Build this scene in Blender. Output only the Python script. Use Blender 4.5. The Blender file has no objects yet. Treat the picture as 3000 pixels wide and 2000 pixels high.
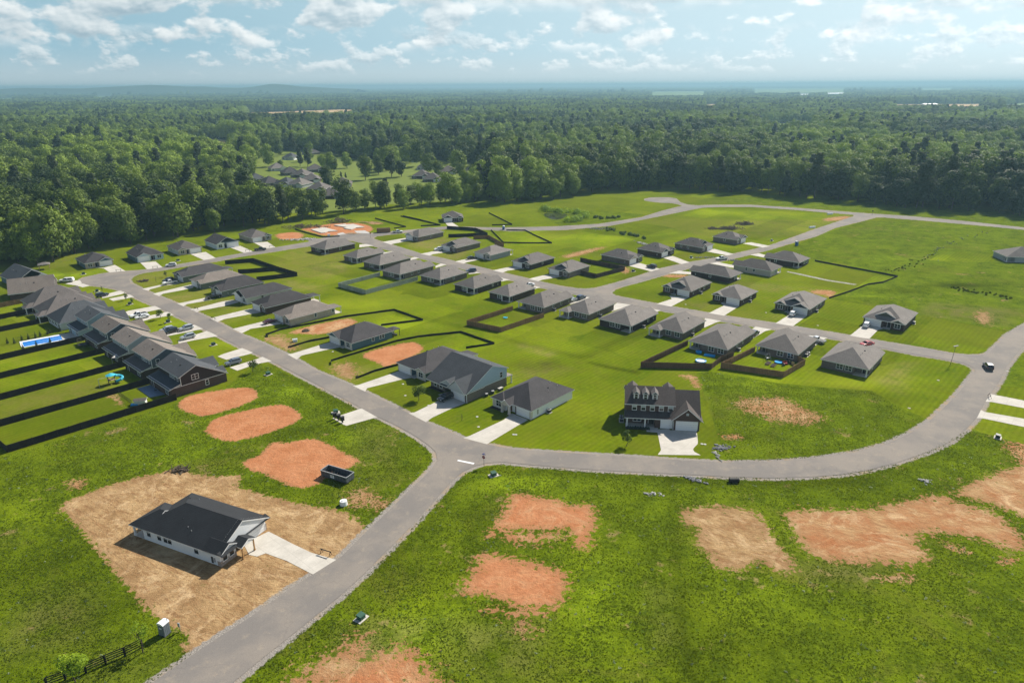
import bpy, bmesh, math, random
import numpy as np
from mathutils import Vector, Matrix
PI = math.pi
rnd = random.Random(7)
nr = np.random.RandomState(11)
S = bpy.context.scene
COL = S.collection
# ------------------------------------------------------------------ camera
F, CH = 2050.0, 78.0
PITCH, ROLL = math.atan(750 / F), math.atan2(16, 3000.)
cd = bpy.data.cameras.new('camera'); cam = bpy.data.objects.new('camera', cd); COL.objects.link(cam)
cd.sensor_width = 36; cd.lens = 36 * F / 3000; cd.clip_start = 1; cd.clip_end = 60000
cam.matrix_world = Matrix.Translation((0, 0, CH)) @ Matrix.Rotation(PI / 2 - PITCH, 4, 'X') @ Matrix.Rotation(-ROLL, 4, 'Z')
S.camera = cam


def G(x, y, z=0.0):
    """ground point seen at photo pixel (x, y)"""
    X = x - 1500.; Y = 1000. - y; c, s = math.cos(ROLL), math.sin(ROLL)
    X, Y = c * X + s * Y, -s * X + c * Y
    fy = F * math.cos(PITCH) + Y * math.sin(PITCH); fz = -F * math.sin(PITCH) + Y * math.cos(PITCH)
    t = (CH - z) / (-fz)
    return (X * t, fy * t)


def proj(x, y, z):
    z -= CH
    Fw = y * math.cos(PITCH) - z * math.sin(PITCH); U = y * math.sin(PITCH) + z * math.cos(PITCH)
    X, Y = x / Fw * F, U / Fw * F; c, s = math.cos(ROLL), math.sin(ROLL)
    return 1500 + c * X - s * Y, 1000 - (s * X + c * Y)


CR = dict(c1=(0, 700, 3.136), c2=(600, 600, 3.136), c3=(1150, 600, 3.136), c4=(1700, 600, 3.136), c5=(2250, 600, 3.136),
          q4=(2000, 850, 2.351), q3=(1350, 850, 3.136), q2=(750, 850, 3.136), n0=(330, 1400, 4.704), t2=(1780, 1080, 7.35),
          n1=(0, 1300, 2.24), m5=(1000, 1300, 2.24), m6=(1950, 1300, 2.24), d7=(700, 1100, 3.92), y0=(0, 960, 3.92),
          k5=(2600, 950, 5.873), b3=(1180, 1000, 4.52), f2=(1500, 200, 1.568), f1=(0, 200, 1.568), p=(0, 0, 1.), w6=(280, 880, 6.533),
          g5=(650, 400, 3.136), v4=(150, 780, 4.273), dd=(0, 0, 1 / 1.2755), e3=(1320, 1290, 7.84), fd=(820, 620, 3.537), w9=(0, 700, 7.84))


def px(k, x, y):
    X, Y, s = CR[k]; return (X + x / s, Y + y / s)


def C(k, x, y, z=0.0): return G(*px(k, x, y), z)
def CP(k, *pts): return [C(k, *q) for q in pts]


# ------------------------------------------------------------------ materials
def N(nt, t, **kw):
    n = nt.nodes.new(t)
    for k, v in kw.items():
        if k in n.inputs: n.inputs[k].default_value = v
        else: setattr(n, k, v)
    return n


def mat_new(name, rough=.8, spec=.3):
    m = bpy.data.materials.new(name); m.use_nodes = True; nt = m.node_tree
    b = nt.nodes['Principled BSDF']; b.inputs['Roughness'].default_value = rough; b.inputs['Specular IOR Level'].default_value = spec
    return m, nt, b


def mat(name, col, rough=.8, var=.25, scale=1.5, spec=.3, metal=0., streak=None, bump=0., coord='Object', var2=None):
    """plain coloured surface with mottled wear; streak=(axis, period) adds fine courses or boards"""
    m, nt, b = mat_new(name, rough, spec); b.inputs['Metallic'].default_value = metal
    tc = N(nt, 'ShaderNodeTexCoord')
    n = N(nt, 'ShaderNodeTexNoise', Scale=scale, Detail=6., Roughness=.7); nt.links.new(tc.outputs[coord], n.inputs['Vector'])
    r = N(nt, 'ShaderNodeMapRange'); r.inputs['From Min'].default_value = .3; r.inputs['From Max'].default_value = .7
    r.inputs['To Min'].default_value = 1 - var; r.inputs['To Max'].default_value = 1 + var
    nt.links.new(n.outputs['Fac'], r.inputs['Value']); out = r.outputs[0]
    if var2:
        n2 = N(nt, 'ShaderNodeTexNoise', Scale=var2[0], Detail=3.); nt.links.new(tc.outputs[coord], n2.inputs['Vector'])
        r2 = N(nt, 'ShaderNodeMapRange'); r2.inputs['From Min'].default_value = .3; r2.inputs['From Max'].default_value = .7
        r2.inputs['To Min'].default_value = 1 - var2[1]; r2.inputs['To Max'].default_value = 1 + var2[1]
        nt.links.new(n2.outputs['Fac'], r2.inputs['Value'])
        mm = N(nt, 'ShaderNodeMath', operation='MULTIPLY'); nt.links.new(out, mm.inputs[0]); nt.links.new(r2.outputs[0], mm.inputs[1]); out = mm.outputs[0]
    if streak:
        ax, per, amt = streak
        sx = N(nt, 'ShaderNodeSeparateXYZ'); nt.links.new(tc.outputs[coord], sx.inputs[0])
        if ax == 'XY':
            ad = N(nt, 'ShaderNodeMath', operation='ADD'); nt.links.new(sx.outputs[0], ad.inputs[0]); nt.links.new(sx.outputs[1], ad.inputs[1]); src = ad.outputs[0]
        else: src = sx.outputs['XYZ'.index(ax)]
        d = N(nt, 'ShaderNodeMath', operation='DIVIDE'); d.inputs[1].default_value = per; nt.links.new(src, d.inputs[0])
        fr = N(nt, 'ShaderNodeMath', operation='FRACT'); nt.links.new(d.outputs[0], fr.inputs[0])
        gt = N(nt, 'ShaderNodeMath', operation='GREATER_THAN'); gt.inputs[1].default_value = .82; nt.links.new(fr.outputs[0], gt.inputs[0])
        ml = N(nt, 'ShaderNodeMath', operation='MULTIPLY'); ml.inputs[1].default_value = -amt; nt.links.new(gt.outputs[0], ml.inputs[0])
        a1 = N(nt, 'ShaderNodeMath', operation='ADD'); a1.inputs[1].default_value = 1.; nt.links.new(ml.outputs[0], a1.inputs[0])
        mm = N(nt, 'ShaderNodeMath', operation='MULTIPLY'); nt.links.new(out, mm.inputs[0]); nt.links.new(a1.outputs[0], mm.inputs[1]); out = mm.outputs[0]
    if name.startswith(('shingle', 'brick', 'siding')):   # no two houses are quite the same shade
        oi = N(nt, 'ShaderNodeObjectInfo'); ro = N(nt, 'ShaderNodeMapRange'); ro.inputs['To Min'].default_value = .84; ro.inputs['To Max'].default_value = 1.18; nt.links.new(oi.outputs['Random'], ro.inputs['Value'])
        mm = N(nt, 'ShaderNodeMath', operation='MULTIPLY'); nt.links.new(out, mm.inputs[0]); nt.links.new(ro.outputs[0], mm.inputs[1]); out = mm.outputs[0]
    mx = N(nt, 'ShaderNodeVectorMath', operation='SCALE'); mx.inputs[0].default_value = col[:3]; nt.links.new(out, mx.inputs['Scale'])
    nt.links.new(mx.outputs[0], b.inputs['Base Color'])
    if bump:
        bp = N(nt, 'ShaderNodeBump', Strength=bump, Distance=.05); nt.links.new(n.outputs['Fac'], bp.inputs['Height']); nt.links.new(bp.outputs[0], b.inputs['Normal'])
    return m


M = {}
def defm(k, *a, **kw): M[k] = mat(k, *a, **kw); return M[k]
# roofs
defm('shingle_grey', (.155, .140, .128), .9, .38, 4.5, var2=(.35, .12), streak=('Z', .14, .14))
defm('shingle_mid', (.112, .100, .094), .9, .38, 4.5, var2=(.35, .12), streak=('Z', .14, .14))
defm('shingle_tan', (.175, .150, .130), .9, .38, 4.5, var2=(.35, .12), streak=('Z', .14, .14))
defm('shingle_charcoal', (.050, .047, .050), .9, .38, 5., var2=(.35, .14), streak=('Z', .14, .18))
defm('shingle_black', (.020, .022, .026), .88, .42, 6., var2=(.35, .15), streak=('Z', .13, .25))
defm('shingle_blue', (.060, .066, .074), .9, .38, 5., var2=(.35, .12), streak=('Z', .14, .15))
defm('shingle_umber', (.074, .062, .058), .9, .38, 4.5, var2=(.35, .12), streak=('Z', .14, .14))
# walls
defm('brick_grey', (.175, .145, .128), .9, .32, 5., streak=('Z', .16, .15), var2=(.5, .1))
defm('brick_brown', (.092, .060, .050), .9, .38, 5., streak=('Z', .16, .15), var2=(.5, .12))
defm('brick_dark', (.050, .034, .031), .9, .4, 5., streak=('Z', .16, .15), var2=(.5, .12))
defm('brick_tan', (.40, .34, .28), .9, .22, 5., streak=('Z', .16, .12), var2=(.5, .1))
defm('brick_pale', (.55, .51, .45), .9, .16, 5., streak=('Z', .16, .1))
defm('stone', (.34, .28, .24), .9, .5, 3., bump=.4)
defm('siding_white', (.72, .74, .75), .7, .05, 3., streak=('Z', .2, .1))
defm('siding_blue', (.085, .150, .185), .75, .1, 3., streak=('Z', .2, .18))
defm('siding_lightblue', (.36, .46, .52), .75, .07, 3., streak=('Z', .2, .12))
defm('siding_green', (.16, .185, .165), .75, .1, 3., streak=('Z', .2, .15))
defm('siding_slate', (.085, .105, .130), .75, .1, 3., streak=('Z', .2, .18))
defm('siding_grey', (.36, .385, .40), .75, .08, 3., streak=('Z', .2, .14))
defm('siding_brown', (.040, .027, .027), .75, .12, 3., streak=('Z', .2, .2))
defm('siding_charcoal', (.030, .040, .048), .8, .15, 3., streak=('XY', .4, .25))
defm('siding_olive', (.105, .115, .095), .8, .12, 3., streak=('XY', .4, .2))
defm('trim_white', (.74, .75, .75), .6, .05, 2.)
defm('garage_white', (.78, .79, .79), .5, .04, 2., streak=('Z', .54, .22))
defm('door_dark', (.03, .028, .03), .5, .1, 2.)
defm('door_brown', (.12, .055, .03), .5, .1, 2.)
defm('soffit', (.6, .6, .6), .8, .05)
defm('metal_grey', (.36, .37, .38), .5, .15, 5., metal=.3)
defm('metal_dark', (.06, .06, .065), .5, .2, 5.)
defm('vent_black', (.015, .015, .016), .6, .1)
defm('timber_raw', (.38, .22, .09), .8, .2, 6.)
defm('bare_wood', (.46, .33, .19), .85, .25, 4.)
defm('fence_dark', (.020, .0155, .0135), .9, .45, 5., streak=('XY', .22, .45), var2=(.4, .3))
defm('fence_tan', (.255, .150, .070), .85, .3, 4., streak=('XY', .22, .3), var2=(.3, .2))
defm('fence_brown', (.135, .078, .045), .85, .3, 4., streak=('XY', .22, .3), var2=(.3, .2))
defm('fence_umber', (.066, .040, .028), .85, .35, 4., streak=('XY', .22, .35), var2=(.3, .25))
defm('fence_grey', (.34, .37, .31), .85, .2, 4., streak=('XY', .3, .2), var2=(.3, .15))
defm('black_paint', (.010, .010, .011), .6, .3)
defm('silt_cloth', (.010, .010, .011), .85, .5, 2.)
defm('plastic_green', (.035, .095, .065), .5, .15)
defm('plastic_dkgreen', (.022, .045, .035), .5, .2)
defm('plastic_grey', (.155, .18, .205), .5, .15)
defm('plastic_white', (.75, .78, .8), .45, .1)
defm('plastic_blue', (.02, .12, .32), .45, .1)
defm('pool_blue', (.02, .34, .70), .35, .1)
defm('cyan', (.05, .42, .55), .45, .1)
defm('red_paint', (.30, .012, .02), .4, .1)
defm('sign_blue', (.02, .04, .30), .4, .1)
defm('rock', (.22, .22, .23), .9, .5, 2., bump=.5)
defm('rock_pale', (.42, .41, .39), .9, .4, 2., bump=.5)
defm('brush', (.10, .075, .05), .95, .5, 3.)
defm('mulch', (.03, .02, .015), .95, .4, 4.)
defm('blind', (.42, .48, .47), .7, .05)
defm('tyre', (.012, .012, .013), .8, .1)
defm('rim', (.4, .4, .42), .35, .1, metal=.6)
defm('tail_red', (.35, .01, .01), .3, .05)
defm('lamp_clear', (.7, .72, .72), .2, .05)
defm('bark', (.085, .062, .045), .95, .4, 3., bump=.5)
defm('steel_lined', (.10, .11, .125), .6, .4, 2., metal=.2, streak=('XY', .8, .4))
defm('rust', (.12, .065, .035), .8, .5, 2.)
m, nt, b = mat_new('glass', .08, .6); b.inputs['Base Color'].default_value = (.018, .024, .03, 1); M['glass'] = m
m, nt, b = mat_new('car_glass', .05, .8); b.inputs['Base Color'].default_value = (.012, .016, .02, 1); M['car_glass'] = m
PAINT = {}
def paint(nm, c):
    m, nt, b = mat_new('paint_' + nm, .32, .5); b.inputs['Base Color'].default_value = (*c, 1); b.inputs['Coat Weight'].default_value = .6
    b.inputs['Metallic'].default_value = .25 if nm in ('silver', 'grey') else 0.; PAINT[nm] = m
for k, c in dict(white=(.78, .79, .8), silver=(.42, .46, .5), grey=(.16, .19, .23), black=(.012, .012, .014), blue=(.02, .03, .06), navy=(.03, .05, .10), maroon=(.07, .012, .025), red=(.42, .03, .04)).items(): paint(k, c)


# ------------------------------------------------------------------ mesh helpers
class MB:
    def __init__(s): s.v = []; s.f = []; s.m = []; s.ms = []

    def mi(s, m):
        if m not in s.ms: s.ms.append(m)
        return s.ms.index(m)

    def poly(s, pts, m):
        i = len(s.v); s.v += [tuple(p) for p in pts]; s.f.append(tuple(range(i, i + len(pts)))); s.m.append(s.mi(m)); return s

    def solid(s, bot, top, m, mt=None, cap=True):
        """closed prism between two rings of equal length (ring anticlockwise from above)"""
        n = len(bot); i = len(s.v); s.v += [tuple(p) for p in bot] + [tuple(p) for p in top]
        a = s.mi(m); t = s.mi(mt or m)
        for k in range(n):
            j = (k + 1) % n; s.f.append((i + k, i + j, i + n + j, i + n + k)); s.m.append(a)
        if cap:
            s.f.append(tuple(range(i + n, i + 2 * n))); s.m.append(t)
            s.f.append(tuple(range(i + n - 1, i - 1, -1))); s.m.append(a)
        return s

    def box(s, x0, x1, y0, y1, z0, z1, m, mt=None, tp=0.):
        B = [(x0, y0, z0), (x1, y0, z0), (x1, y1, z0), (x0, y1, z0)]
        T = [(x0 + tp, y0 + tp, z1), (x1 - tp, y0 + tp, z1), (x1 - tp, y1 - tp, z1), (x0 + tp, y1 - tp, z1)]
        return s.solid(B, T, m, mt)

    def prism(s, poly, z0, z1, m, mt=None):
        return s.solid([(x, y, z0) for x, y in poly], [(x, y, z1) for x, y in poly], m, mt)

    def tube(s, a, b, r, m, n=8, r2=None):
        a, b = Vector(a), Vector(b); d = (b - a).normalized(); u = d.orthogonal().normalized(); w = d.cross(u)
        r2 = r if r2 is None else r2
        R = [u * math.cos(2 * PI * k / n) + w * math.sin(2 * PI * k / n) for k in range(n)]
        return s.solid([a + q * r for q in R], [b + q * r2 for q in R], m)

    def ball(s, c, r, m, nu=10, nv=6, sz=1., jit=0., half=False):
        i = len(s.v); a = s.mi(m); t0 = 0 if not half else 0.
        for v in range(nv + 1):
            th = PI * v / nv if not half else PI / 2 * v / nv
            for u in range(nu):
                k = 1 + rnd.uniform(-jit, jit)
                s.v.append((c[0] + r * k * math.sin(th) * math.cos(2 * PI * u / nu), c[1] + r * k * math.sin(th) * math.sin(2 * PI * u / nu), c[2] + r * sz * k * math.cos(th)))
        for v in range(nv):
            for u in range(nu):
                w = (u + 1) % nu; s.f.append((i + v * nu + u, i + (v + 1) * nu + u, i + (v + 1) * nu + w, i + v * nu + w)); s.m.append(a)
        return s

    def me(s, name, smooth=False):
        me = bpy.data.meshes.new(name); me.from_pydata(s.v, [], s.f)
        for k in s.ms: me.materials.append(k if not isinstance(k, str) else M[k])
        me.polygons.foreach_set('material_index', s.m)
        if smooth: me.polygons.foreach_set('use_smooth', [True] * len(s.f))
        me.update(); return me

    def build(s, name, parent=None, loc=None, rz=0., smooth=False, **tg):
        return link(name, s.me(name, smooth), parent, loc, rz, **tg)


def link(name, me, parent=None, loc=None, rz=0., **tg):
    o = bpy.data.objects.new(name, me); COL.objects.link(o)
    if parent: o.parent = parent
    if loc is not None: o.location = loc
    o.rotation_euler = (0, 0, rz); return tag(o, **tg)


def tag(o, label=None, cat=None, group=None, kind=None):
    if label: o['label'] = label
    if cat: o['category'] = cat
    if group: o['group'] = group
    if kind: o['kind'] = kind
    return o


def empty(name, loc, rz=0., label=None, cat=None, group=None):
    o = bpy.data.objects.new(name, None); COL.objects.link(o); o.empty_display_size = .3
    o.location = loc if len(loc) == 3 else (loc[0], loc[1], 0.); o.rotation_euler = (0, 0, rz); return tag(o, label, cat, group)


def copy_tree(o, parent=None):
    c = o.copy(); COL.objects.link(c); c.parent = parent
    for ch in list(o.children): copy_tree(ch, c)
    return c


def sheet(name, polys, z, m, **tg):
    mb = MB()
    for p in polys:
        a = sum(p[i][0] * p[(i + 1) % len(p)][1] - p[(i + 1) % len(p)][0] * p[i][1] for i in range(len(p)))
        if a < 0: p = p[::-1]
        # triangulate through bmesh for concave outlines
        mb.poly([(x, y, z) for x, y in p], m)
    me = mb.me(name); bm = bmesh.new(); bm.from_mesh(me); bmesh.ops.triangulate(bm, faces=bm.faces[:]); bm.to_mesh(me); bm.free()
    return link(name, me, **tg)


def smooth_poly(p, it=2):
    for _ in range(it):
        q = []
        for i in range(len(p)):
            a, b = p[i], p[(i + 1) % len(p)]
            q += [(a[0] * .75 + b[0] * .25, a[1] * .75 + b[1] * .25), (a[0] * .25 + b[0] * .75, a[1] * .25 + b[1] * .75)]
        p = q
    return p


def smooth_line(p, it=2):
    for _ in range(it):
        q = [p[0]]
        for a, b in zip(p[:-1], p[1:]):
            q += [(a[0] * .75 + b[0] * .25, a[1] * .75 + b[1] * .25), (a[0] * .25 + b[0] * .75, a[1] * .25 + b[1] * .75)]
        p = q + [p[-1]]
    return p
# ------------------------------------------------------------------ world outlines (photo pixels -> ground metres)
ROAD_MAIN = (
    CP('p', (430, 2010), (600, 1893), (735, 1806), (840, 1730), (1000, 1630), (1067, 1563), (1134, 1501), (1201, 1434), (1250, 1389), (1272, 1362), (1281, 1347), (1277, 1325), (1254, 1303), (1206, 1271), (1148, 1240), (1100, 1219), (1059, 1196), (954, 1140), (852, 1087), (801, 1060), (750, 1036), (708, 1019), (638, 984), (561, 947), (488, 912), (453, 896), (408, 878), (373, 859), (341, 847), (303, 840), (268, 836), (240, 829), (234, 820), (246, 813), (271, 808), (303, 801), (351, 795.5), (411, 792), (478, 783), (628, 757), (740, 737), (823, 723), (906, 709), (935, 700.5), (982, 690), (1030, 683), (1078, 684), (1142, 679), (1190, 675), (1309, 664), (1469, 667.5), (1628, 664), (1756, 656.5), (1882, 637), (1946, 617), (1990, 606), (2014, 603), (2060, 601.5),
    (2106, 600.5), (2201, 600.5), (2329, 609), (2505, 623), (2664, 633.5), (2824, 648), (3000, 667), (3060, 673), (3060, 680), (3000, 673), (2888, 662), (2728, 648), (2590, 637), (2562, 637), (2530, 646), (2441, 668), (2387, 692), (2306, 715), (2242, 734), (2172, 751), (2095, 769), (2019, 785), (1923, 811), (1860, 829), (1827, 837), (1798, 847), (1786, 857), (1796, 865), (1827, 872), (1923, 890), (1964, 898), (2076, 917), (2121, 925), (2274, 947.6), (2322, 955.5), (2450, 976), (2600, 1003), (2668, 1014), (2736, 1026), (2787, 1035), (2838, 1041), (2872, 1040), (2893, 1036), (2906, 1024), (2923, 1008), (2949, 982), (3000, 952), (3080, 905), (3080, 960), (3000, 1013), (2974, 1042), (2949, 1075), (2928, 1118), (2911, 1142), (2886, 1177), (2863, 1222), (2829, 1258), (2787, 1292), (2723, 1322), (2638, 1352), (2553, 1375), (2468, 1390), (2361, 1398), (2255, 1400), (2127, 1397), (2050, 1392), (1925, 1386), (1759, 1378), (1558, 1362), (1473, 1353.5), (1429, 1356), (1388, 1366), (1357, 1382), (1330, 1403), (1286, 1452), (1214, 1532), (1071, 1677), (1000, 1742), (900, 1824), (760, 1935), (670, 2010)))
# islands of grass enclosed by the streets
ISL_A = CP('p', (389, 808.4), (378, 818), (382, 829), (414, 845), (449, 861), (516, 888), (574, 913.6), (638, 944), (698, 976), (750, 996.6), (842, 1038), (928, 1087), (1033, 1130), (1072, 1148), (1193, 1208), (1247, 1236), (1308, 1261), (1359, 1283), (1426, 1301), (1500, 1315.6), (1637, 1325), (1796, 1334), (1924, 1342), (2000, 1348), (2127, 1354), (2255, 1352), (2383, 1343), (2510, 1324), (2595, 1301), (2659, 1273), (2723, 1233), (2765, 1194), (2796, 1164), (2821, 1135), (2846, 1103), (2857, 1090), (2854, 1079), (2838, 1071), (2821, 1064), (2796, 1059), (2753, 1050), (2685, 1040), (2600, 1023), (2450, 994), (2100, 938), (1900, 903), (1845, 892), (1784, 882), (1730, 871), (1628, 850), (1583, 842), (1494, 820), (1405, 799), (1309, 775), (1226, 755), (1155, 737), (1097, 721), (1060, 711), (1035, 705), (1010, 703), (982, 706), (912, 719.6), (823, 734), (695, 753), (632, 766), (523, 783), (478, 791), (414, 800))
ISL_B = CP('p', (1088, 699), (1142, 716), (1229, 743), (1277, 753), (1357, 772), (1437, 791), (1548, 817), (1596, 829), (1650, 840), (1692, 846), (1720, 847), (1748, 844), (1805, 829.6), (1878, 807), (1933, 788), (2019, 769), (2098, 756), (2153, 743.5), (2255, 721), (2290, 708), (2353, 686), (2387, 673), (2473, 644.6), (2505, 634), (2505, 629), (2473, 627), (2345, 616), (2329, 614.5), (2201, 606), (2106, 606), (2055, 608), (2029, 613), (1946, 630), (1882, 643), (1774, 663), (1756, 664), (1659, 673), (1500, 677), (1373, 670), (1309, 671), (1196, 681), (1142, 687), (1100, 692))
BULB = CP('f2', (612, 600), (640, 594.5), (680, 593), (725, 594.5), (752, 599), (757, 606), (768, 616), (800, 626), (850, 631), (842, 641), (800, 637), (770, 626), (735, 619), (690, 618), (650, 614), (615, 608))
STUB = CP('c2', (935, 300), (1000, 308), (1060, 315), (985, 345), (960, 350), (955, 330), (900, 310))


def seg_arrays(poly):
    p = np.array(poly); return p, np.roll(p, -1, 0)


def sdist(poly, X, Y, lim=12.):
    """signed distance, positive inside, clipped to lim"""
    p, q = seg_arrays(poly); out = np.full(X.shape, -lim)
    m = (X > p[:, 0].min() - lim) & (X < p[:, 0].max() + lim) & (Y > p[:, 1].min() - lim) & (Y < p[:, 1].max() + lim)
    x = X[m]; y = Y[m]
    if x.size == 0: return out
    d = np.full(x.shape, lim * lim); ins = np.zeros(x.shape, bool)
    for (ax, ay), (bx, by) in zip(p, q):
        ex, ey = bx - ax, by - ay; L = ex * ex + ey * ey + 1e-9
        t = np.clip(((x - ax) * ex + (y - ay) * ey) / L, 0, 1)
        d = np.minimum(d, (x - ax - t * ex) ** 2 + (y - ay - t * ey) ** 2)
        if ay != by:
            c = ((ay > y) != (by > y)) & (x < (bx - ax) * (y - ay) / (by - ay) + ax); ins ^= c
    out[m] = np.where(ins, 1, -1) * np.sqrt(d); return out


# bare soil: (outline, tan 0..1, softness in metres)
DIRT = [
 (CP('n1', (390, 410), (430, 380), (600, 310), (750, 260), (900, 215), (1050, 190), (1150, 160), (1240, 175), (1290, 205), (1420, 215), (1580, 200), (1590, 235), (1530, 275), (1650, 310), (1800, 350), (2050, 410), (2230, 430), (2330, 480), (2400, 560), (2420, 640), (2250, 745), (2090, 880), (2020, 915), (1880, 990), (1650, 1160), (1540, 1230), (1400, 1340), (1300, 1385), (1180, 1335), (1260, 1260), (1130, 1190), (1010, 1130), (900, 1010), (730, 810), (640, 700), (560, 600), (470, 490), (400, 440)), 1., .7),
 (CP('d7', (20, 990), (270, 900), (300, 820), (400, 760), (560, 770), (700, 735), (850, 720), (960, 745), (1080, 810), (1240, 900), (1390, 970), (1350, 1020), (1240, 1070), (1100, 1130), (930, 1230), (740, 1310), (640, 1280), (480, 1220), (330, 1140), (120, 1090), (60, 1040)), 0., .45),
 (CP('dd', (470, 985), (490, 960), (560, 942), (640, 927), (665, 932), (698, 955), (680, 970), (630, 990), (560, 1010), (520, 1015), (480, 1000)), 0., .35),
 (CP('dd', (405, 925), (440, 905), (500, 896), (560, 888), (585, 893), (598, 908), (575, 925), (480, 955), (450, 955), (415, 940)), 0., .35),
 (CP('m5', (1110, 330), (1160, 318), (1300, 350), (1440, 370), (1500, 400), (1600, 390), (1660, 410), (1668, 500), (1640, 600), (1640, 690), (1560, 700), (1510, 600), (1490, 560), (1400, 580), (1200, 560), (1060, 560), (1000, 620), (960, 600), (1000, 530), (1060, 440)), .2, 1.5),
 (CP('m5', (890, 735), (960, 720), (1110, 735), (1300, 790), (1450, 820), (1500, 900), (1480, 980), (1420, 1080), (1240, 1090), (1130, 1070), (1000, 1000), (830, 1000), (765, 940), (860, 850)), .2, 1.6),
 (CP('n1', (1850, 1620), (1960, 1490), (2100, 1410), (2250, 1330), (2352, 1260), (2420, 1300), (2420, 1620)), .55, 3.), (CP('m5', (900, 1080), (1250, 1110), (1330, 1060), (1300, 1140), (1000, 1110)), .3, 1.6), (CP('m5', (1080, 570), (1300, 590), (1480, 600), (1300, 650), (1080, 640)), .3, 2.4),
 (CP('m5', (-100, 1620), (-60, 1480), (60, 1440), (230, 1370), (420, 1330), (520, 1390), (560, 1450), (700, 1580), (760, 1700), (-100, 1700)), .35, 2.4),
 (CP('m6', (100, 430), (330, 400), (580, 430), (650, 500), (720, 640), (860, 800), (830, 850), (700, 835), (620, 760), (520, 830), (320, 825), (280, 720), (180, 650), (230, 550), (110, 520)), .8, 1.4),
 (CP('m6', (770, 460), (820, 430), (1340, 430), (1450, 400), (1820, 325), (1900, 380), (2150, 440), (2352, 600), (2380, 720), (2100, 640), (1900, 590), (1680, 590), (1640, 640), (1760, 750), (1660, 790), (1420, 790), (1150, 780), (950, 740), (860, 610)), .55, 1.7),
 (CP('m6', (1870, 320), (2160, 190), (2352, 120), (2440, 120), (2440, 500), (2352, 480), (2150, 400), (1900, 330)), .6, 1.6),
 (CP('q4', (2190, 1040), (2351, 1060), (2420, 1060), (2420, 1300), (2351, 1230), (2290, 1150)), .4, 1.6),
 (CP('q4', (345, 775), (420, 745), (560, 740), (680, 735), (760, 780), (850, 815), (985, 880), (960, 900), (800, 935), (720, 900), (640, 915), (560, 870), (470, 850), (400, 810)), .6, 2.2),
 (CP('q4', (250, 1010), (320, 985), (400, 1000), (440, 1020), (330, 1030)), .3, 1.2),
 (CP('q2', (270, 395), (470, 330), (850, 250), (935, 285), (900, 320), (680, 390), (560, 410), (420, 400)), .45, .8),
 (CP('q2', (940, 600), (1100, 540), (1420, 470), (1480, 480), (1570, 545), (1330, 660), (1180, 710), (1100, 660)), .1, .7),
 (CP('c2', (640, 265), (870, 245), (930, 290), (800, 330), (660, 310)), .2, 1.2),
 (CP('fd', (190, 180), (430, 140), (560, 120), (780, 115), (900, 130), (980, 175), (930, 215), (820, 215), (760, 240), (560, 245), (440, 250), (330, 215)), .05, .9),
 (CP('q3', (1960, 770), (2150, 775), (2190, 870), (2200, 910), (2140, 890), (2110, 820)), .55, 1.2),
 (CP('c3', (1530, 480), (1700, 430), (1950, 380), (1935, 402), (1650, 490)), .6, 2.2),
 (CP('c5', (420, 775), (640, 790), (600, 850), (540, 850), (470, 800)), .5, 1.5),
 (CP('c5', (1900, 1000), (2000, 960), (2050, 1080), (1950, 1100)), .8, 2.),
 (CP('c2', (520, 1220), (700, 1180), (780, 1260), (860, 1330), (720, 1340)), .75, 2.8),
 (CP('q2', (690, 700), (860, 650), (940, 780), (840, 830), (760, 780)), .75, 2.8),
 (CP('m6', (1370, 880), (1640, 850), (1620, 910), (1500, 900)), .6, 1.4),
 (CP('n1', (430, 240), (560, 230), (540, 300), (450, 280)), .5, 1.6),
 (CP('m6', (1800, 630), (1990, 700), (1960, 730), (1850, 690)), .5, 1.2), (CP('m6', (2180, 770), (2320, 740), (2310, 770), (2200, 795)), .5, 1.2),
 (CP('d7', (1230, 1360), (1400, 1300), (1560, 1400), (1800, 1440), (1760, 1560), (1500, 1500), (1300, 1500)), .6, 2.6),
 (CP('c2', (1500, 150), (1640, 165), (1620, 180), (1500, 180)), .7, 1.5),
 (CP('c4', (700, 640), (1000, 640), (990, 665), (800, 670)), .5, 1.6), (CP('c4', (2080, 780), (2340, 790), (2352, 820), (2150, 830)), .5, 2.),
 (CP('c4', (300, 555), (400, 545), (470, 610), (400, 640)), .6, 2.), (CP('y0', (1190, 790), (1340, 750), (1420, 900), (1380, 890), (1290, 800)), .8, .7),
 (CP('f2', (1420, 690), (1560, 675), (1550, 695), (1440, 705)), .6, 2.), (CP('m5', (1120, 1180), (1300, 1190), (1240, 1250), (1180, 1230)), .6, 2.2),
]
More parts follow.
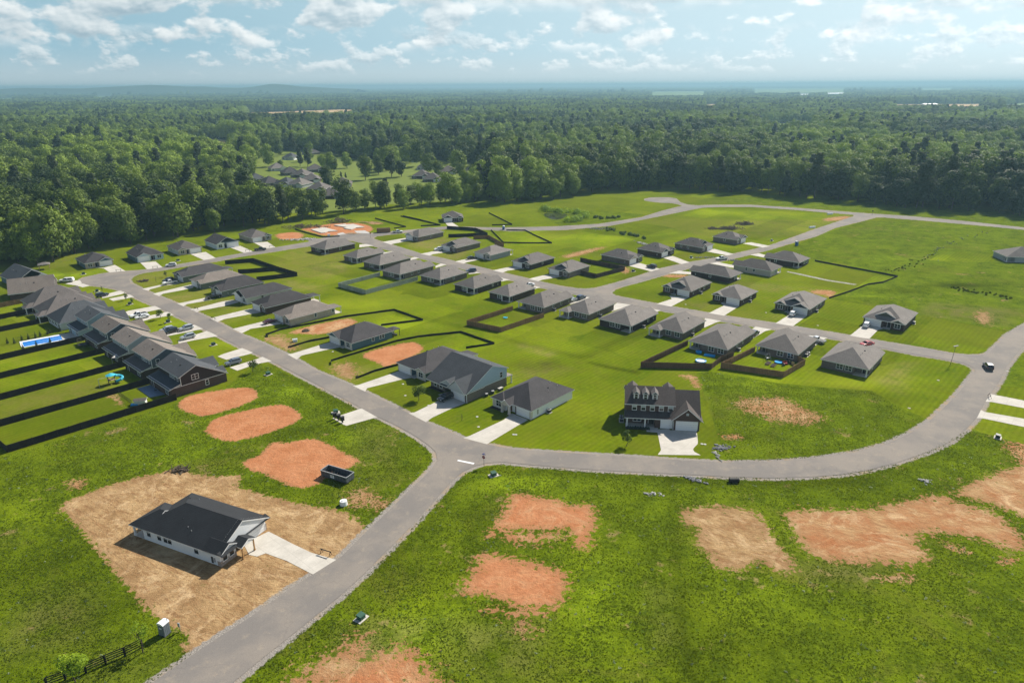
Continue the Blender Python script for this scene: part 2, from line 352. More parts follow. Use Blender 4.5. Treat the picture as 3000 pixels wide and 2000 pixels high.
ROUGH = [
 CP('p', (-200, 1390), (0, 1335), (40, 1325), (160, 1290), (520, 1180), (640, 1150), (760, 1060), (954, 1140), (1059, 1196), (1254, 1303), (1275, 1350), (1201, 1434), (1000, 1630), (600, 1900), (430, 2020), (-300, 2020)),
 CP('p', (1473, 1353), (1759, 1378), (2050, 1392), (2361, 1398), (2638, 1352), (2829, 1258), (2836, 1255), (2900, 1272), (3000, 1300), (3300, 1380), (3300, 2030), (660, 2030), (1071, 1677), (1286, 1452), (1357, 1382)),
 CP('q4', (95, 568), (200, 560), (680, 640), (1000, 670), (1300, 690), (1550, 830), (1690, 885), (1550, 995), (1400, 1060), (1200, 1115), (900, 1160), (600, 1182), (300, 1186), (240, 1100), (250, 1040), (180, 800)),
 CP('c5', (560, 862), (700, 800), (1000, 722), (1190, 662), (800, 600), (450, 518), (200, 400), (440, 290), (880, 150), (1500, 155), (2500, 240), (3000, 300), (2700, 900), (2352, 1100), (2200, 1165), (1400, 1012), (1000, 935)),
 CP('p', (3300, 900), (2975, 1050), (2945, 1090), (2925, 1130), (3000, 1135), (3300, 1150)),
 CP('f2', (850, 622), (1100, 620), (1560, 655), (2352, 728), (2600, 750), (2600, 690), (2000, 630), (1500, 600), (1100, 590)),
 CP('c3', (1330, 60), (1500, 30), (2000, 60), (2330, 90), (1900, 190), (1560, 205), (1420, 130)),
 CP('c4', (240, 215), (480, 260), (640, 310), (560, 330), (350, 285)),
]
MOWN = [CP('c5', (1640, 425), (2180, 460), (2050, 530), (1470, 510))]
DRY = [  # (outline, amount) straw-brown thin turf
 (CP('c2', (900, 380), (1400, 470), (1300, 620), (1100, 680), (700, 640), (640, 520), (760, 440)), .55), (CP('c2', (700, 680), (1100, 740), (1050, 800), (760, 770)), .7),
 (CP('c3', (120, 350), (480, 300), (560, 320), (420, 420), (200, 400)), .8), (CP('c3', (350, 440), (740, 420), (640, 500), (480, 520)), .7),
 (CP('v4', (1400, 370), (1960, 290), (1960, 380), (1560, 460)), .8), (CP('v4', (1240, 280), (1750, 200), (1740, 230), (1300, 330)), .6), (CP('v4', (1680, 490), (2270, 390), (2260, 440), (1760, 530)), .8), (CP('v4', (1000, 120), (1300, 80), (1540, 80), (1400, 220), (1150, 270), (1000, 200)), .6),
 (CP('c2', (560, 1230), (1150, 1210), (800, 1310), (1000, 1330), (740, 1360)), .7), (CP('q2', (690, 690), (1140, 710), (960, 780), (870, 850), (740, 770)), .8),
 (CP('q3', (700, 640), (1000, 720), (800, 800), (480, 830), (430, 760)), .45), (CP('y0', (0, 850), (1240, 560), (1330, 690), (0, 1050)), .5),
 (CP('c4', (900, 480), (1350, 520), (1280, 480), (1000, 430)), .3), (CP('c4', (1400, 700), (2100, 760), (1800, 800), (1500, 780)), .5), (CP('c4', (850, 880), (1280, 900), (1180, 980), (900, 940)), .4),
 (CP('c4', (1350, 970), (1880, 1010), (1850, 1080), (1400, 1040)), .25), (CP('q4', (1400, 520), (1620, 500), (1500, 700), (1300, 620)), .5), (CP('c5', (1500, 900), (2300, 960), (2200, 1110), (1400, 1000)), .8),
 (CP('f2', (560, 690), (1500, 700), (1350, 770), (900, 780)), .35), (CP('c3', (1200, 1280), (1460, 1350), (1440, 1385), (1200, 1310)), .9), (CP('n1', (280, 950), (620, 1000), (560, 1300), (100, 1400), (0, 1250)), .55),
 (CP('m5', (640, 1180), (1300, 1130), (1400, 1500), (1000, 1568), (700, 1400)), .5), (CP('m5', (0, 1240), (200, 1180), (560, 1200), (300, 1400), (0, 1500)), .75), (CP('m6', (900, 800), (1380, 800), (1250, 890), (950, 880)), .8),
 (CP('m5', (2050, 950), (2120, 950), (2160, 1300), (2090, 1300)), .6), (CP('d7', (1350, 560), (1800, 600), (1750, 1000), (1400, 900)), .45), (CP('n1', (700, 1330), (1250, 1350), (1000, 1568), (560, 1568)), .35),
 (CP('w9', (0, 0), (2352, 0), (1500, 650), (0, 700)), .3), (CP('c2', (650, 800), (1000, 830), (900, 960), (600, 1000), (150, 1100), (0, 960)), .3),
]
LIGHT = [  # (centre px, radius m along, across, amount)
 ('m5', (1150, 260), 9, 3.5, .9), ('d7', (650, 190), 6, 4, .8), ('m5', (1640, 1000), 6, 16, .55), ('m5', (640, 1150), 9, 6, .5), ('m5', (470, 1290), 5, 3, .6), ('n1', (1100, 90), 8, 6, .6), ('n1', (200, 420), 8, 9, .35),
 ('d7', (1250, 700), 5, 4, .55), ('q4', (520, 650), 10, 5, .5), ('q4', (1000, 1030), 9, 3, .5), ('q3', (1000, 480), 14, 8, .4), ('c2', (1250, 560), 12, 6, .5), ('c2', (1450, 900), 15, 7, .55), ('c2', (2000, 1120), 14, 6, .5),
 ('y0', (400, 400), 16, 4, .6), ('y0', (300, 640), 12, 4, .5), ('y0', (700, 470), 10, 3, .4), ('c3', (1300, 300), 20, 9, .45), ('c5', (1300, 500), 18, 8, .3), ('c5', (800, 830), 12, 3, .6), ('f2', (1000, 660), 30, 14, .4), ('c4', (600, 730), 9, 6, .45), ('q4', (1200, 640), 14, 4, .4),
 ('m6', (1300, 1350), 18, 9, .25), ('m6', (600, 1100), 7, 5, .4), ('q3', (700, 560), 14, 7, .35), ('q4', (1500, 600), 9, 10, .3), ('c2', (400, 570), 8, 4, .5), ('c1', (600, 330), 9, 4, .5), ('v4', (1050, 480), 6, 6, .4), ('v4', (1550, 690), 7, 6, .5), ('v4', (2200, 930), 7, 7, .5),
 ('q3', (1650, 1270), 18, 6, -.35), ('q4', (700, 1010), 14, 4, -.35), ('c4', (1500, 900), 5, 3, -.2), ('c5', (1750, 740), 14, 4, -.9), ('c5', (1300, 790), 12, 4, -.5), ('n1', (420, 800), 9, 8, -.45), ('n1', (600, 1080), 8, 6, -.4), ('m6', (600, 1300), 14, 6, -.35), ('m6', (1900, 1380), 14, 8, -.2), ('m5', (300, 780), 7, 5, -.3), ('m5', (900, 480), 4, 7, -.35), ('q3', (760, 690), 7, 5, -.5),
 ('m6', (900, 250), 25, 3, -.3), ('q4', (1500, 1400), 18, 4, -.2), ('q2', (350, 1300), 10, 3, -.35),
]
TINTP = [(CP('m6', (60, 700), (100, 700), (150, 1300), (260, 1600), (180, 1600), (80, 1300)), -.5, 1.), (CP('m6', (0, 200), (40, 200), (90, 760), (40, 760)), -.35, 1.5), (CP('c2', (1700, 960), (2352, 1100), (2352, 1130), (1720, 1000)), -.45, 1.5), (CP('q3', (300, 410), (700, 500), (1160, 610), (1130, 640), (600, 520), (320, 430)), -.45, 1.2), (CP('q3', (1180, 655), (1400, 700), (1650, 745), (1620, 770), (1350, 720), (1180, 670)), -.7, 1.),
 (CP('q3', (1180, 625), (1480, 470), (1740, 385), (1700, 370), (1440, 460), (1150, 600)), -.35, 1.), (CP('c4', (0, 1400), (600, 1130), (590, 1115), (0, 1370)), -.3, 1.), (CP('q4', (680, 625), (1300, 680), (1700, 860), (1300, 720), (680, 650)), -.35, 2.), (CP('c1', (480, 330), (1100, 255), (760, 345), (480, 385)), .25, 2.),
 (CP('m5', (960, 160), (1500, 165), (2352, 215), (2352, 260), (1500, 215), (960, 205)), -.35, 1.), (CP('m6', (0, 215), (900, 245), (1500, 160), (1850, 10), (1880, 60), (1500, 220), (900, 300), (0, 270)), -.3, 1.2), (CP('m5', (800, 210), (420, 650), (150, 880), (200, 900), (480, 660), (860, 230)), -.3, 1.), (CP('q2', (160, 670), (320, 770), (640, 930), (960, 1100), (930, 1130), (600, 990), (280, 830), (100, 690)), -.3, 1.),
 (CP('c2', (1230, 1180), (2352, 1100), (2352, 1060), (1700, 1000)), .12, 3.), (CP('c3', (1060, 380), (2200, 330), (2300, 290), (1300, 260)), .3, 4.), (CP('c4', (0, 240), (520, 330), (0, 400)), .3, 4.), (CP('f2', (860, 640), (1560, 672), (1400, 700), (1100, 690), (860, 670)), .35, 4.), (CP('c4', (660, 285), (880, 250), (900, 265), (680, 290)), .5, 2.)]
W_, E_ = -360., 370.
xs = np.concatenate([[-26000, -14000, -7000, -3500, -1800, -900, -560, -430], np.arange(W_, -110, 1.6), np.arange(-110, 125, .72), np.arange(125, E_, 1.6), [430, 560, 900, 1800, 3500, 7000, 14000, 26000]])
ys = np.concatenate([[-300, -60, 20, 50], np.arange(66, 210, .72), np.arange(210, 330, 1.1), np.arange(330, 640, 2.2), [660, 690, 740, 800, 900, 1100, 1400, 2000, 3000, 5000, 9000, 15000, 27000]])
XX, YY = np.meshgrid(xs, ys); nx, ny = len(xs), len(ys)
X, Y = XX.ravel(), YY.ravel()
dirt = np.zeros_like(X); tan = np.zeros_like(X)
for poly, tn, soft in DIRT:
    sd = sdist(smooth_poly(poly, 1), X, Y, 8.); v = np.clip(.5 + sd / (4.4 * soft + 1.2), 0, 1)
    tan = np.where(v > dirt, tn, tan); tan = np.where((v == 0) & (dirt == 0), tan, tan); dirt = np.maximum(dirt, v)
rough = np.zeros_like(X)
for poly in ROUGH: rough = np.maximum(rough, np.clip(.5 + sdist(poly, X, Y, 6.) / 1.6, 0, 1))
for poly in MOWN: rough = np.minimum(rough, 1 - np.clip(.5 + sdist(poly, X, Y, 6.) / 1.2, 0, 1))
far = (Y > 600) | (X < -340) | (X > 350); rough[far] = 1.
rin = sdist(ROAD_MAIN, X, Y, 6.); ia = sdist(ISL_A, X, Y, 6.); ib = sdist(ISL_B, X, Y, 6.)
rd = np.minimum(rin, np.minimum(-ia, -ib))          # + on asphalt
rd = np.maximum(rd, sdist(BULB, X, Y, 6.))
gravel = np.clip(1.12 + rd / 2.0, 0, 1)
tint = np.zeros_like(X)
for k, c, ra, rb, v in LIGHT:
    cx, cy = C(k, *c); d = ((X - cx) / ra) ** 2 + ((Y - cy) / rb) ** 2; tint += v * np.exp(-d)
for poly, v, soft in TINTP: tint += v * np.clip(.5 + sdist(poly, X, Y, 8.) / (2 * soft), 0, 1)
dry = np.zeros_like(X)
for poly, v in DRY: dry = np.maximum(dry, v * np.clip(.5 + sdist(poly, X, Y, 8.) / 6., 0, 1))
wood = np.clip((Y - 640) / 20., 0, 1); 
me = bpy.data.meshes.new('ground')
idx = np.arange(nx * ny).reshape(ny, nx)
fa = np.stack([idx[:-1, :-1], idx[:-1, 1:], idx[1:, 1:], idx[1:, :-1]], -1).reshape(-1, 4)
me.vertices.add(len(X)); me.vertices.foreach_set('co', np.stack([X, Y, np.zeros_like(X)], -1).ravel())
me.loops.add(fa.size); me.loops.foreach_set('vertex_index', fa.ravel()); me.polygons.add(len(fa)); me.polygons.foreach_set('loop_start', np.arange(len(fa)) * 4)
me.update(calc_edges=True)
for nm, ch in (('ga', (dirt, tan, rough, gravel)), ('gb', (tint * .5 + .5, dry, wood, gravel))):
    a = me.attributes.new(nm, 'FLOAT_COLOR', 'POINT'); a.data.foreach_set('color', np.stack(ch, -1).astype(np.float32).ravel())

# ground material ------------------------------------------------------
m, nt, bs = mat_new('ground_cover', 1., .0); L = nt.links.new
tc = N(nt, 'ShaderNodeTexCoord').outputs['Object']
def noise(sc, det=5., ro=.6, vec=None, dist=0.):
    n = N(nt, 'ShaderNodeTexNoise', Scale=sc, Detail=det, Roughness=ro, Distortion=dist); L(vec or tc, n.inputs['Vector']); return n.outputs['Fac']
def mr(src, a, b, c=0., d=1., smooth=False):
    r = N(nt, 'ShaderNodeMapRange'); r.interpolation_type = 'SMOOTHSTEP' if smooth else 'LINEAR'
    for k, v in zip(('From Min', 'From Max', 'To Min', 'To Max'), (a, b, c, d)): r.inputs[k].default_value = v
    L(src, r.inputs['Value']); return r.outputs[0]
def ma(op, a, b=None, c=None):
    n = N(nt, 'ShaderNodeMath', operation=op)
    for i, v in enumerate((a, b, c)):
        if v is None: continue
        if isinstance(v, (int, float)): n.inputs[i].default_value = v
        else: L(v, n.inputs[i])
    return n.outputs[0]
def mix(f, a, b):
    n = N(nt, 'ShaderNodeMix', data_type='RGBA')
    L(f, n.inputs[0]) if not isinstance(f, (int, float)) else setattr(n.inputs[0], 'default_value', f)
    for i, v in ((6, a), (7, b)):
        if isinstance(v, tuple): n.inputs[i].default_value = (*v, 1)
        else: L(v, n.inputs[i])
    return n.outputs[2]
def scale(c, f):
    n = N(nt, 'ShaderNodeVectorMath', operation='SCALE'); L(c, n.inputs[0]); L(f, n.inputs['Scale']); return n.outputs[0]
ga = N(nt, 'ShaderNodeAttribute', attribute_name='ga'); gb = N(nt, 'ShaderNodeAttribute', attribute_name='gb')
sa = N(nt, 'ShaderNodeSeparateColor'); L(ga.outputs['Color'], sa.inputs[0]); sb = N(nt, 'ShaderNodeSeparateColor'); L(gb.outputs['Color'], sb.inputs[0])
aD, aT, aR = sa.outputs; aTi, aDry, aW = sb.outputs; aG = ga.outputs['Alpha']
nbig, nmid, nfin, nvf = noise(.035, 4.), noise(.22, 5., .65), noise(1.1, 5., .7), noise(4.5, 4., .7)
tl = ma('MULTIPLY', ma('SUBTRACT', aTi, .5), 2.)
# rough turf
g0 = mix(mr(nmid, .38, .64, smooth=True), (.058, .088, .003), (.104, .148, .004))
g0 = mix(mr(noise(.055, 5., .6, dist=1.), .50, .66, 0, .8), g0, (.126, .168, .005)); g0 = mix(mr(noise(.03, 6., .7, dist=1.5), .54, .68, 0, .7), g0, (.120, .118, .020))
g0 = mix(mr(nfin, .46, .80), g0, (.150, .200, .008))
g0 = mix(mr(noise(.6, 3., .6, dist=1.5), .62, .72), g0, (.055, .095, .012))
g0 = mix(ma('MULTIPLY', aDry, mr(nmid, .35, .6)), g0, (.135, .125, .040))
g0 = mix(mr(noise(1.7, 4., .75, dist=.6), .73, .79), g0, (.14, .17, .07))
g0 = mix(mr(ma('ADD', noise(.13, 5., .7), ma('MULTIPLY', nfin, .25)), .74, .82), g0, (.24, .18, .075))
# mown lawn
l0 = mix(mr(nbig, .35, .65, smooth=True), (.092, .132, .003), (.140, .182, .004))
l0 = mix(mr(nmid, .45, .75), l0, (.112, .132, .008))
l0 = mix(ma('MULTIPLY', aDry, mr(ma('ADD', nmid, ma('MULTIPLY', nfin, .4)), .45, .85)), l0, (.200, .165, .060))
rot = N(nt, 'ShaderNodeMapping'); rot.inputs['Rotation'].default_value = (0, 0, math.radians(-47)); L(tc, rot.inputs[0])
wv = N(nt, 'ShaderNodeTexWave', Scale=.22, Distortion=1.2); wv.inputs['Detail'].default_value = 2.; wv.bands_direction = 'Y'; L(rot.outputs[0], wv.inputs['Vector'])
stripe = mr(wv.outputs['Fac'], 0, 1, .92, 1.08)
l0 = scale(l0, stripe)
l0 = scale(l0, mr(nfin, .25, .75, .80, 1.20)); l0 = mix(mr(noise(.35, 7., .78, dist=.8), .56, .70, 0, .55), l0, (.165, .150, .035)); l0 = mix(mr(noise(.12, 6., .7, dist=1.2), .55, .66, 0, .5), l0, (.060, .105, .003))
g0 = scale(g0, mr(nvf, .3, .7, .60, 1.40))
lot = N(nt, 'ShaderNodeTexVoronoi', Scale=1.); lot.inputs['Randomness'].default_value = .22; lot.distance = 'CHEBYCHEV'
lm = N(nt, 'ShaderNodeMapping', vector_type='TEXTURE'); lm.inputs['Rotation'].default_value = (0, 0, math.radians(-41)); lm.inputs['Scale'].default_value = (17., 38., 1.); L(tc, lm.inputs[0]); L(lm.outputs[0], lot.inputs['Vector'])
ls = N(nt, 'ShaderNodeSeparateColor'); L(lot.outputs['Color'], ls.inputs[0])
l0 = scale(l0, mr(ls.outputs[0], 0, 1, .80, 1.18)); l0 = mix(mr(ls.outputs[1], .35, 1., 0., .38), l0, (.150, .165, .012))
g0 = scale(g0, mr(ls.outputs[2], 0, 1, .94, 1.08))
grass = mix(mr(ma('ADD', aR, ma('MULTIPLY', ma('SUBTRACT', nmid, .5), .5)), .4, .6), l0, g0)
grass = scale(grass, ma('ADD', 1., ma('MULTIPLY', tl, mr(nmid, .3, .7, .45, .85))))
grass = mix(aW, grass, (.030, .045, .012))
# soil
rutv = N(nt, 'ShaderNodeMapping', vector_type='TEXTURE'); rutv.inputs['Rotation'].default_value = (0, 0, math.radians(-32)); rutv.inputs['Scale'].default_value = (9., 1.5, 1.); L(tc, rutv.inputs[0])
rut = noise(1.2, 8., .66, rutv.outputs[0], 2.2)
ruty = N(nt, 'ShaderNodeTexWave', Scale=.55, Distortion=9.); ruty.wave_type = 'RINGS'; ruty.inputs['Detail'].default_value = 3.; ruty.inputs['Detail Scale'].default_value = .35; L(tc, ruty.inputs['Vector'])
red = mix(mr(nmid, .3, .7), (.365, .142, .060), (.480, .220, .108)); red = mix(mr(rut, .56, .80, 0, .7), red, (.50, .30, .16))
tn_ = mix(mr(nmid, .35, .65), (.255, .155, .072), (.430, .290, .145)); tn_ = mix(mr(rut, .50, .62, 0, .85), tn_, (.235, .130, .060)); tn_ = mix(mr(ruty.outputs['Fac'], .80, 1., 0., .35), tn_, (.22, .12, .055))
soil = mix(mr(ma('ADD', aT, ma('MULTIPLY', ma('SUBTRACT', nmid, .5), .9)), .25, .75), red, tn_)
pal = ma('MULTIPLY', mr(noise(.10, 7., .78, dist=2.4), .50, .66), mr(aT, .1, .4, .12, .75)); soil = mix(pal, soil, (.58, .42, .24)); soil = mix(mr(noise(.17, 7., .82, dist=1.6), .58, .68, 0, .6), soil, (.235, .125, .060)); soil = scale(soil, mr(nfin, .25, .75, .80, 1.16)); soil = scale(soil, mr(nvf, .3, .7, .93, 1.07))
soil = mix(mr(aD, .50, .80, .55, 0), soil, (.25, .145, .070))
edge = ma('ADD', aD, ma('MULTIPLY', ma('SUBTRACT', ma('ADD', ma('MULTIPLY', nfin, .6), ma('MULTIPLY', noise(.5, 6., .75), .4)), .5), 2.3))
dm = mr(edge, .47, .56)
col = mix(dm, grass, soil)
# tufts creeping over the bare soil
tuf = mr(noise(.55, 7., .8), .60, .64); inner = mr(aD, .6, 1., 1., .0)
col = mix(ma('MULTIPLY', ma('MULTIPLY', tuf, dm), mr(ma('ADD', inner, ma('MULTIPLY', aT, .25)), .0, .6)), col, (.085, .110, .022))
# gravel shoulder
gr = mix(mr(nvf, .35, .65), (.16, .145, .13), (.36, .33, .295)); gr = mix(mr(nmid, .5, .7), gr, (.33, .25, .16))
col = mix(mr(ma('ADD', aG, ma('MULTIPLY', ma('SUBTRACT', nfin, .5), 1.1)), .55, .68), col, gr)
L(col, bs.inputs['Base Color'])
bh = ma('ADD', ma('MULTIPLY', nfin, ma('MULTIPLY', aR, 1.)), ma('MULTIPLY', nvf, .35))
bp = N(nt, 'ShaderNodeBump', Strength=.8, Distance=.35); L(bh, bp.inputs['Height']); L(bp.outputs[0], bs.inputs['Normal'])
M['ground'] = m; me.materials.append(m); me.update()
link('ground', me, kind='structure')

# asphalt ---------------------------------------------------------------
m, nt, bs = mat_new('asphalt', .92, .2); L = nt.links.new; tc = N(nt, 'ShaderNodeTexCoord').outputs['Object']
c = mix(mr(noise(.09, 4.), .4, .62, smooth=True), (.180, .165, .152), (.228, .202, .175))
c = mix(mr(noise(.35, 5., .7), .56, .8), c, (.30, .255, .20)); c = scale(c, mr(noise(7., 3., .7), .3, .7, .88, 1.12))
c = mix(mr(noise(.22, 7., .8, dist=2.2), .498, .503), c, (.14, .125, .118)) if False else c
v = N(nt, 'ShaderNodeTexVoronoi', Scale=.075); v.feature = 'DISTANCE_TO_EDGE'; nv = N(nt, 'ShaderNodeTexNoise', Scale=.5, Detail=4.); L(tc, nv.inputs['Vector'])
vm = N(nt, 'ShaderNodeVectorMath', operation='MULTIPLY_ADD'); L(nv.outputs['Color'], vm.inputs[0]); vm.inputs[1].default_value = (3, 3, 3); L(tc, vm.inputs[2]); L(vm.outputs[0], v.inputs['Vector'])
c = mix(mr(v.outputs['Distance'], .0, .008, .22, 0.), c, (.10, .09, .085))
c = mix(mr(noise(.11, 6., .75, dist=1.), .66, .74, 0, .55), c, (.40, .30, .20))
L(c, bs.inputs['Base Color']); M['asphalt'] = m
m, nt, bs = mat_new('concrete', .9, .2); L = nt.links.new; tc = N(nt, 'ShaderNodeTexCoord').outputs['Object']
c = mix(mr(noise(.3, 5., .7), .3, .7), (.41, .385, .34), (.55, .52, .465)); c = scale(c, mr(noise(5., 3.), .3, .7, .94, 1.06))
rr = N(nt, 'ShaderNodeMapping'); rr.inputs['Rotation'].default_value = (0, 0, math.radians(-48)); L(tc, rr.inputs[0])
sx = N(nt, 'ShaderNodeSeparateXYZ'); L(rr.outputs[0], sx.inputs[0])
jt = ma('MAXIMUM', ma('GREATER_THAN', ma('FRACT', ma('DIVIDE', sx.outputs[0], 3.)), .965), ma('GREATER_THAN', ma('FRACT', ma('DIVIDE', sx.outputs[1], 3.)), .965))
c = mix(ma('MULTIPLY', jt, .35), c, (.30, .28, .25)); L(c, bs.inputs['Base Color']); M['concrete'] = m
m, nt, bs = mat_new('water', .08, .6); bs.inputs['Base Color'].default_value = (.03, .035, .02, 1); M['pond'] = m
m, nt, bs = mat_new('pool_water', .05, .5); L = nt.links.new; tc = N(nt, 'ShaderNodeTexCoord').outputs['Object']
L(mix(mr(noise(1.2, 3., dist=1.), .4, .6), (.0, .13, .52), (.01, .22, .66)), bs.inputs['Base Color']); M['poolw'] = m
m, nt, bs = mat_new('field', .95, .1); L = nt.links.new; tc = N(nt, 'ShaderNodeTexCoord').outputs['Object']
L(mix(mr(noise(.01, 3.), .4, .6), (.50, .33, .16), (.42, .30, .16)), bs.inputs['Base Color']); M['field_tan'] = m
m, nt, bs = mat_new('field_g', .95, .1); L = nt.links.new; tc = N(nt, 'ShaderNodeTexCoord').outputs['Object']
L(mix(mr(noise(.01, 3.), .4, .6), (.17, .22, .04), (.12, .20, .03)), bs.inputs['Base Color']); M['field_green'] = m

# the street network as one road surface: outline minus the two blocks it rings
def ring_sheet(name, outer, holes, z, m):
    bm = bmesh.new(); edges = []
    for ring in [outer] + holes:
        vs = [bm.verts.new((x, y, z)) for x, y in ring]
        for i in range(len(vs)): edges.append(bm.edges.new((vs[i], vs[(i + 1) % len(vs)])))
    bmesh.ops.triangle_fill(bm, use_beauty=True, use_dissolve=False, edges=edges, normal=(0, 0, 1))
    for f in bm.faces:
        if f.normal.z < 0: f.normal_flip()
    me = bpy.data.meshes.new(name); bm.to_mesh(me); bm.free(); me.materials.append(m); return link(name, me, kind='structure')
ring_sheet('road', ROAD_MAIN, [ISL_A, ISL_B], .060, M['asphalt'])
sheet('road', [BULB], .066, M['asphalt'], kind='structure')
sheet('road', [STUB], .066, M['asphalt'], kind='structure')
sheet('road_marking', [CP('e3', (150, 470), (178, 445), (552, 520), (525, 550))], .070, M['trim_white'], kind='structure')

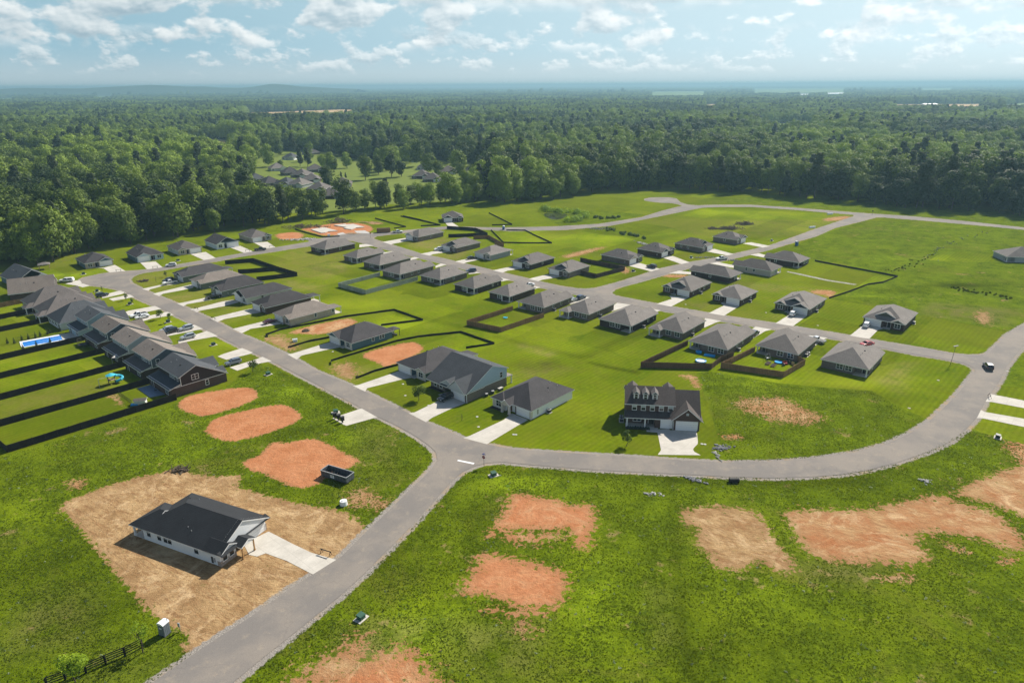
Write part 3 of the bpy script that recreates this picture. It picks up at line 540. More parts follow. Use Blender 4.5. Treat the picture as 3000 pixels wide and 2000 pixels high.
DRIVE = [
 ('n0', [(1800, 900), (2150, 735), (2480, 905), (2740, 1027), (3200, 1160), (2900, 1400), (2400, 1140), (2110, 1035), (1990, 1080), (1880, 1055)]),
 ('q3', [(395, 1190), (470, 1130), (620, 1190), (520, 1245), (237, 1415), (20, 1357), (80, 1338)]),
 ('t2', [(830, 1250), (1080, 1250), (1090, 1300), (1330, 1290), (1345, 1320), (1905, 1330), (1925, 1395), (1945, 1560), (1940, 1620), (1860, 1700), (1840, 1740), (1870, 1790), (2010, 1860), (1080, 1850), (1150, 1750), (1090, 1440), (1070, 1375), (840, 1355)]),
 ('q2', [(1670, 960), (1790, 930), (1790, 900), (1930, 1035), (1800, 1085), (1620, 1170), (1555, 1215), (1400, 1130), (1460, 1120), (1615, 1045), (1740, 980)]),
 ('q2', [(1320, 740), (1450, 800), (1340, 820), (1020, 900), (1000, 938), (885, 880), (940, 870), (1220, 775)]),
 ('q2', [(685, 475), (790, 520), (640, 550), (420, 600), (375, 637), (280, 590), (340, 580), (600, 500)]),
 ('c2', [(640, 1060), (720, 1090), (660, 1100), (420, 1140), (340, 1180), (255, 1140), (540, 1070)]),
 ('c2', [(440, 950), (520, 990), (440, 1000), (180, 1050), (110, 1080), (50, 1045), (100, 1030), (370, 965)]),
 ('v4', [(2280, 420), (2352, 450), (2160, 500), (1850, 560), (1810, 585), (1720, 540), (1800, 530), (2150, 440)]),
 ('v4', [(1950, 390), (2060, 410), (1900, 440), (1700, 475), (1650, 505), (1560, 468), (1620, 460)]),
 ('v4', [(1780, 225), (1780, 270), (1640, 300), (1400, 345), (1350, 375), (1275, 345), (1350, 325), (1640, 255)]),
 ('v4', [(1540, 195), (1650, 195), (1560, 225), (1400, 245), (1240, 290), (1215, 308), (1135, 285), (1200, 270), (1400, 225)]),
 ('c1', [(950, 265), (1055, 238), (1165, 302), (1105, 302), (1010, 312), (955, 272), (900, 265)]),
 ('c1', [(1285, 215), (1430, 208), (1495, 262), (1360, 288)]), ('c1', [(1750, 140), (1890, 120), (1985, 178), (1880, 198)]), 
 ('c2', [(230, 392), (325, 377), (445, 430), (370, 446)]), ('c2', [(450, 348), (575, 340), (650, 390), (560, 405)]),
 ('c1', [(600, 412), (690, 384), (740, 378), (830, 345), (760, 395), (740, 420), (680, 425)]), ('c1', [(690, 425), (760, 410), (830, 430), (760, 445)]),
 ('c1', [(930, 520), (1000, 500), (1130, 468), (1185, 490), (1020, 530), (940, 545)]), ('c1', [(1000, 550), (1190, 510), (1275, 525), (1040, 570)]),
 ('c1', [(1100, 690), (1180, 660), (1440, 612), (1500, 640), (1200, 700), (1100, 720)]), ('c1', [(1290, 735), (1350, 710), (1560, 665), (1620, 695), (1400, 730), (1300, 760)]),
 ('c1', [(1480, 870), (1640, 820), (1790, 788), (1870, 825), (1650, 870), (1500, 900)]), ('c1', [(1640, 930), (1900, 845), (1960, 868), (2010, 890), (1760, 935), (1640, 960)]),
 ('c1', [(2000, 1080), (2040, 1060), (2230, 1000), (2330, 1040), (2300, 1055), (2080, 1110)]), ('c1', [(2110, 1180), (2352, 1105), (2460, 1065), (2560, 1110), (2352, 1150), (2180, 1210)]),
 ('q2', [(775, 1150), (970, 1085), (1130, 1160), (1100, 1170), (830, 1245), (810, 1235)]),
 ('c4', [(440, 560), (530, 530), (735, 590), (650, 612)]), ('c4', [(760, 487), (850, 470), (1005, 530), (930, 545)]), ('c4', [(1140, 425), (1230, 405), (1415, 455), (1370, 470)]), ('c4', [(1490, 355), (1570, 345), (1750, 380), (1700, 398)]),
 ('c4', [(1030, 620), (1030, 640), (760, 628), (860, 600)]), ('c4', [(1430, 560), (1430, 585), (1170, 535), (1240, 522)]), ('c4', [(1713, 465), (1713, 490), (1560, 460), (1640, 445)]),
 ('c4', [(820, 835), (870, 840), (1000, 850), (960, 870), (825, 940), (695, 912), (840, 865)]), ('c4', [(1290, 905), (1350, 900), (1470, 925), (1320, 1020), (1180, 995), (1320, 925)]),
 ('c4', [(1890, 985), (2090, 1015), (1950, 1118), (1790, 1090), (1920, 1010)]), ('c5', [(880, 1100), (1060, 1120), (1090, 1130), (1010, 1150), (930, 1232), (750, 1203)]),
 ('c3', [(1420, 640), (1550, 660), (1500, 670), (1370, 690), (1330, 705), (1250, 682), (1290, 670), (1400, 645)]), ('c3', [(1100, 565), (1200, 585), (1060, 605), (1000, 628), (905, 605), (960, 595)]),
 ('c3', [(690, 495), (800, 500), (770, 510), (680, 530), (640, 545), (565, 523), (620, 510)]), ('c3', [(410, 420), (530, 430), (470, 440), (370, 455), (330, 472), (255, 452)]), ('c3', [(120, 305), (230, 330), (160, 330), (0, 360), (-20, 372), (-110, 345), (60, 315)]),
 ('c3', [(480, 160), (545, 160), (612, 203), (520, 206)]),
 ('c2', [(1420, 365), (1540, 358), (1570, 375), (1420, 392)]), ('c2', [(1630, 440), (1730, 428), (1745, 440), (1640, 455)]), ('c2', [(1885, 490), (1930, 480), (1970, 490), (1890, 510)]), ('c2', [(2120, 560), (2170, 540), (2225, 550), (2120, 580)]),
 ('c3', [(695, 610), (740, 605), (805, 627), (700, 637)]), ('c3', [(985, 672), (1010, 668), (1080, 690), (990, 706)]), ('c3', [(1280, 735), (1370, 755), (1290, 780)]), ('c3', [(1625, 880), (1770, 845), (1820, 852), (1790, 868), (1630, 915)]),
 ('c4', [(290, 935), (340, 900), (465, 918), (410, 940), (290, 980)]), ('c4', [(590, 960), (610, 945), (740, 970), (700, 985)]), ('c4', [(1130, 1070), (1150, 1040), (1300, 1065), (1240, 1085), (1135, 1130)]),
 ('c4', [(1530, 1180), (1610, 1118), (1770, 1145), (1700, 1160), (1590, 1225)]), ('c4', [(2060, 1250), (2100, 1198), (2275, 1222), (2230, 1240), (2150, 1300)]), ('c5', [(870, 1280), (880, 1275), (1000, 1300), (960, 1325)]),
 ('q4', [(2085, 768), (2120, 715), (2351, 760), (2500, 790), (2500, 850), (2351, 812), (2130, 770)]), ('q4', [(2012, 880), (2050, 822), (2080, 838), (2351, 885), (2500, 912), (2500, 975), (2351, 942), (2080, 885)]),
]
for i_, (k, p) in enumerate(DRIVE): sheet('driveway', [CP(k, *p)], .040 + i_ * .0002, M['concrete'], kind='structure')
sheet('pond', [smooth_poly(CP('c3', (1385, 80), (1450, 72), (1560, 78), (1620, 95), (1560, 130), (1480, 140), (1400, 110)), 2)], .05, M['pond'], kind='structure')
# far fields that break the woods
CLEAR_T = CP('f1', (1150, 545), (1165, 480), (1150, 430), (1180, 380), (1240, 375), (1500, 385), (1640, 420), (1850, 420), (2050, 425), (2210, 440), (2200, 480), (2180, 596), (2110, 606), (1990, 614), (1800, 625), (1600, 650), (1400, 664), (1150, 670))
FIELDS = [('f1', [(1060, 212), (1170, 203), (1270, 202), (1390, 197), (1560, 191), (1700, 192), (1800, 200), (1560, 215), (1200, 225)], 'field_tan'), ('f1', [(380, 195), (430, 193), (430, 204), (370, 206)], 'field_tan'),
 ('f2', [(1140, 254), (1388, 256), (1380, 272), (1150, 270)], 'field_green'), ('f2', [(640, 108), (890, 106), (880, 127), (640, 130)], 'field_green'), ('f2', [(1110, 94), (1530, 93), (1530, 112), (1110, 116)], 'field_green'),
 ('f2', [(1750, 167), (2160, 165), (2150, 183), (1760, 180)], 'field_tan'), ('f2', [(2250, 172), (2352, 160), (2450, 165), (2400, 190), (2260, 186)], 'field_green'), ('f2', [(1880, 92), (2030, 92), (2020, 104), (1880, 106)], 'field_green'),
 ('f1', [(1930, 322), (2210, 318), (2210, 332), (1940, 332)], 'field_green'), ('f1', [(800, 335), (900, 325), (1000, 328), (1090, 335), (1060, 372), (900, 350)], 'field_tan'), ('f2', [(1320, 119), (1365, 118), (1365, 124), (1320, 125)], 'plastic_white'), ('f2', [(1445, 114), (1530, 112), (1532, 118), (1445, 119)], 'plastic_white'),
 ('f1', [(0, 140), (60, 136), (60, 143), (0, 146)], 'field_green'), ('f1', [(440, 128), (520, 127), (520, 134), (440, 136)], 'field_green'), ('f2', [(880, 168), (940, 166), (950, 176), (890, 177)], 'field_tan'), ('f1', [(1920, 162), (1990, 162), (1980, 168), (1920, 168)], 'field_tan')]
for k, p, mm in FIELDS: sheet('water' if mm == 'plastic_white' else 'field', [CP(k, *p)], .4, M[mm], kind='structure')
CLEARING = CLEAR_T
sheet('grass_field', [CLEARING], .03, mat('clearing_grass', (.115, .155, .006), .95, .2, .05), kind='structure')
# ------------------------------------------------------------------ house kit
# local frame of a house: +x to the right of someone facing its front, +y from front to back, origin at the footprint centre
def roof_shell(mb, x0, x1, y0, y1, ze, p, axis='y', g=(False, False), th=.2, sh='shingle_grey', tr='trim_white', ridge=None):
    """ridge along `axis`; g says which ends (low, high) are gables; returns ridge height.  ridge: position of ridge across (0..1)"""
    if axis == 'x': T = lambda u, v, z: (v, u, z); a0, a1, b0, b1 = y0, y1, x0, x1
    else: T = lambda u, v, z: (u, v, z); a0, a1, b0, b1 = x0, x1, y0, y1
    k = .5 if ridge is None else ridge; am = a0 + (a1 - a0) * k; h = (a1 - a0) / 2
    p0 = p; zr = ze + p * min(am - a0, a1 - am) if ridge is None else ze + p * (am - a0)
    r0 = b0 if g[0] else b0 + h; r1 = b1 if g[1] else b1 - h
    if r1 < r0: r0 = r1 = (b0 + b1) / 2
    ze1 = ze if ridge is None else None
    def quad(z):
        A, B, Cc, D = T(a0, b0, ze + z), T(a1, b0, ze + z), T(a1, b1, ze + z), T(a0, b1, ze + z); R0, R1 = T(am, r0, zr + z), T(am, r1, zr + z)
        return A, B, Cc, D, R0, R1
    A, B, Cc, D, R0, R1 = quad(0); A_, B_, C_, D_, S0, S1 = quad(-th)
    flip = axis == 'x'
    def P(pts, m):
        pts = list(pts); mb.poly(pts[::-1] if flip else pts, m)
    P((A, R0, R1, D)[::-1] , sh); P((B, Cc, R1, R0), sh)
    if not g[0]: P((A, B, R0), sh)
    if not g[1]: P((Cc, D, R1), sh)
    P((A_, S0, S1, D_), 'soffit'); P((B_, C_, S1, S0)[::-1], 'soffit')
    if not g[0]: P((A_, B_, S0)[::-1], 'soffit')
    if not g[1]: P((C_, D_, S1)[::-1], 'soffit')
    P((A, A_, D_, D)[::-1], tr); P((B, B_, C_, Cc), tr)
    if g[0]: P((A, A_, S0, R0), tr); P((R0, S0, B_, B), tr)
    else: P((A, A_, B_, B), tr)
    if g[1]: P((D, D_, S1, R1)[::-1], tr); P((R1, S1, C_, Cc)[::-1], tr)
    else: P((D, D_, C_, Cc)[::-1], tr)
    return zr


def gable_tri(mb, x0, x1, y, z0, p, m, face=-1, axis='y', drop=0.):
    """triangular wall closing a gable at depth y; x0..x1 at height z0"""
    xm = (x0 + x1) / 2; zt = z0 + p * (x1 - x0) / 2
    t = .12 * face
    if axis == 'y': a = [(x0, y, z0 - drop), (x1, y, z0 - drop), (x1, y, z0), (xm, y, zt), (x0, y, z0)]; off = Vector((0, t, 0))
    else: a = [(y, x0, z0 - drop), (y, x1, z0 - drop), (y, x1, z0), (y, xm, zt), (y, x0, z0)]; off = Vector((t, 0, 0))
    if drop == 0: a = [a[0], a[1], a[3]]
    b = [tuple(Vector(q) + off) for q in a]; n = len(a)
    mb.poly(a, m); mb.poly(b, m)
    for i in range(n): mb.poly([a[i], a[(i + 1) % n], b[(i + 1) % n], b[i]], m)


WC = {}
def win_mesh(w, h, trim='trim_white', grid=True):
    k = (w, h, trim)
    if k in WC: return WC[k]
    f = MB(); t = .11
    f.box(-w / 2 - t, w / 2 + t, -.07, .02, h, h + t, trim); f.box(-w / 2 - t, w / 2 + t, -.09, .02, -t, 0, trim)
    f.box(-w / 2 - t, -w / 2, -.07, .02, 0, h, trim); f.box(w / 2, w / 2 + t, -.07, .02, 0, h, trim)
    f.box(-w / 2, w / 2, -.06, .02, h * .5 - .03, h * .5 + .03, trim)
    n = max(1, round(w / .85))
    for i in range(1, n): x = -w / 2 + w * i / n; f.box(x - .05, x + .05, -.062, .02, 0, h, trim)
    g = MB(); g.box(-w / 2, w / 2, -.03, .015, 0, h, 'glass')
    WC[k] = (f.me('window'), g.me('pane')); return WC[k]


def window(root, x, y, z, rz, w=.9, h=1.45, trim='trim_white', shutters=False):
    fm, pm = win_mesh(w, h, trim); f = link('window', fm, root, (x, y, z), rz); link('pane', pm, f)
    if shutters:
        for s in (-1, 1):
            q = MB(); q.box(s * (w / 2 + .33) - .2, s * (w / 2 + .33) + .2, -.05, .02, -.05, h + .05, 'door_dark'); q.build('shutter', root, (x, y, z), rz)
    return f


def garage(root, x, y, w=4.9, h=2.15, rz=0., z=.05):
    g = MB(); g.box(-w / 2, w / 2, -.05, .05, 0, h, 'garage_white'); o = g.build('garage_door', root, (x, y, z), rz)
    f = MB(); t = .14
    f.box(-w / 2 - t, -w / 2, -.08, .04, 0, h + t, 'trim_white'); f.box(w / 2, w / 2 + t, -.08, .04, 0, h + t, 'trim_white'); f.box(-w / 2, w / 2, -.08, .04, h, h + t, 'trim_white')
    f.build('door_frame', o); return o


def door(root, x, y, rz=0., m='door_dark', w=1., h=2.1, z=.1):
    g = MB(); g.box(-w / 2, w / 2, -.04, .04, 0, h, m); o = g.build('door', root, (x, y, z), rz)
    f = MB(); f.box(-w / 2 - .1, -w / 2, -.07, .03, 0, h + .1, 'trim_white'); f.box(w / 2, w / 2 + .1, -.07, .03, 0, h + .1, 'trim_white'); f.box(-w / 2, w / 2, -.07, .03, h, h + .1, 'trim_white'); f.build('door_frame', o); return o


def column(root, x, y, h, s=.28, m='trim_white'):
    c = MB(); c.box(-s / 2, s / 2, -s / 2, s / 2, 0, h, m); c.box(-s / 2 - .05, s / 2 + .05, -s / 2 - .05, s / 2 + .05, 0, .2, m); return c.build('porch_column', root, (x, y, .1))


def ac_unit(p, rz, label):
    r = empty('air_conditioner', (p[0], p[1], .0), rz, label, 'air conditioner', 'air conditioning units beside the houses')
    b = MB(); b.box(-.42, .42, -.42, .42, .1, .85, 'metal_dark'); b.box(-.45, .45, -.45, .45, .85, .92, 'metal_grey'); b.build('casing', r)
    c = MB(); c.box(-.6, .6, -.6, .6, 0, .1, 'concrete'); c.build('base', r)
    f = MB(); f.tube((0, 0, .92), (0, 0, .97), .32, 'vent_black', 10); f.build('fan_grille', r); return r


def roof_bits(root, spots):
    """vents and stack pipes standing on the roof; spots = (x, y, z)"""
    for i, (x, y, z) in enumerate(spots):
        q = MB()
        if i % 3 == 0: q.box(-.2, .2, -.22, .22, -.25, .22, 'vent_black', tp=.05); q.build('roof_vent', root, (x, y, z))
        else: q.tube((0, 0, -.3), (0, 0, .42), .07, 'metal_grey', 6); q.build('stack_pipe', root, (x, y, z))


def local(root, x, y, z=0.):
    c, s = math.cos(root.rotation_euler.z), math.sin(root.rotation_euler.z)
    return (root.location.x + c * x - s * y, root.location.y + s * x + c * y, root.location.z + z)


def place(b, corner, rz, W, D):
    """origin of a house whose footprint corner (in units of half sizes) stands on ground point b"""
    r = math.radians(rz); lx, ly = corner[0] * W / 2, corner[1] * D / 2
    return (b[0] - (math.cos(r) * lx - math.sin(r) * ly), b[1] - (math.sin(r) * lx + math.cos(r) * ly))


OH, EZ = .45, 2.62      # eave overhang and eave height
def ranch(label, b, corner, rz, W, D, wall='brick_grey', roof='shingle_grey', gab='siding_charcoal', gside=1, front=True, notch=None, bump=None, pitch=.5, porchroof=None,
          fgab=('g', 'w'), rearwin=True, sidewin=(), shut=False, group=None, fwall=None, ends=(False, False), gpeak=False, col2=False, ac=0, tr='trim_white', vents=True, H=None, name='ranch_house', entry=True):
    """single-storey house: hip roof with its ridge front to back, garage on side gside (+1 right), optional rear porch cut into a corner (notch=+1/-1)"""
    o = place(b, corner, rz, W, D); root = empty(name, o, math.radians(rz), label, 'house', group)
    w, d = W / 2, D / 2; Hw = EZ + .14 + OH * pitch * .3
    fy = -d
    # footprint: front is stepped (garage stands forward of the entry), back may have a porch cut out
    nx_, ny_ = 3.6, 2.6
    gx0, gx1 = (w - 6.1, w) if gside > 0 else (-w, -w + 6.1)
    bx0, bx1 = (-w, -w + 3.9) if gside > 0 else (w - 3.9, w)
    rec = 1.3
    pts = [(-w, fy)]
    if gside > 0: pts += [(bx1, fy), (bx1, fy + rec), (gx0, fy + rec), (gx0, fy), (w, fy)]
    else: pts += [(gx1, fy), (gx1, fy + rec), (bx0, fy + rec), (bx0, fy), (w, fy)]
    if notch == 1: pts += [(w, d - ny_), (w - nx_, d - ny_), (w - nx_, d), (-w, d)]
    elif notch == -1: pts += [(w, d), (-w + nx_, d), (-w + nx_, d - ny_), (-w, d - ny_)]
    else: pts += [(w, d), (-w, d)]
    mb = MB(); mb.prism(pts, 0, Hw, wall, wall); wo = mb.build('wall', root)
    if fwall:
        q = MB(); q.box(bx0 - .02, bx1 + .02, fy - .06, fy, 0, Hw - .05, fwall); q.box(gx0, gx1 + .02, fy - .06, fy, 0, Hw - .05, fwall); q.build('front_facing', root)
    rb = MB(); zr = roof_shell(rb, -w - OH, w + OH, fy - OH, d + OH, EZ, pitch, 'y', ends, sh=roof, tr=tr)
    gb = MB(); ng = 0
    if 'w' in fgab and front:
        e = .25; cx = (bx0 + bx1) / 2; hw = (bx1 - bx0) / 2 + .35
        roof_shell(rb, cx - hw, cx + hw, fy - OH - .28, fy + hw * 1.05 + .6, EZ + .012, pitch * 1.0, 'y', (True, True), sh=roof, tr=tr)
        gable_tri(gb, cx - hw + .2, cx + hw - .2, fy - .30, EZ + .0, pitch * .98, gab, -1); ng += 1
    if 'g' in fgab and front:
        cx = (gx0 + gx1) / 2; hw = 3.4
        roof_shell(rb, cx - hw, cx + hw, fy - OH - .40, fy + hw * 1.1 + .4, EZ + .022, pitch * .92, 'y', (True, True), sh=roof, tr=tr)
        gable_tri(gb, cx - hw + .2, cx + hw - .2, fy - .34, EZ + .0, pitch * .90, gab, -1); ng += 1
    if 'c' in fgab and front:   # the higher gable set back over the entry
        cx = (gx0 if gside > 0 else gx1) * .55; hw = 3.7; yb = fy + 1.9; zz = EZ + (1.9 + OH) * pitch - .12
        roof_shell(rb, cx - hw, cx + hw, yb - OH, yb + 5.2, zz - .25, pitch * .98, 'y', (True, False), sh=roof, tr=tr)
        gable_tri(gb, cx - hw + .15, cx + hw - .15, yb - .1, zz - .35, pitch * .97, gab, -1); ng += 1
    if bump:   # rear porch standing out beyond the back wall under its own small roof
        bx = bump * (w - 1.9)
        roof_shell(rb, bx - 2.2, bx + 2.2, d - 1.4, d + 2.7, EZ - .05, pitch * .8, 'y', (True, False), sh=roof, tr=tr)
    rb.build('roof', root)
    if ng: gb.build('gable', root)
    if bump:
        bx = bump * (w - 1.9)
        for s in (-1, 1): column(root, bx + s * 1.85, d + 2.3, EZ - .15)
        q = MB(); q.box(bx - 2.1, bx + 2.1, d, d + 2.6, 0, .12, 'concrete'); q.build('porch_slab', root)
        door(root, bx, d + .03, PI)
    if notch:
        column(root, notch * (w - .2), d - .2, EZ - .12, .3)
        if col2: column(root, notch * (w - nx_ + .1), d - .2 + .5, EZ - .12, .3)
        q = MB(); q.box(min(notch * w, notch * (w - nx_)), max(notch * w, notch * (w - nx_)), d - ny_, d + .2, 0, .12, 'concrete'); q.build('porch_slab', root)
        door(root, notch * (w - 1.3), d - ny_ + .03, PI, 'door_dark'); 
    if porchroof:   # flat patio cover behind the house
        sx, dep = porchroof; cx = sx * (w - 2.3); q = MB()
        q.solid([(cx - 2.4, d + .5, 2.5), (cx + 2.4, d + .5, 2.5), (cx + 2.4, d + dep, 2.28), (cx - 2.4, d + dep, 2.28)], [(cx - 2.4, d + .5, 2.68), (cx + 2.4, d + .5, 2.68), (cx + 2.4, d + dep, 2.46), (cx - 2.4, d + dep, 2.46)], 'trim_white', roof); q.build('patio_roof', root)
        for s in (-1, 1): column(root, cx + s * 2.1, d + dep - .3, 2.2, .2)
        q = MB(); q.box(cx - 2.3, cx + 2.3, d, d + dep - .1, 0, .1, 'concrete'); q.build('porch_slab', root)
    if front:
        garage(root, (gx0 + gx1) / 2, fy - .06)
        window(root, (bx0 + bx1) / 2, fy - .065, .75, 0, 1.7, 1.45, shutters=shut)
        if entry:
            ex = (bx1 + .9) if gside > 0 else (bx0 - .9); door(root, ex, fy + rec - .02, 0, 'door_dark')
            q = MB(); a_, b_ = sorted((bx1 if gside > 0 else gx1, gx0 if gside > 0 else bx0)); q.box(a_, b_, fy - .9, fy + rec, 0, .09, 'concrete'); q.build('porch_slab', root)
    if rearwin:
        free = [x for x in (-w + 1.9, -w + 5.0, w - 5.0, w - 1.9) if not (notch and abs(x - notch * (w - 1.8)) < 2.3) and not (bump and abs(x - bump * (w - 1.9)) < 2.8)]
        for x in free[:2] if len(free) > 2 and W < 12.5 else free: window(root, x, d + .01, .85, PI, 1.7 if W > 9.5 else .9, 1.4)
    for s, yy in sidewin: window(root, s * w + s * .01, yy, 1.1, s * PI / 2, .85, 1.15)
    if vents:
        vy = rnd.uniform(-.12, .1) * D
        roof_bits(root, [(s * W * .22, vy + k, EZ + (W * .28 + OH) * pitch) for k, s in ((0, vents_side(rz)), (2.6, vents_side(rz)), (4.4, vents_side(rz)))])
    # meter boxes on the garage-side wall
    q = MB(); q.box(-.2, .2, -.12, 0, .9, 1.6, 'metal_grey'); q.build('meter_box', root, (gside * w, fy + 2.2, 0), gside * PI / 2)
    root['wd'] = (W, D)
    return root


def vents_side(rz): return 1 if rz in (-40, -42, -45) else -1


RZ_S, RZ_N, RZ_C, RZ_D = 140., -41., 48., -131.
houses = {}
def yard_ac(h, sx, y, where): 
    W, D = h['wd']; p = local(h, sx * (W / 2 + .7), y); return ac_unit(p, h.rotation_euler.z, where)


GS = 'grey roofed houses along the middle street, seen from behind'
# the long row seen from behind, right to left ----------------------------------------------------
rowS = [
 ('q4', (1265, 602), 12.4, 16.6, dict(notch=-1, wall='brick_grey', sidewin=((-1, 3.),)), 'grey brick ranch house at the right end of the row, beside the street corner'),
 ('q4', (782, 495), 12.2, 17.0, dict(notch=1, wall='brick_grey'), 'grey brick house whose fenced yard holds raised garden beds'),
 ('c4', (1340, 1400), 12.2, 20.5, dict(notch=1, wall='brick_grey', sidewin=((-1, -2.), (-1, 2.5))), 'big grey brick house with blue pools in its fenced back yard'),
 ('c4', (935, 1243), 10.8, 16.2, dict(bump=1, wall='brick_grey', sidewin=((-1, 0.),)), 'grey brick house with small hipped rear porch, left of the fenced pool yard'),
 ('c4', (460, 1178), 12.2, 17.4, dict(notch=-1, wall='brick_dark', sidewin=((-1, -3.),)), 'dark brown brick house between two grey ones with hipped rear porches'),
 ('c3', (1800, 1068), 10.8, 16.5, dict(bump=1, wall='brick_grey', sidewin=((-1, 2.),)), 'grey brick house with small hipped rear porch, just right of the tan fenced yard'),
 ('c3', (1388, 1003), 12.0, 17.5, dict(notch=1, wall='brick_grey', sidewin=((-1, -2.), (-1, 3.))), 'brown grey house standing behind the tan wooden fence'),
 ('c3', (1075, 900), 10.2, 15.5, dict(notch=-1, wall='brick_brown', col2=True), 'reddish brick house with two-post corner porch, left of the tan fence'),
 ('c3', (750, 825), 10.6, 16.5, dict(notch=-1, wall='brick_dark', col2=True, sidewin=((-1, -3.),)), 'dark brick house with two white porch posts, second left of the tan fence'),
 ('c3', (440, 742), 11.6, 16.0, dict(notch=-1, wall='brick_grey', sidewin=((-1, 0.),)), 'grey brown house right of the pale grey fenced yard'),
 ('c2', (1795, 692), 11.2, 19.8, dict(notch=-1, wall='brick_grey', sidewin=((-1, -1.), (-1, 3.))), 'house standing inside the pale grey fence'),
 ('c2', (1610, 605), 11.2, 18.5, dict(notch=-1, wall='brick_grey'), 'grey house just left of the pale grey fenced yard'),
 ('c2', (1400, 540), 9.6, 16.0, dict(notch=-1, wall='brick_grey', col2=True), 'small grey house with white two-post porch between two larger ones'),
 ('c2', (1108, 458), 11.6, 18.2, dict(notch=-1, wall='brick_brown', sidewin=((-1, 0.),)), 'brown brick house at the far left end of the row, facing the foundations'),
]
for i, (k, q, W, D, kw, lab) in enumerate(rowS):
    # from behind: the corner nearest the camera is the back corner on local -x
    h = ranch(lab, C(k, *q), (-1, 1), RZ_S, W, D, roof='shingle_grey', gside=1 if i % 2 else -1, fgab=('g', 'w') if i in (0, 4, 10) else ('g',), group=GS, **kw); houses['S%d' % i] = h
for i, yy in ((1, 2.), (1, 0.2), (2, 2.5), (3, 2.), (4, 1.), (5, 1.5), (6, 3.)):
    yard_ac(houses['S%d' % i], -1, yy, ['', 'condenser unit by the side wall of the house with garden beds, ' + ('farther from the street' if yy > 1 else 'nearer the street'), 'condenser unit beside the big house with pools', 'condenser unit beside the first house left of the pool yard', 'condenser unit beside the dark brown brick house', 'condenser unit beside the house right of the tan fence', 'condenser unit beside the house behind the tan fence'][i])

GN_ = 'ranch houses facing the middle street from its far side'
rowN = [
 ('c5', (1240, 1165), 12.6, 16.5, dict(wall='brick_brown', gab='siding_olive', gside=-1, fgab=('w', 'c'), shut=True), 'brown brick house with olive gables and a white car on its driveway'),
 ('c4', (2095, 1020), 12.2, 17.0, dict(wall='brick_grey', gab='siding_charcoal', fgab=('g', 'w', 'c'), shut=True, sidewin=((1, 0.), (1, 4.))), 'grey brick house with dark gables and a white car parked before its garage'),
 ('c4', (1470, 930), 11.2, 14.5, dict(wall='brick_brown', gab='brick_grey', fgab=('w',), shut=True, sidewin=((1, 2.),)), 'brown brick house with one small brick gable and an empty driveway'),
 ('c4', (1010, 852), 12.0, 17.2, dict(wall='brick_brown', gab='siding_charcoal', fgab=('w', 'c'), sidewin=((1, -1.), (1, 3.))), 'brown brick house with dark centre gable beside the T junction lawn'),
 ('c3', (1620, 672), 11.0, 15.0, dict(wall='brick_grey', gab='siding_charcoal', gside=-1, fgab=('w', 'c')), 'grey brick house with dark gables and dark fenced yard at the T junction'),
 ('c3', (1270, 598), 10.8, 17.0, dict(wall='brick_dark', gab='siding_charcoal', gside=-1, fgab=('w', 'c'), sidewin=((1, 0.),)), 'dark brick house with charcoal gable, second left of the T junction'),
 ('c3', (905, 512), 10.6, 13.8, dict(wall='siding_grey', gab='brick_pale', gside=-1, fgab=('w',), fwall='brick_pale', porchroof=(1, 2.4)), 'pale grey house with one light gable and a dark car beside it'),
 ('c3', (590, 442), 10.4, 16.8, dict(wall='brick_grey', gab='siding_charcoal', gside=-1, fgab=('w', 'c'), shut=True), 'brick house with brown fenced yard and white car on its driveway'),
 ('c3', (240, 340), 10.2, 18.2, dict(wall='brick_grey', gab='siding_grey', gside=-1, fgab=('g',), sidewin=((1, 0.),)), 'long grey house with white corner porch nearest the foundations'),
]
for i, (k, q, W, D, kw, lab) in enumerate(rowN):
    h = ranch(lab, C(k, *q), (1, -1), RZ_N, W, D, roof='shingle_mid' if i == 5 else 'shingle_grey', group=GN_, **kw); houses['N%d' % i] = h
for i, yy in ((0, 3.), (1, -2.), (2, 0.), (3, -1.)):
    yard_ac(houses['N%d' % i], 1, yy, ['condenser unit at the right wall of the olive gabled brick house', 'condenser unit at the right wall of the grey brick house with dark gables', 'condenser unit at the right wall of the house with one brick gable', 'condenser unit at the right wall of the house on the T junction lawn'][i])
houses['N9'] = ranch('lone brick house with dark gable standing beside the far cross street', C('c3', 465, 160), (-1, -1), 8, 12.2, 11.5, wall='brick_brown', roof='shingle_mid', gside=-1, gab='siding_charcoal', fgab=('g', 'w'), pitch=.5)

GC = 'ranch houses along the street that climbs to the right'
rowC = [
 ('c4', (445, 555), 10.6, 15.8, dict(wall='brick_grey', gab='brick_tan', fgab=('w', 'g'), gside=-1), 'grey house with tan brick gable and dark vehicle on its driveway'),
 ('c4', (740, 488), 11.4, 13.5, dict(wall='brick_brown', gab='siding_charcoal', gside=-1, fgab=('w', 'g')), 'brown brick house with dark garage gable, second along the climbing street'),
 ('c4', (1112, 440), 10.8, 15.2, dict(wall='brick_grey', gab='siding_charcoal', gside=1, fgab=('w', 'c'), sidewin=((-1, 0.), (-1, 4.))), 'long dark roofed house with wide garage, third along the climbing street'),
 ('c4', (1430, 368), 10.4, 13.2, dict(wall='brick_grey', gab='siding_slate', gside=1, fgab=('w', 'g'), sidewin=((-1, 0.),)), 'farthest house on the climbing street, in front of the brush piles'),
]
for i, (k, q, W, D, kw, lab) in enumerate(rowC):
    houses['C%d' % i] = ranch(lab, C(k, *q), (-1, -1), 45., W, D, roof='shingle_mid', group=GC, **kw)
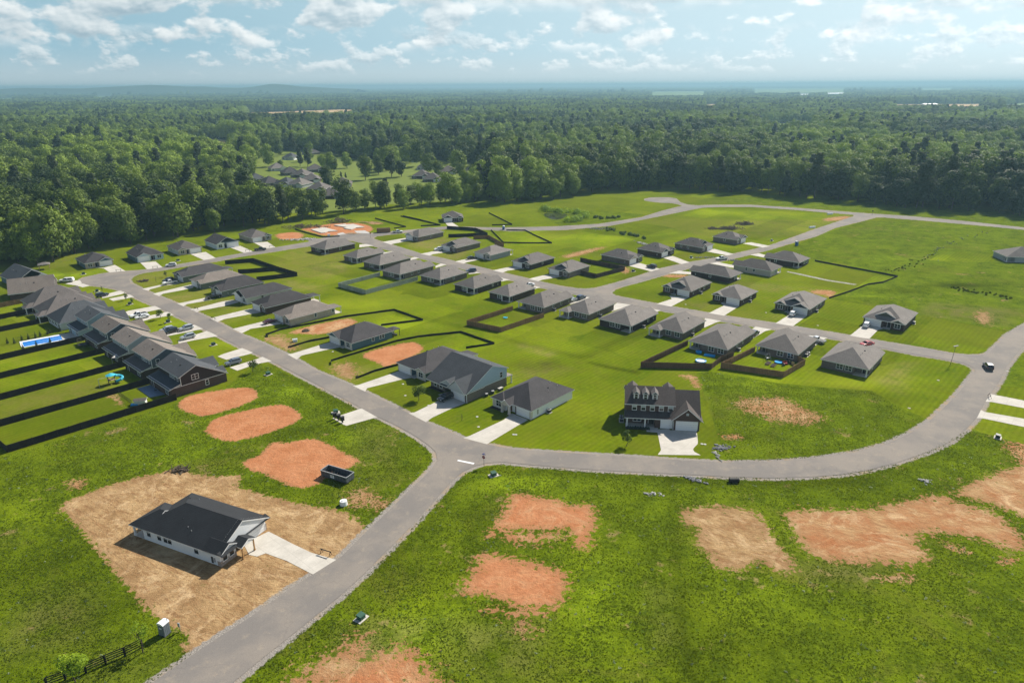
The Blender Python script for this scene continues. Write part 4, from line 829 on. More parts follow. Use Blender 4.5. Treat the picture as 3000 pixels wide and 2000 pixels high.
rowD = [
 ('c4', (1370, 722), 10.4, 18.0, dict(wall='brick_dark', notch=-1, sidewin=((1, 0.),)), 'dark brick house seen from behind, nearest the junction on the climbing street'),
 ('c4', (1745, 662), 10.8, 17.0, dict(wall='brick_pale', notch=-1, sidewin=((1, 1.), (1, -2.5))), 'pale brick house beside the white gravel swale'),
 ('c4', (2003, 582), 11.6, 15.5, dict(wall='brick_dark', notch=1, sidewin=((1, -3.),)), 'dark brick house below the blue portable toilet, where the long silt fence begins'),
]
for i, (k, q, W, D, kw, lab) in enumerate(rowD):
    houses['D%d' % i] = ranch(lab, C(k, *q), (1, 1), RZ_D - 2, W, D, roof='shingle_mid', gside=1, fgab=('g',), group=GC, **kw)
houses['R1'] = ranch('grey house cut off by the right edge of the photo, in the open field', C('c5', 2185, 527), (1, 1), 172, 17., 12., wall='siding_grey', roof='shingle_grey', front=False, notch=1, pitch=.42, rearwin=False)

GF = 'blue and white cottages along the upper left street'
rowF = [
 ('c1', (790, 277), 11.6, 14.5, dict(wall='siding_blue', fwall='brick_tan', gab='siding_blue', gside=1, fgab=('g',), sidewin=((-1, 2.),)), 'blue sided house with tan brick front, leftmost of the upper left row'),
 ('c1', (1265, 218), 11.9, 14.5, dict(wall='siding_blue', fwall='siding_lightblue', gab='siding_lightblue', gside=-1, fgab=('g',), ends=(False, True)), 'light blue house with broad front gable, second of the upper left row'),
 ('c1', (1645, 153), 11.2, 14.5, dict(wall='siding_white', fwall='brick_tan', gab='brick_tan', gside=1, fgab=('w',), sidewin=((-1, 2.),)), 'white sided house with brown stone front, middle of the upper left row'),
 ('c1', (1995, 98), 11.4, 14.5, dict(wall='siding_lightblue', fwall='siding_white', gab='siding_white', gside=1, fgab=('w',), ends=(True, True)), 'white and pale blue house with a small white dormer'),
 ('c2', (435, 349), 11.0, 15.5, dict(wall='brick_tan', fwall='brick_tan', gab='siding_slate', gside=-1, fgab=('w',)), 'tan brick house with brown roof at the right end of the upper left row'),
]
for i, (k, q, W, D, kw, lab) in enumerate(rowF):
    houses['F%d' % i] = ranch(lab, C(k, *q), (-1, -1), 44., W, D, roof='shingle_mid' if i in (4, 2) else 'shingle_charcoal', group=GF, **kw)

# right side of the long left street (fronts face lower left) -------------------------------------
GA = 'houses along the right side of the long left street'
rowA = [
 ('q2', (1560, 838), 12.2, 17.5, dict(wall='siding_blue', fwall='brick_pale', gab='brick_pale', roof='shingle_charcoal', gside=-1, fgab=('w',), porchroof=(1, 3.2)), 'dark roofed house with pale brick front behind the gable roofed blue and brick one'),
 ('q2', (885, 555), 12.4, 15.8, dict(wall='siding_blue', fwall='brick_pale', gab='siding_blue', roof='shingle_charcoal', gside=-1, fgab=('g',), sidewin=((1, 0.2), (1, 3.2), (1, 4.2))), 'dark blue sided house between the two silt fenced lots'),
 ('c2', (790, 1114), 10.6, 18.0, dict(wall='brick_tan', gab='brick_tan', roof='shingle_tan', gside=-1, fgab=('w',), porchroof=(1, 3.), sidewin=((1, 1.), (1, 8.2))), 'tan brick house with maroon car in front'),
 ('c2', (570, 1006), 10.2, 18.5, dict(wall='brick_brown', gab='brick_brown', roof='shingle_charcoal', gside=-1, fgab=('w',), porchroof=(1, 4.2)), 'brown brick house with long dark roof and thin porch posts'),
 ('c2', (390, 918), 9.6, 19.0, dict(wall='siding_white', gab='siding_white', roof='shingle_charcoal', gside=-1, fgab=('g',), ends=(True, False), sidewin=((1, -3.),)), 'white sided house with tall white front gable'),
 ('c2', (168, 850), 10.0, 17.5, dict(wall='siding_green', gab='siding_charcoal', roof='shingle_charcoal', gside=1, fgab=('g',), ends=(False, False), pitch=.62), 'grey green house with steep side gable and dark pickup in front'),
 ('c1', (1860, 466), 9.8, 18.0, dict(wall='siding_green', gab='siding_charcoal', roof='shingle_tan', gside=-1, fgab=('w',)), 'grey green house with brown roof, second from the end of its row'),
 ('c1', (1692, 402), 9.8, 19.0, dict(wall='siding_green', gab='siding_charcoal', roof='shingle_charcoal', gside=1, fgab=('g',), porchroof=(1, 3.)), 'last house of its row, dark roofed, with white pickup on the driveway'),
]
for i, (k, q, W, D, kw, lab) in enumerate(rowA):
    houses['A%d' % (i + 2)] = ranch(lab, C(k, *q), (1, -1), -43., W, D, group=GA, **kw)

# ---- white house with black roof by the stop sign (built out by hand)
r = empty('white_house', place(C('q3', 635, 1195), (1, -1), -42, 12.6, 17.2), math.radians(-42), 'white sided house with black brown roof and pale brick front, nearest the stop sign', 'house')
w, d = 6.3, 8.6; a = MB(); a.prism([(-w, -d), (-1.9, -d), (-1.9, -d + .9), (1.1, -d + .9), (1.1, -d + .4), (w, -d + .4), (w, d), (-w, d)], 0, 2.85, 'siding_white'); a.build('wall', r)
q = MB(); q.box(-w - .02, -1.9, -d - .07, -d, 0, 2.85, 'brick_pale'); q.box(w - .5, w + .03, -d + .3, -d + 1., 0, 2.8, 'brick_pale'); q.box(1.1, 1.6, -d + .32, -d + .4, 0, 2.8, 'brick_dark'); q.build('brick_front', r)
q = MB(); roof_shell(q, -w - .45, w + .45, -d - .05, d + .45, EZ, .56, 'y', (False, False), sh='shingle_charcoal'); roof_shell(q, -w - .45, -2.1, -d - .5, -d + 4.5, EZ + .015, .56, 'y', (False, True), sh='shingle_charcoal')
zr = roof_shell(q, -2.5, .75, -d - 1.5, -d + 3.5, EZ + .10, .72, 'y', (True, True), sh='shingle_charcoal'); q.build('roof', r)
q = MB(); gable_tri(q, -2.25, .5, -d - 1.2, EZ + .02, .70, 'brick_pale', -1, drop=.25); q.build('gable', r)
for x in (-2.0, .35): column(r, x, -d - 1.1, 2.5, .5, 'brick_pale')
door(r, -.8, -d + .86, 0, 'door_brown'); garage(r, 3.75, -d + .38, 4.4); window(r, -4.1, -d - .07, .7, 0, 1.8, 1.5)
roof_bits(r, [(3.4, 2., 3.9 + .5), (4.2, 1.2, 3.75), (2.4, 4., 4.95), (4.9, 3.8, 3.4), (3.9, 5.2, 4.)]); q = MB(); q.box(-.2, .2, -.12, 0, .7, 1.9, 'metal_grey'); q.build('meter_box', r, (w, -5.6, 0), PI / 2)
q = MB(); q.box(-.9, .9, 1.6, 2.2, 0, .02, 'mulch'); q.box(-w, -2.3, -d - 1.1, -d - .1, 0, .12, 'mulch'); q.build('flower_bed', r)
ac_unit(local(r, w + .8, -2.), r.rotation_euler.z, 'condenser unit against the white wall of the house nearest the stop sign')
# ---- big gabled house beside it: brick below, light blue gable above
r = empty('gabled_house', place(C('q2', 1937, 1035), (1, -1), -43, 15.4, 15.2), math.radians(-43), 'big gable roofed house with light blue side gable over brown brick, black car in front', 'house')
w, d = 7.7, 7.6
a = MB(); a.prism([(-w, -d + 1.), (-2., -d + 1.), (-2., -d + 2.6), (1.5, -d + 2.6), (1.5, -d), (w, -d), (w, d), (-w, d)], 0, 2.75, 'brick_grey'); a.build('wall', r)
q = MB()
for s in (-1, 1): q.solid([(s * w - (.1 if s < 0 else .02), -d, 2.6), (s * w + (.02 if s < 0 else .1), -d, 2.6), (s * w + (.02 if s < 0 else .1), d, 2.6), (s * w - (.1 if s < 0 else .02), d, 2.6)], [(s * w - (.1 if s < 0 else .02), -d, 2.7), (s * w + (.02 if s < 0 else .1), -d, 2.7), (s * w + (.02 if s < 0 else .1), d, 5.1), (s * w - (.1 if s < 0 else .02), d, 5.1)], 'siding_lightblue')
for s in (-1, 1):   # tall side gable with an off-centre ridge
    X0 = s * w + s * .005; pts = [(-d, 2.62), (d, 2.62), (d, 5.4), (1.9, 7.45), (-d, 2.75)]
    A_ = [(X0, y, z) for y, z in pts]; B_ = [(X0 + s * .1, y, z) for y, z in pts]; q.poly(A_, 'siding_lightblue'); q.poly(B_, 'siding_lightblue')
    for i in range(5): j = (i + 1) % 5; q.poly([A_[i], A_[j], B_[j], B_[i]], 'siding_lightblue')
q.box(-w, w, d - .1, d, 2.7, 5.4, 'siding_lightblue'); q.build('gable_siding', r)
q = MB(); yr, zr = 1.9, 7.75; x0, x1 = -w - .4, w + .4
def slab(q, A, B, Cc, D, sh, th=.2):
    lo = [(p[0], p[1], p[2] - th) for p in (A, B, Cc, D)]; i = len(q.v)
    q.poly((A, B, Cc, D), sh); q.poly(lo[::-1], 'soffit')
    for a_, b_, c_, d_ in ((A, B, lo[1], lo[0]), (B, Cc, lo[2], lo[1]), (Cc, D, lo[3], lo[2]), (D, A, lo[0], lo[3])): q.poly((a_, b_, c_, d_)[::-1], 'trim_white')
slab(q, (x0, -d - .5, 2.6), (x1, -d - .5, 2.6), (x1, yr, zr), (x0, yr, zr), 'shingle_blue'); slab(q, (x0, yr, zr), (x1, yr, zr), (x1, d + .5, 5.35), (x0, d + .5, 5.35), 'shingle_blue')
roof_shell(q, .7, 7.9, -d - 1.0, -d + 6.5, 2.66, .86, 'y', (True, True), sh='shingle_blue'); roof_shell(q, -2.9, 3.1, -d - .2, -d + 4.5, 2.64, .62, 'y', (True, True), sh='shingle_blue'); q.build('roof', r)
q = MB(); gable_tri(q, 1., 7.6, -d - .7, 2.55, .84, 'siding_grey', -1); gable_tri(q, -2.7, 2.9, -d + .05, 2.55, .60, 'siding_grey', -1); q.build('front_gable', r)
garage(r, 4.4, -d - .06, 4.9); door(r, 0., -d + 2.57, 0); window(r, -5.7, -d + .93, .7, 0, .9, 1.5); window(r, -3.4, -d + .93, .7, 0, .9, 1.5); window(r, w + .12, 5.3, 3.3, PI / 2, .9, 1.5)
q = MB(); q.box(-.06, .06, -.06, .06, 0, 2.6, 'trim_white'); q.build('downspout', r, (w + .07, -d - .07, 0)); q = MB(); q.box(w - .3, w + .12, -d - .05, d, 2.64, 2.78, 'trim_white'); q.build('belt_course', r)
q = MB(); q.box(-w + .3, -2.2, -d - .1, -d + .95, 0, .1, 'mulch'); q.build('flower_bed', r); roof_bits(r, [(2., 3.4, 6.9), (4.5, 4.2, 6.4), (6., 3., 7.1)])
q = MB(); q.solid([(w - 3, d + .5, 2.5), (w, d + .5, 2.5), (w, d + 2.5, 2.4), (w - 3, d + 2.5, 2.4)], [(w - 3, d, 2.75), (w, d, 2.75), (w, d + 2.5, 2.55), (w - 3, d + 2.5, 2.55)], 'trim_white', 'shingle_tan'); q.build('patio_roof', r); column(r, w - .3, d + 2.2, 2.4); houses['A1'] = r
for yy, t in ((-1.2, 'first of the two round condensers along the brick wall of the big gabled house'), (1.2, 'second condenser, by the box unit, along the brick wall of the big gabled house')):
    p = local(r, w + .9, yy); a = empty('air_conditioner', p, 0, t, 'air conditioner', 'air conditioning units beside the houses'); q = MB(); q.tube((0, 0, .08), (0, 0, .8), .42, 'metal_dark', 14); q.build('casing', a); q = MB(); q.tube((0, 0, .8), (0, 0, .88), .44, 'metal_grey', 14); q.build('fan_grille', a)
p = local(r, w + 1., 4.1); a = empty('generator', p, r.rotation_euler.z, 'pale box generator beside the brick wall of the big gabled house', 'generator'); q = MB(); q.box(-.4, .4, -.75, .75, .05, .75, 'metal_dark'); q.build('casing', a); q = MB(); q.box(-.43, .43, -.78, .78, .75, .84, 'rock_pale'); q.build('lid', a)

# ---- new white house on the bare lot, lower left
hz = 65.; r = empty('new_white_house', place(C('n0', 1500, 1220), (-1, -1), hz, 11.8, 21.6), math.radians(hz), 'new white house with black roof on bare tan soil, with raw timber porch posts', 'house')
w, d = 5.9, 10.8
a = MB(); a.prism([(-w, -d), (-2.4, -d), (-2.4, -d + 1.8), (-.6, -d + 1.8), (-.6, -d + .8), (w - .2, -d + .8), (w - .2, d - 2.1), (1.5, d - 2.1), (1.5, d - 2.6), (-w, d - 2.6)], 0, 2.85, 'siding_white'); a.build('wall', r)
q = MB(); q.box(-w - .05, -2.4, -d - .09, -d, 0, 1.0, 'stone'); q.box(-w - .05, -w, -d, -d + .7, 0, 1., 'stone'); q.box(-2.4, -2.32, -d, -d + 1.8, 0, 1.0, 'stone'); q.box(w - .5, w - .1, -d + .7, -d + .82, 0, 1.3, 'stone'); q.build('stone_skirt', r)
q = MB(); roof_shell(q, -w - .5, w + .3, -d + .9, d - 1.6, EZ + .02, .50, 'y', (True, False), sh='shingle_black')
roof_shell(q, -w - .5, 1.6, d - 4.8, d + .45, EZ + .004, .50, 'y', (True, False), sh='shingle_black')
zr = roof_shell(q, -w - .5, w + .3, -d - .1, -d + 3., EZ + .01, .50, 'y', (True, True), sh='shingle_black')
roof_shell(q, -w - .5, -2.0, -d - .8, -d + 3.6, EZ + .04, .56, 'y', (True, True), sh='shingle_black'); roof_shell(q, -3.1, .4, -d - 2.3, -d + 2.6, EZ + .0, .5, 'y', (True, True), sh='shingle_black')
for x0_, x1_, y0_, dz in ((-2.2, w + .35, -d + .35, .0), (-w - .55, -2.1, -d - .75, .02)):
    q.solid([(x0_, y0_ - .5, EZ - .1 + dz), (x1_, y0_ - .5, EZ - .1 + dz), (x1_, y0_ + .75, EZ + .35 + dz), (x0_, y0_ + .75, EZ + .35 + dz)], [(x0_, y0_ - .5, EZ - .02 + dz), (x1_, y0_ - .5, EZ - .02 + dz), (x1_, y0_ + .75, EZ + .46 + dz), (x0_, y0_ + .75, EZ + .46 + dz)], 'shingle_black')
q.build('roof', r)
q = MB(); gable_tri(q, -w - .2, w, -d + .2, EZ + .1, .49, 'siding_white', -1); gable_tri(q, -w - .2, -2.3, -d - .45, EZ + .1, .53, 'siding_white', -1); gable_tri(q, -2.9, .2, -d - 2.1, EZ - .05, .5, 'siding_white', -1); q.build('gable', r)
for x in (-2.7, 0.): column(r, x, -d - 1.9, 2.5, .2, 'timber_raw')
column(r, -w + .1, d - .1, 2.5, .3); column(r, 1.2, d - .1, 2.5, .3)
garage(r, 2.9, -d + .77, 4.9); door(r, -1.5, -d + 1.77, 0, 'door_brown'); window(r, -4.95, -d - .1, .85, 0, .95, 1.65); window(r, -3.45, -d - .1, .85, 0, .95, 1.65)
for yy, ww in ((-5.2, .85), (1.9, 1.7), (4., .85), (6.7, .85)): window(r, -w - .01, yy, 1.0, -PI / 2, ww * 1.2, 1.6)
q = MB(); q.box(-.2, .2, -.12, 0, .3, 1.5, 'metal_dark'); q.box(.4, .7, -.08, 0, .6, 1.4, 'metal_grey'); q.build('meter_box', r, (-w, -8.9, 0), -PI / 2)
roof_bits(r, [(-2.6, 1.0, 4.3), (-3.8, -1.4, 3.8), (-4.2, -2.6, 3.6), (2.6, 5.4, 4.3), (3.4, 3.8, 3.9)]); q = MB(); q.box(-w, 1.5, d - 2.6, d + .2, 0, .1, 'concrete'); q.build('porch_slab', r)
q = MB(); q.box(-.1, .1, -.2, 0, 2., 2.3, 'door_dark'); q.build('wall_lamp', r, (w - .35, -d + .7, 0)); houses['H0'] = r

# ---- two storey brick house facing the camera
hz = -7.; r = empty('two_storey_house', place(C('t2', 385, 1240), (-1, -1), hz, 17.4, 10.5), math.radians(hz), 'two-storey brick house with three white dormers, porch and triple garage', 'house')
w, d = 8.7, 5.25; mx = 2.7
a = MB(); a.box(-w, mx, -d + 1.9, d, 0, 5.5, 'brick_brown'); a.prism([(-w + 6.9, -d + 1.9), (-w + 6.9, -d), (2.6, -d), (2.6, -d - .6), (w, -d - .6), (w, d), (-w + 6.9, d)], 0, 2.85, 'brick_brown'); a.build('wall', r)
q = MB(); slab(q, (-w - .4, -d + 1.5, 5.35), (mx + .4, -d + 1.5, 5.35), (mx + .4, .95, 8.3), (-w - .4, .95, 8.3), 'shingle_umber'); slab(q, (-w - .4, .95, 8.3), (mx + .4, .95, 8.3), (mx + .4, d + .5, 5.35), (-w - .4, d + .5, 5.35), 'shingle_umber')
slab(q, (-w - .4, -d - .4, 2.62), (mx + .2, -d - .4, 2.62), (mx + .2, -d + 1.9, 3.55), (-w - .4, -d + 1.9, 3.55), 'shingle_umber')
slab(q, (mx - .9, -d - .2, 2.7), (w + .4, -d - .2, 2.7), (w + .4, 1.2, 7.55), (mx - .9, 1.2, 7.55), 'shingle_umber'); slab(q, (mx - .9, 1.2, 7.55), (w + .4, 1.2, 7.55), (w + .4, d + .4, 4.9), (mx - .9, d + .4, 4.9), 'shingle_umber')
roof_shell(q, 2.0, w + .75, -d - 1.1, -d + 5.5, 2.66, .86, 'y', (True, True), sh='shingle_umber')
for x in (-6.9, 1.9): roof_shell(q, x - 1.3, x + 1.3, 2.5, d + .9, 6.35, .8, 'y', (True, True), sh='shingle_umber')
q.build('roof', r)
q = MB(); gable_tri(q, 2.4, w + .35, -d - .6, 2.6, .83, 'brick_brown', -1, drop=.1); q.build('front_gable', r)
q = MB()
for s, X0, pts in ((-1, -w, [(-d + 1.9, 5.3), (d, 5.3), (.95, 8.0)]), (1, mx, [(-d + 1.9, 5.3), (d, 5.3), (.95, 8.0)]), (1, w, [(-d - .3, 2.7), (d, 2.7), (d, 4.8), (1.2, 7.25)])):
    A_ = [(X0, y, z) for y, z in pts]; B_ = [(X0 + s * .05, y, z) for y, z in pts]; q.poly(A_, 'brick_brown'); q.poly(B_, 'siding_grey')
    for i in range(len(pts)): j = (i + 1) % len(pts); q.poly([A_[i], A_[j], B_[j], B_[i]], 'siding_grey')
q.build('side_gable', r)
for x in (-6.35, -4.1, -1.85):
    dm = MB(); yb = -d + 3.0; dm.box(x - .55, x + .55, yb, yb + 2.2, 5.9, 7.6, 'siding_grey'); dm.box(x - .62, x - .42, yb - .04, yb, 5.95, 7.65, 'trim_white'); dm.box(x + .42, x + .62, yb - .04, yb, 5.95, 7.65, 'trim_white'); gable_tri(dm, x - .6, x + .6, yb - .03, 7.6, .85, 'siding_charcoal', -1)
    do = dm.build('dormer', r); rr = MB(); roof_shell(rr, x - .85, x + .85, yb - .35, yb + 3.2, 7.55, .85, 'y', (True, True), sh='shingle_mid', th=.12); rr.build('dormer_roof', do); window(r, x, yb - .04, 6.15, 0, .7, 1.25)
for x in (-6.7, -4.55, -2.4, -.25, 1.9): wn = window(r, x, -d + 1.87, 3.72, 0, .95, 1.45); q = MB(); q.box(-.46, .46, -.045, -.035, .76, 1.42, 'blind'); q.build('blind', wn)
window(r, -5.9, -d + 1.87, .75, 0, 1.8, 1.5); door(r, -2.5, -d + 1.87, 0, 'door_dark', 1.3); garage(r, 1.0, -d - .02, 2.6, 2.3); garage(r, 5.7, -d - .62, 4.9, 2.3)
for x in (-8.4, -4.1): column(r, x, -d - .05, 2.45, .32)
q = MB(); q.box(-w, -w + 6.9, -d - .1, -d + 1.9, 0, .14, 'concrete'); q.build('porch_slab', r); q = MB(); q.tube((0, 0, .1), (0, 0, 2.6), .06, 'trim_white', 6); q.build('downspout', r, (2.55, -d - .65, 0)); q = MB(); q.tube((0, 0, 2.9), (0, 0, 5.3), .06, 'trim_white', 6); q.build('downspout', r, (mx - .1, -d + 1.8, 0))
q = MB(); q.box(-.3, .3, -.05, 0, 4.0, 4.6, 'siding_grey'); q.build('gable_vent', r, (5.7, -d - .73, 0)); q = MB(); q.box(-w, -2.9, -d - 1.4, -d - .2, 0, .15, 'mulch'); qo = q.build('flower_bed', r)
q = MB()
for i in range(9): q.ball((-8.2 + i * .62, -d - .8 + rnd.uniform(-.2, .2), .32), .3, 'leaf_hedge' if 'leaf_hedge' in M else 'plastic_dkgreen', 7, 5, jit=.2)
q.build('low_shrub', qo)
houses['T2'] = r
for yy in (.5, 1.9):
    ac_unit(local(r, -w - .9, yy - 3.2), r.rotation_euler.z, 'condenser unit left of the two-storey brick house, %s' % ('nearer the street' if yy < 1 else 'farther from the street'))

# ---- row of large houses down the left side, seen from behind; upper storey under the rear slope
GW = 'large houses along the left side of the long left street'
def big(label, u, W, upper, lower, roof, g2='siding_grey', porch='flat', Dm=12.6, side2=1, extra=None, wdw=1):
    az = math.radians(137.4); o0 = (-90.9, 170.2); px_, py_ = o0[0] + math.cos(az) * u, o0[1] + math.sin(az) * u
    D = Dm + 3.; o = place((px_, py_), (-1, 1), 137.4, W, D); r = empty('large_house', o, math.radians(137.4), label, 'house', GW); w, d = W / 2, D / 2; dm = d - 3.0
    a = MB(); a.box(-w, w, -d, d, 0, 2.7, lower, 'soffit'); a.build('wall', r)
    a = MB(); a.box(-w + .03, w - .03, dm - .12, dm, 2.7, 5.35, upper)
    yr, zr = dm - 4.6, 7.5
    for s in (-1, 1):
        X0 = s * w; pts = [(-d, 2.66), (dm, 2.66), (dm, 5.35), (yr, zr - .25), (-d, 2.75)]; A_ = [(X0, y, z) for y, z in pts]; B_ = [(X0 + s * .06, y, z) for y, z in pts]; a.poly(A_, upper); a.poly(B_, upper)
        for i in range(5): j = (i + 1) % 5; a.poly([A_[i], A_[j], B_[j], B_[i]], upper)
    a.build('upper_wall', r)
    q = MB(); slab(q, (-w - .35, -d - .45, 2.62), (w + .35, -d - .45, 2.62), (w + .35, yr, zr), (-w - .35, yr, zr), roof)
    slab(q, (-w - .35, yr, zr), (w + .35, yr, zr), (w + .35, dm + .45, 5.25), (-w - .35, dm + .45, 5.25), roof)
    gx = (w - 3.4) * side2; roof_shell(q, gx - 3.2, gx + 3.2, -d - 1.6, -d + 5., 2.66, .62, 'y', (True, True), sh=roof); roof_shell(q, -gx - 2., -gx + 2., -d - .9, -d + 3.5, 2.64, .6, 'y', (True, True), sh=roof); q.build('roof', r)
    q = MB(); gable_tri(q, gx - 2.9, gx + 2.9, -d - 1.3, 2.6, .6, g2, -1); gable_tri(q, -gx - 1.8, -gx + 1.8, -d - .6, 2.6, .58, g2, -1); q.box(gx - 2.9, gx + 2.9, -d - 1.2, -d, 0, 2.65, lower); q.build('front_gable', r); garage(r, gx, -d - 1.25)
    q = MB(); slab(q, (-w - .3, dm, 3.45), (w + .3, dm, 3.45), (w + .3, d + .4, 2.55), (-w - .3, d + .4, 2.55), roof if roof != 'shingle_tan' else 'shingle_mid'); q.build('lean_to_roof', r)
    q = MB(); q.box(-w - .09, -w, -d, d, 2.6, 2.74, 'trim_white'); q.box(-w - .09, -w, dm - .14, dm + .02, 2.7, 5.3, 'trim_white'); q.build('corner_trim', r)
    for x in (-w + 1.6, -w + 3.6, -w + 4.9, -w + 6.2): window(r, x, dm + .01, 3.72, PI, .7, 1.1)
    window(r, -w - .065, 0.8 if wdw == 1 else 3., 3.55, -PI / 2, 1.75 if wdw else .9, 1.35)
    window(r, -w - .01, -2.2, .9, -PI / 2, .8, 1.4); window(r, -w + 2.2, d + .01, .8, PI, 1.7, 1.4); door(r, w - 2.5, d + .03, PI)
    roof_bits(r, [(-w * .3, yr + 2.0, 6.6), (w * .2, yr + 1.4, 6.9), (w * .35, yr + 2.6, 6.35)]); r['wd'] = (W, D); return r
big('large house with dark brown side gable over brick, nearest the red soil patches', 0., 14.0, 'siding_brown', 'brick_brown', 'shingle_blue')
big('large house with slate blue side wall, second from the near end of the left row', 18.9, 12.6, 'siding_slate', 'brick_dark', 'shingle_tan', wdw=0)
big('large house with pale grey side wall and sail shade behind, third of the left row', 36., 12.4, 'siding_grey', 'brick_dark', 'shingle_tan')
big('large house with blue grey side wall and trampoline cage behind it', 53., 12.6, 'siding_slate', 'brick_brown', 'shingle_tan', wdw=0)
big('light blue house beside the rectangular swimming pool', 70.5, 10.6, 'siding_lightblue', 'siding_lightblue', 'shingle_blue')
def low(label, u, W, wall, roof, D=15.5, gab='siding_grey', **kw):
    az = math.radians(138.3); p = (-90.9 + math.cos(az) * u, 170.2 + math.sin(az) * u)
    return ranch(label, p, (-1, 1), 138.3, W, D, wall=wall, roof=roof, gab=gab, gside=1, fgab=('g', 'w'), pitch=.68, ends=(False, False), group=GW, **kw)
low('dark roofed cream house with white rear gable above the swimming pool', 84.5, 13.0, 'siding_white', 'shingle_blue', 17.)
low('brown roofed house with hipped rear wing, seventh of the left row', 99., 13.0, 'brick_tan', 'shingle_mid', 18., bump=-1)
low('brown roofed brick house, eighth of the left row, next to the light wood fence', 113.5, 13.5, 'brick_brown', 'shingle_mid', 18., bump=-1)
r = ranch('brown roofed house with pale blue grey gable behind the light wood fence', C('c1', 100, 568), (-1, 1), 120., 13., 15., wall='brick_brown', roof='shingle_tan', gab='siding_grey', fgab=('g',), pitch=.66, ends=(True, True))
r = ranch('dark roofed house with white front gable at the end of the cul de sac', C('c1', 470, 395), (1, -1), 52., 12.5, 18., wall='siding_blue', roof='shingle_blue', gab='siding_white', fgab=('g', 'w'), pitch=.62, ends=(True, True), fwall='siding_white')

# ---- older neighbourhood beyond the tree belt (far and small: walls, roof, garage door)
FARH = [('g5', 315, 415, 40, 'brick_pale', 'shingle_blue', 'pale walled house at the left edge of the older neighbourhood'), ('g5', 440, 445, 45, 'brick_grey', 'shingle_charcoal', 'dark roofed house with white garage door, second from the left in the older neighbourhood'), ('g5', 600, 455, -20, 'brick_grey', 'shingle_blue', 'house with several grey blue hips in the front of the older neighbourhood'), ('g5', 720, 460, -20, 'siding_grey', 'shingle_grey', 'wide grey gable roofed house at the front of the older neighbourhood'),
 ('g5', 630, 350, 30, 'brick_grey', 'shingle_charcoal', 'large brown hip roofed house in the middle of the older neighbourhood'), ('g5', 740, 370, -15, 'brick_brown', 'shingle_mid', 'brown roofed house just below the large hip roofed one'), ('g5', 830, 415, 10, 'brick_brown', 'shingle_mid', 'brown house left of the round bright green tree'), ('g5', 860, 320, 20, 'brick_grey', 'shingle_mid', 'tall brown house behind the round bright green tree'), ('g5', 1110, 455, 10, 'brick_grey', 'shingle_mid', 'low brown roofed house right of the round bright green tree'),
 ('g5', 900, 500, -10, 'brick_grey', 'shingle_mid', 'house half hidden by the tree belt, left of the gap'), ('g5', 1000, 560, 20, 'brick_brown', 'shingle_mid', 'brown roofed house showing through the gap in the tree belt'), ('g5', 640, 210, -15, 'siding_white', 'shingle_blue', 'white garage fronted house by the far driveway loop'), ('g5', 375, 145, 10, 'brick_tan', 'shingle_tan', 'small tan house at the edge of the far lawn'), ('g5', 820, 165, -30, 'brick_grey', 'shingle_charcoal', 'dark steep roofed house under the far pines'), ('g5', 510, 310, 30, 'siding_white', 'shingle_grey', 'small white walled house beside the narrow lawn'),
 ('g5', 1840, 380, -5, 'brick_brown', 'shingle_mid', 'brick house with big brown hip roof, right group of the older neighbourhood'), ('g5', 1940, 410, -5, 'brick_grey', 'shingle_mid', 'lower brown roofed house before the right group'), ('g5', 2080, 340, 0, 'brick_brown', 'shingle_tan', 'tan roofed house at the back of the right group'), ('g5', 1870, 300, 0, 'siding_white', 'shingle_blue', 'house with a line of white trimmed gables in the right group'), ('g5', 2320, 330, 15, 'brick_tan', 'shingle_tan', 'tan house half hidden by trees, rightmost of the older neighbourhood'),
 ('f1', 148, 475, 30, 'brick_grey', 'shingle_blue', 'grey roofed house deep in the left woods'), ('f1', 765, 395, 0, 'brick_grey', 'shingle_charcoal', 'dark roof peeping from the woods above the left trees')]
for k, x, y, rz, wl, rf, lab in FARH:
    ranch(lab, C(k, x, y), (0, 0), rz, 15., 15., wall=wl, roof=rf, gab=wl, fgab=('g',), pitch=.62, rearwin=False, vents=False, group='houses of the older neighbourhood beyond the tree belt', entry=False)
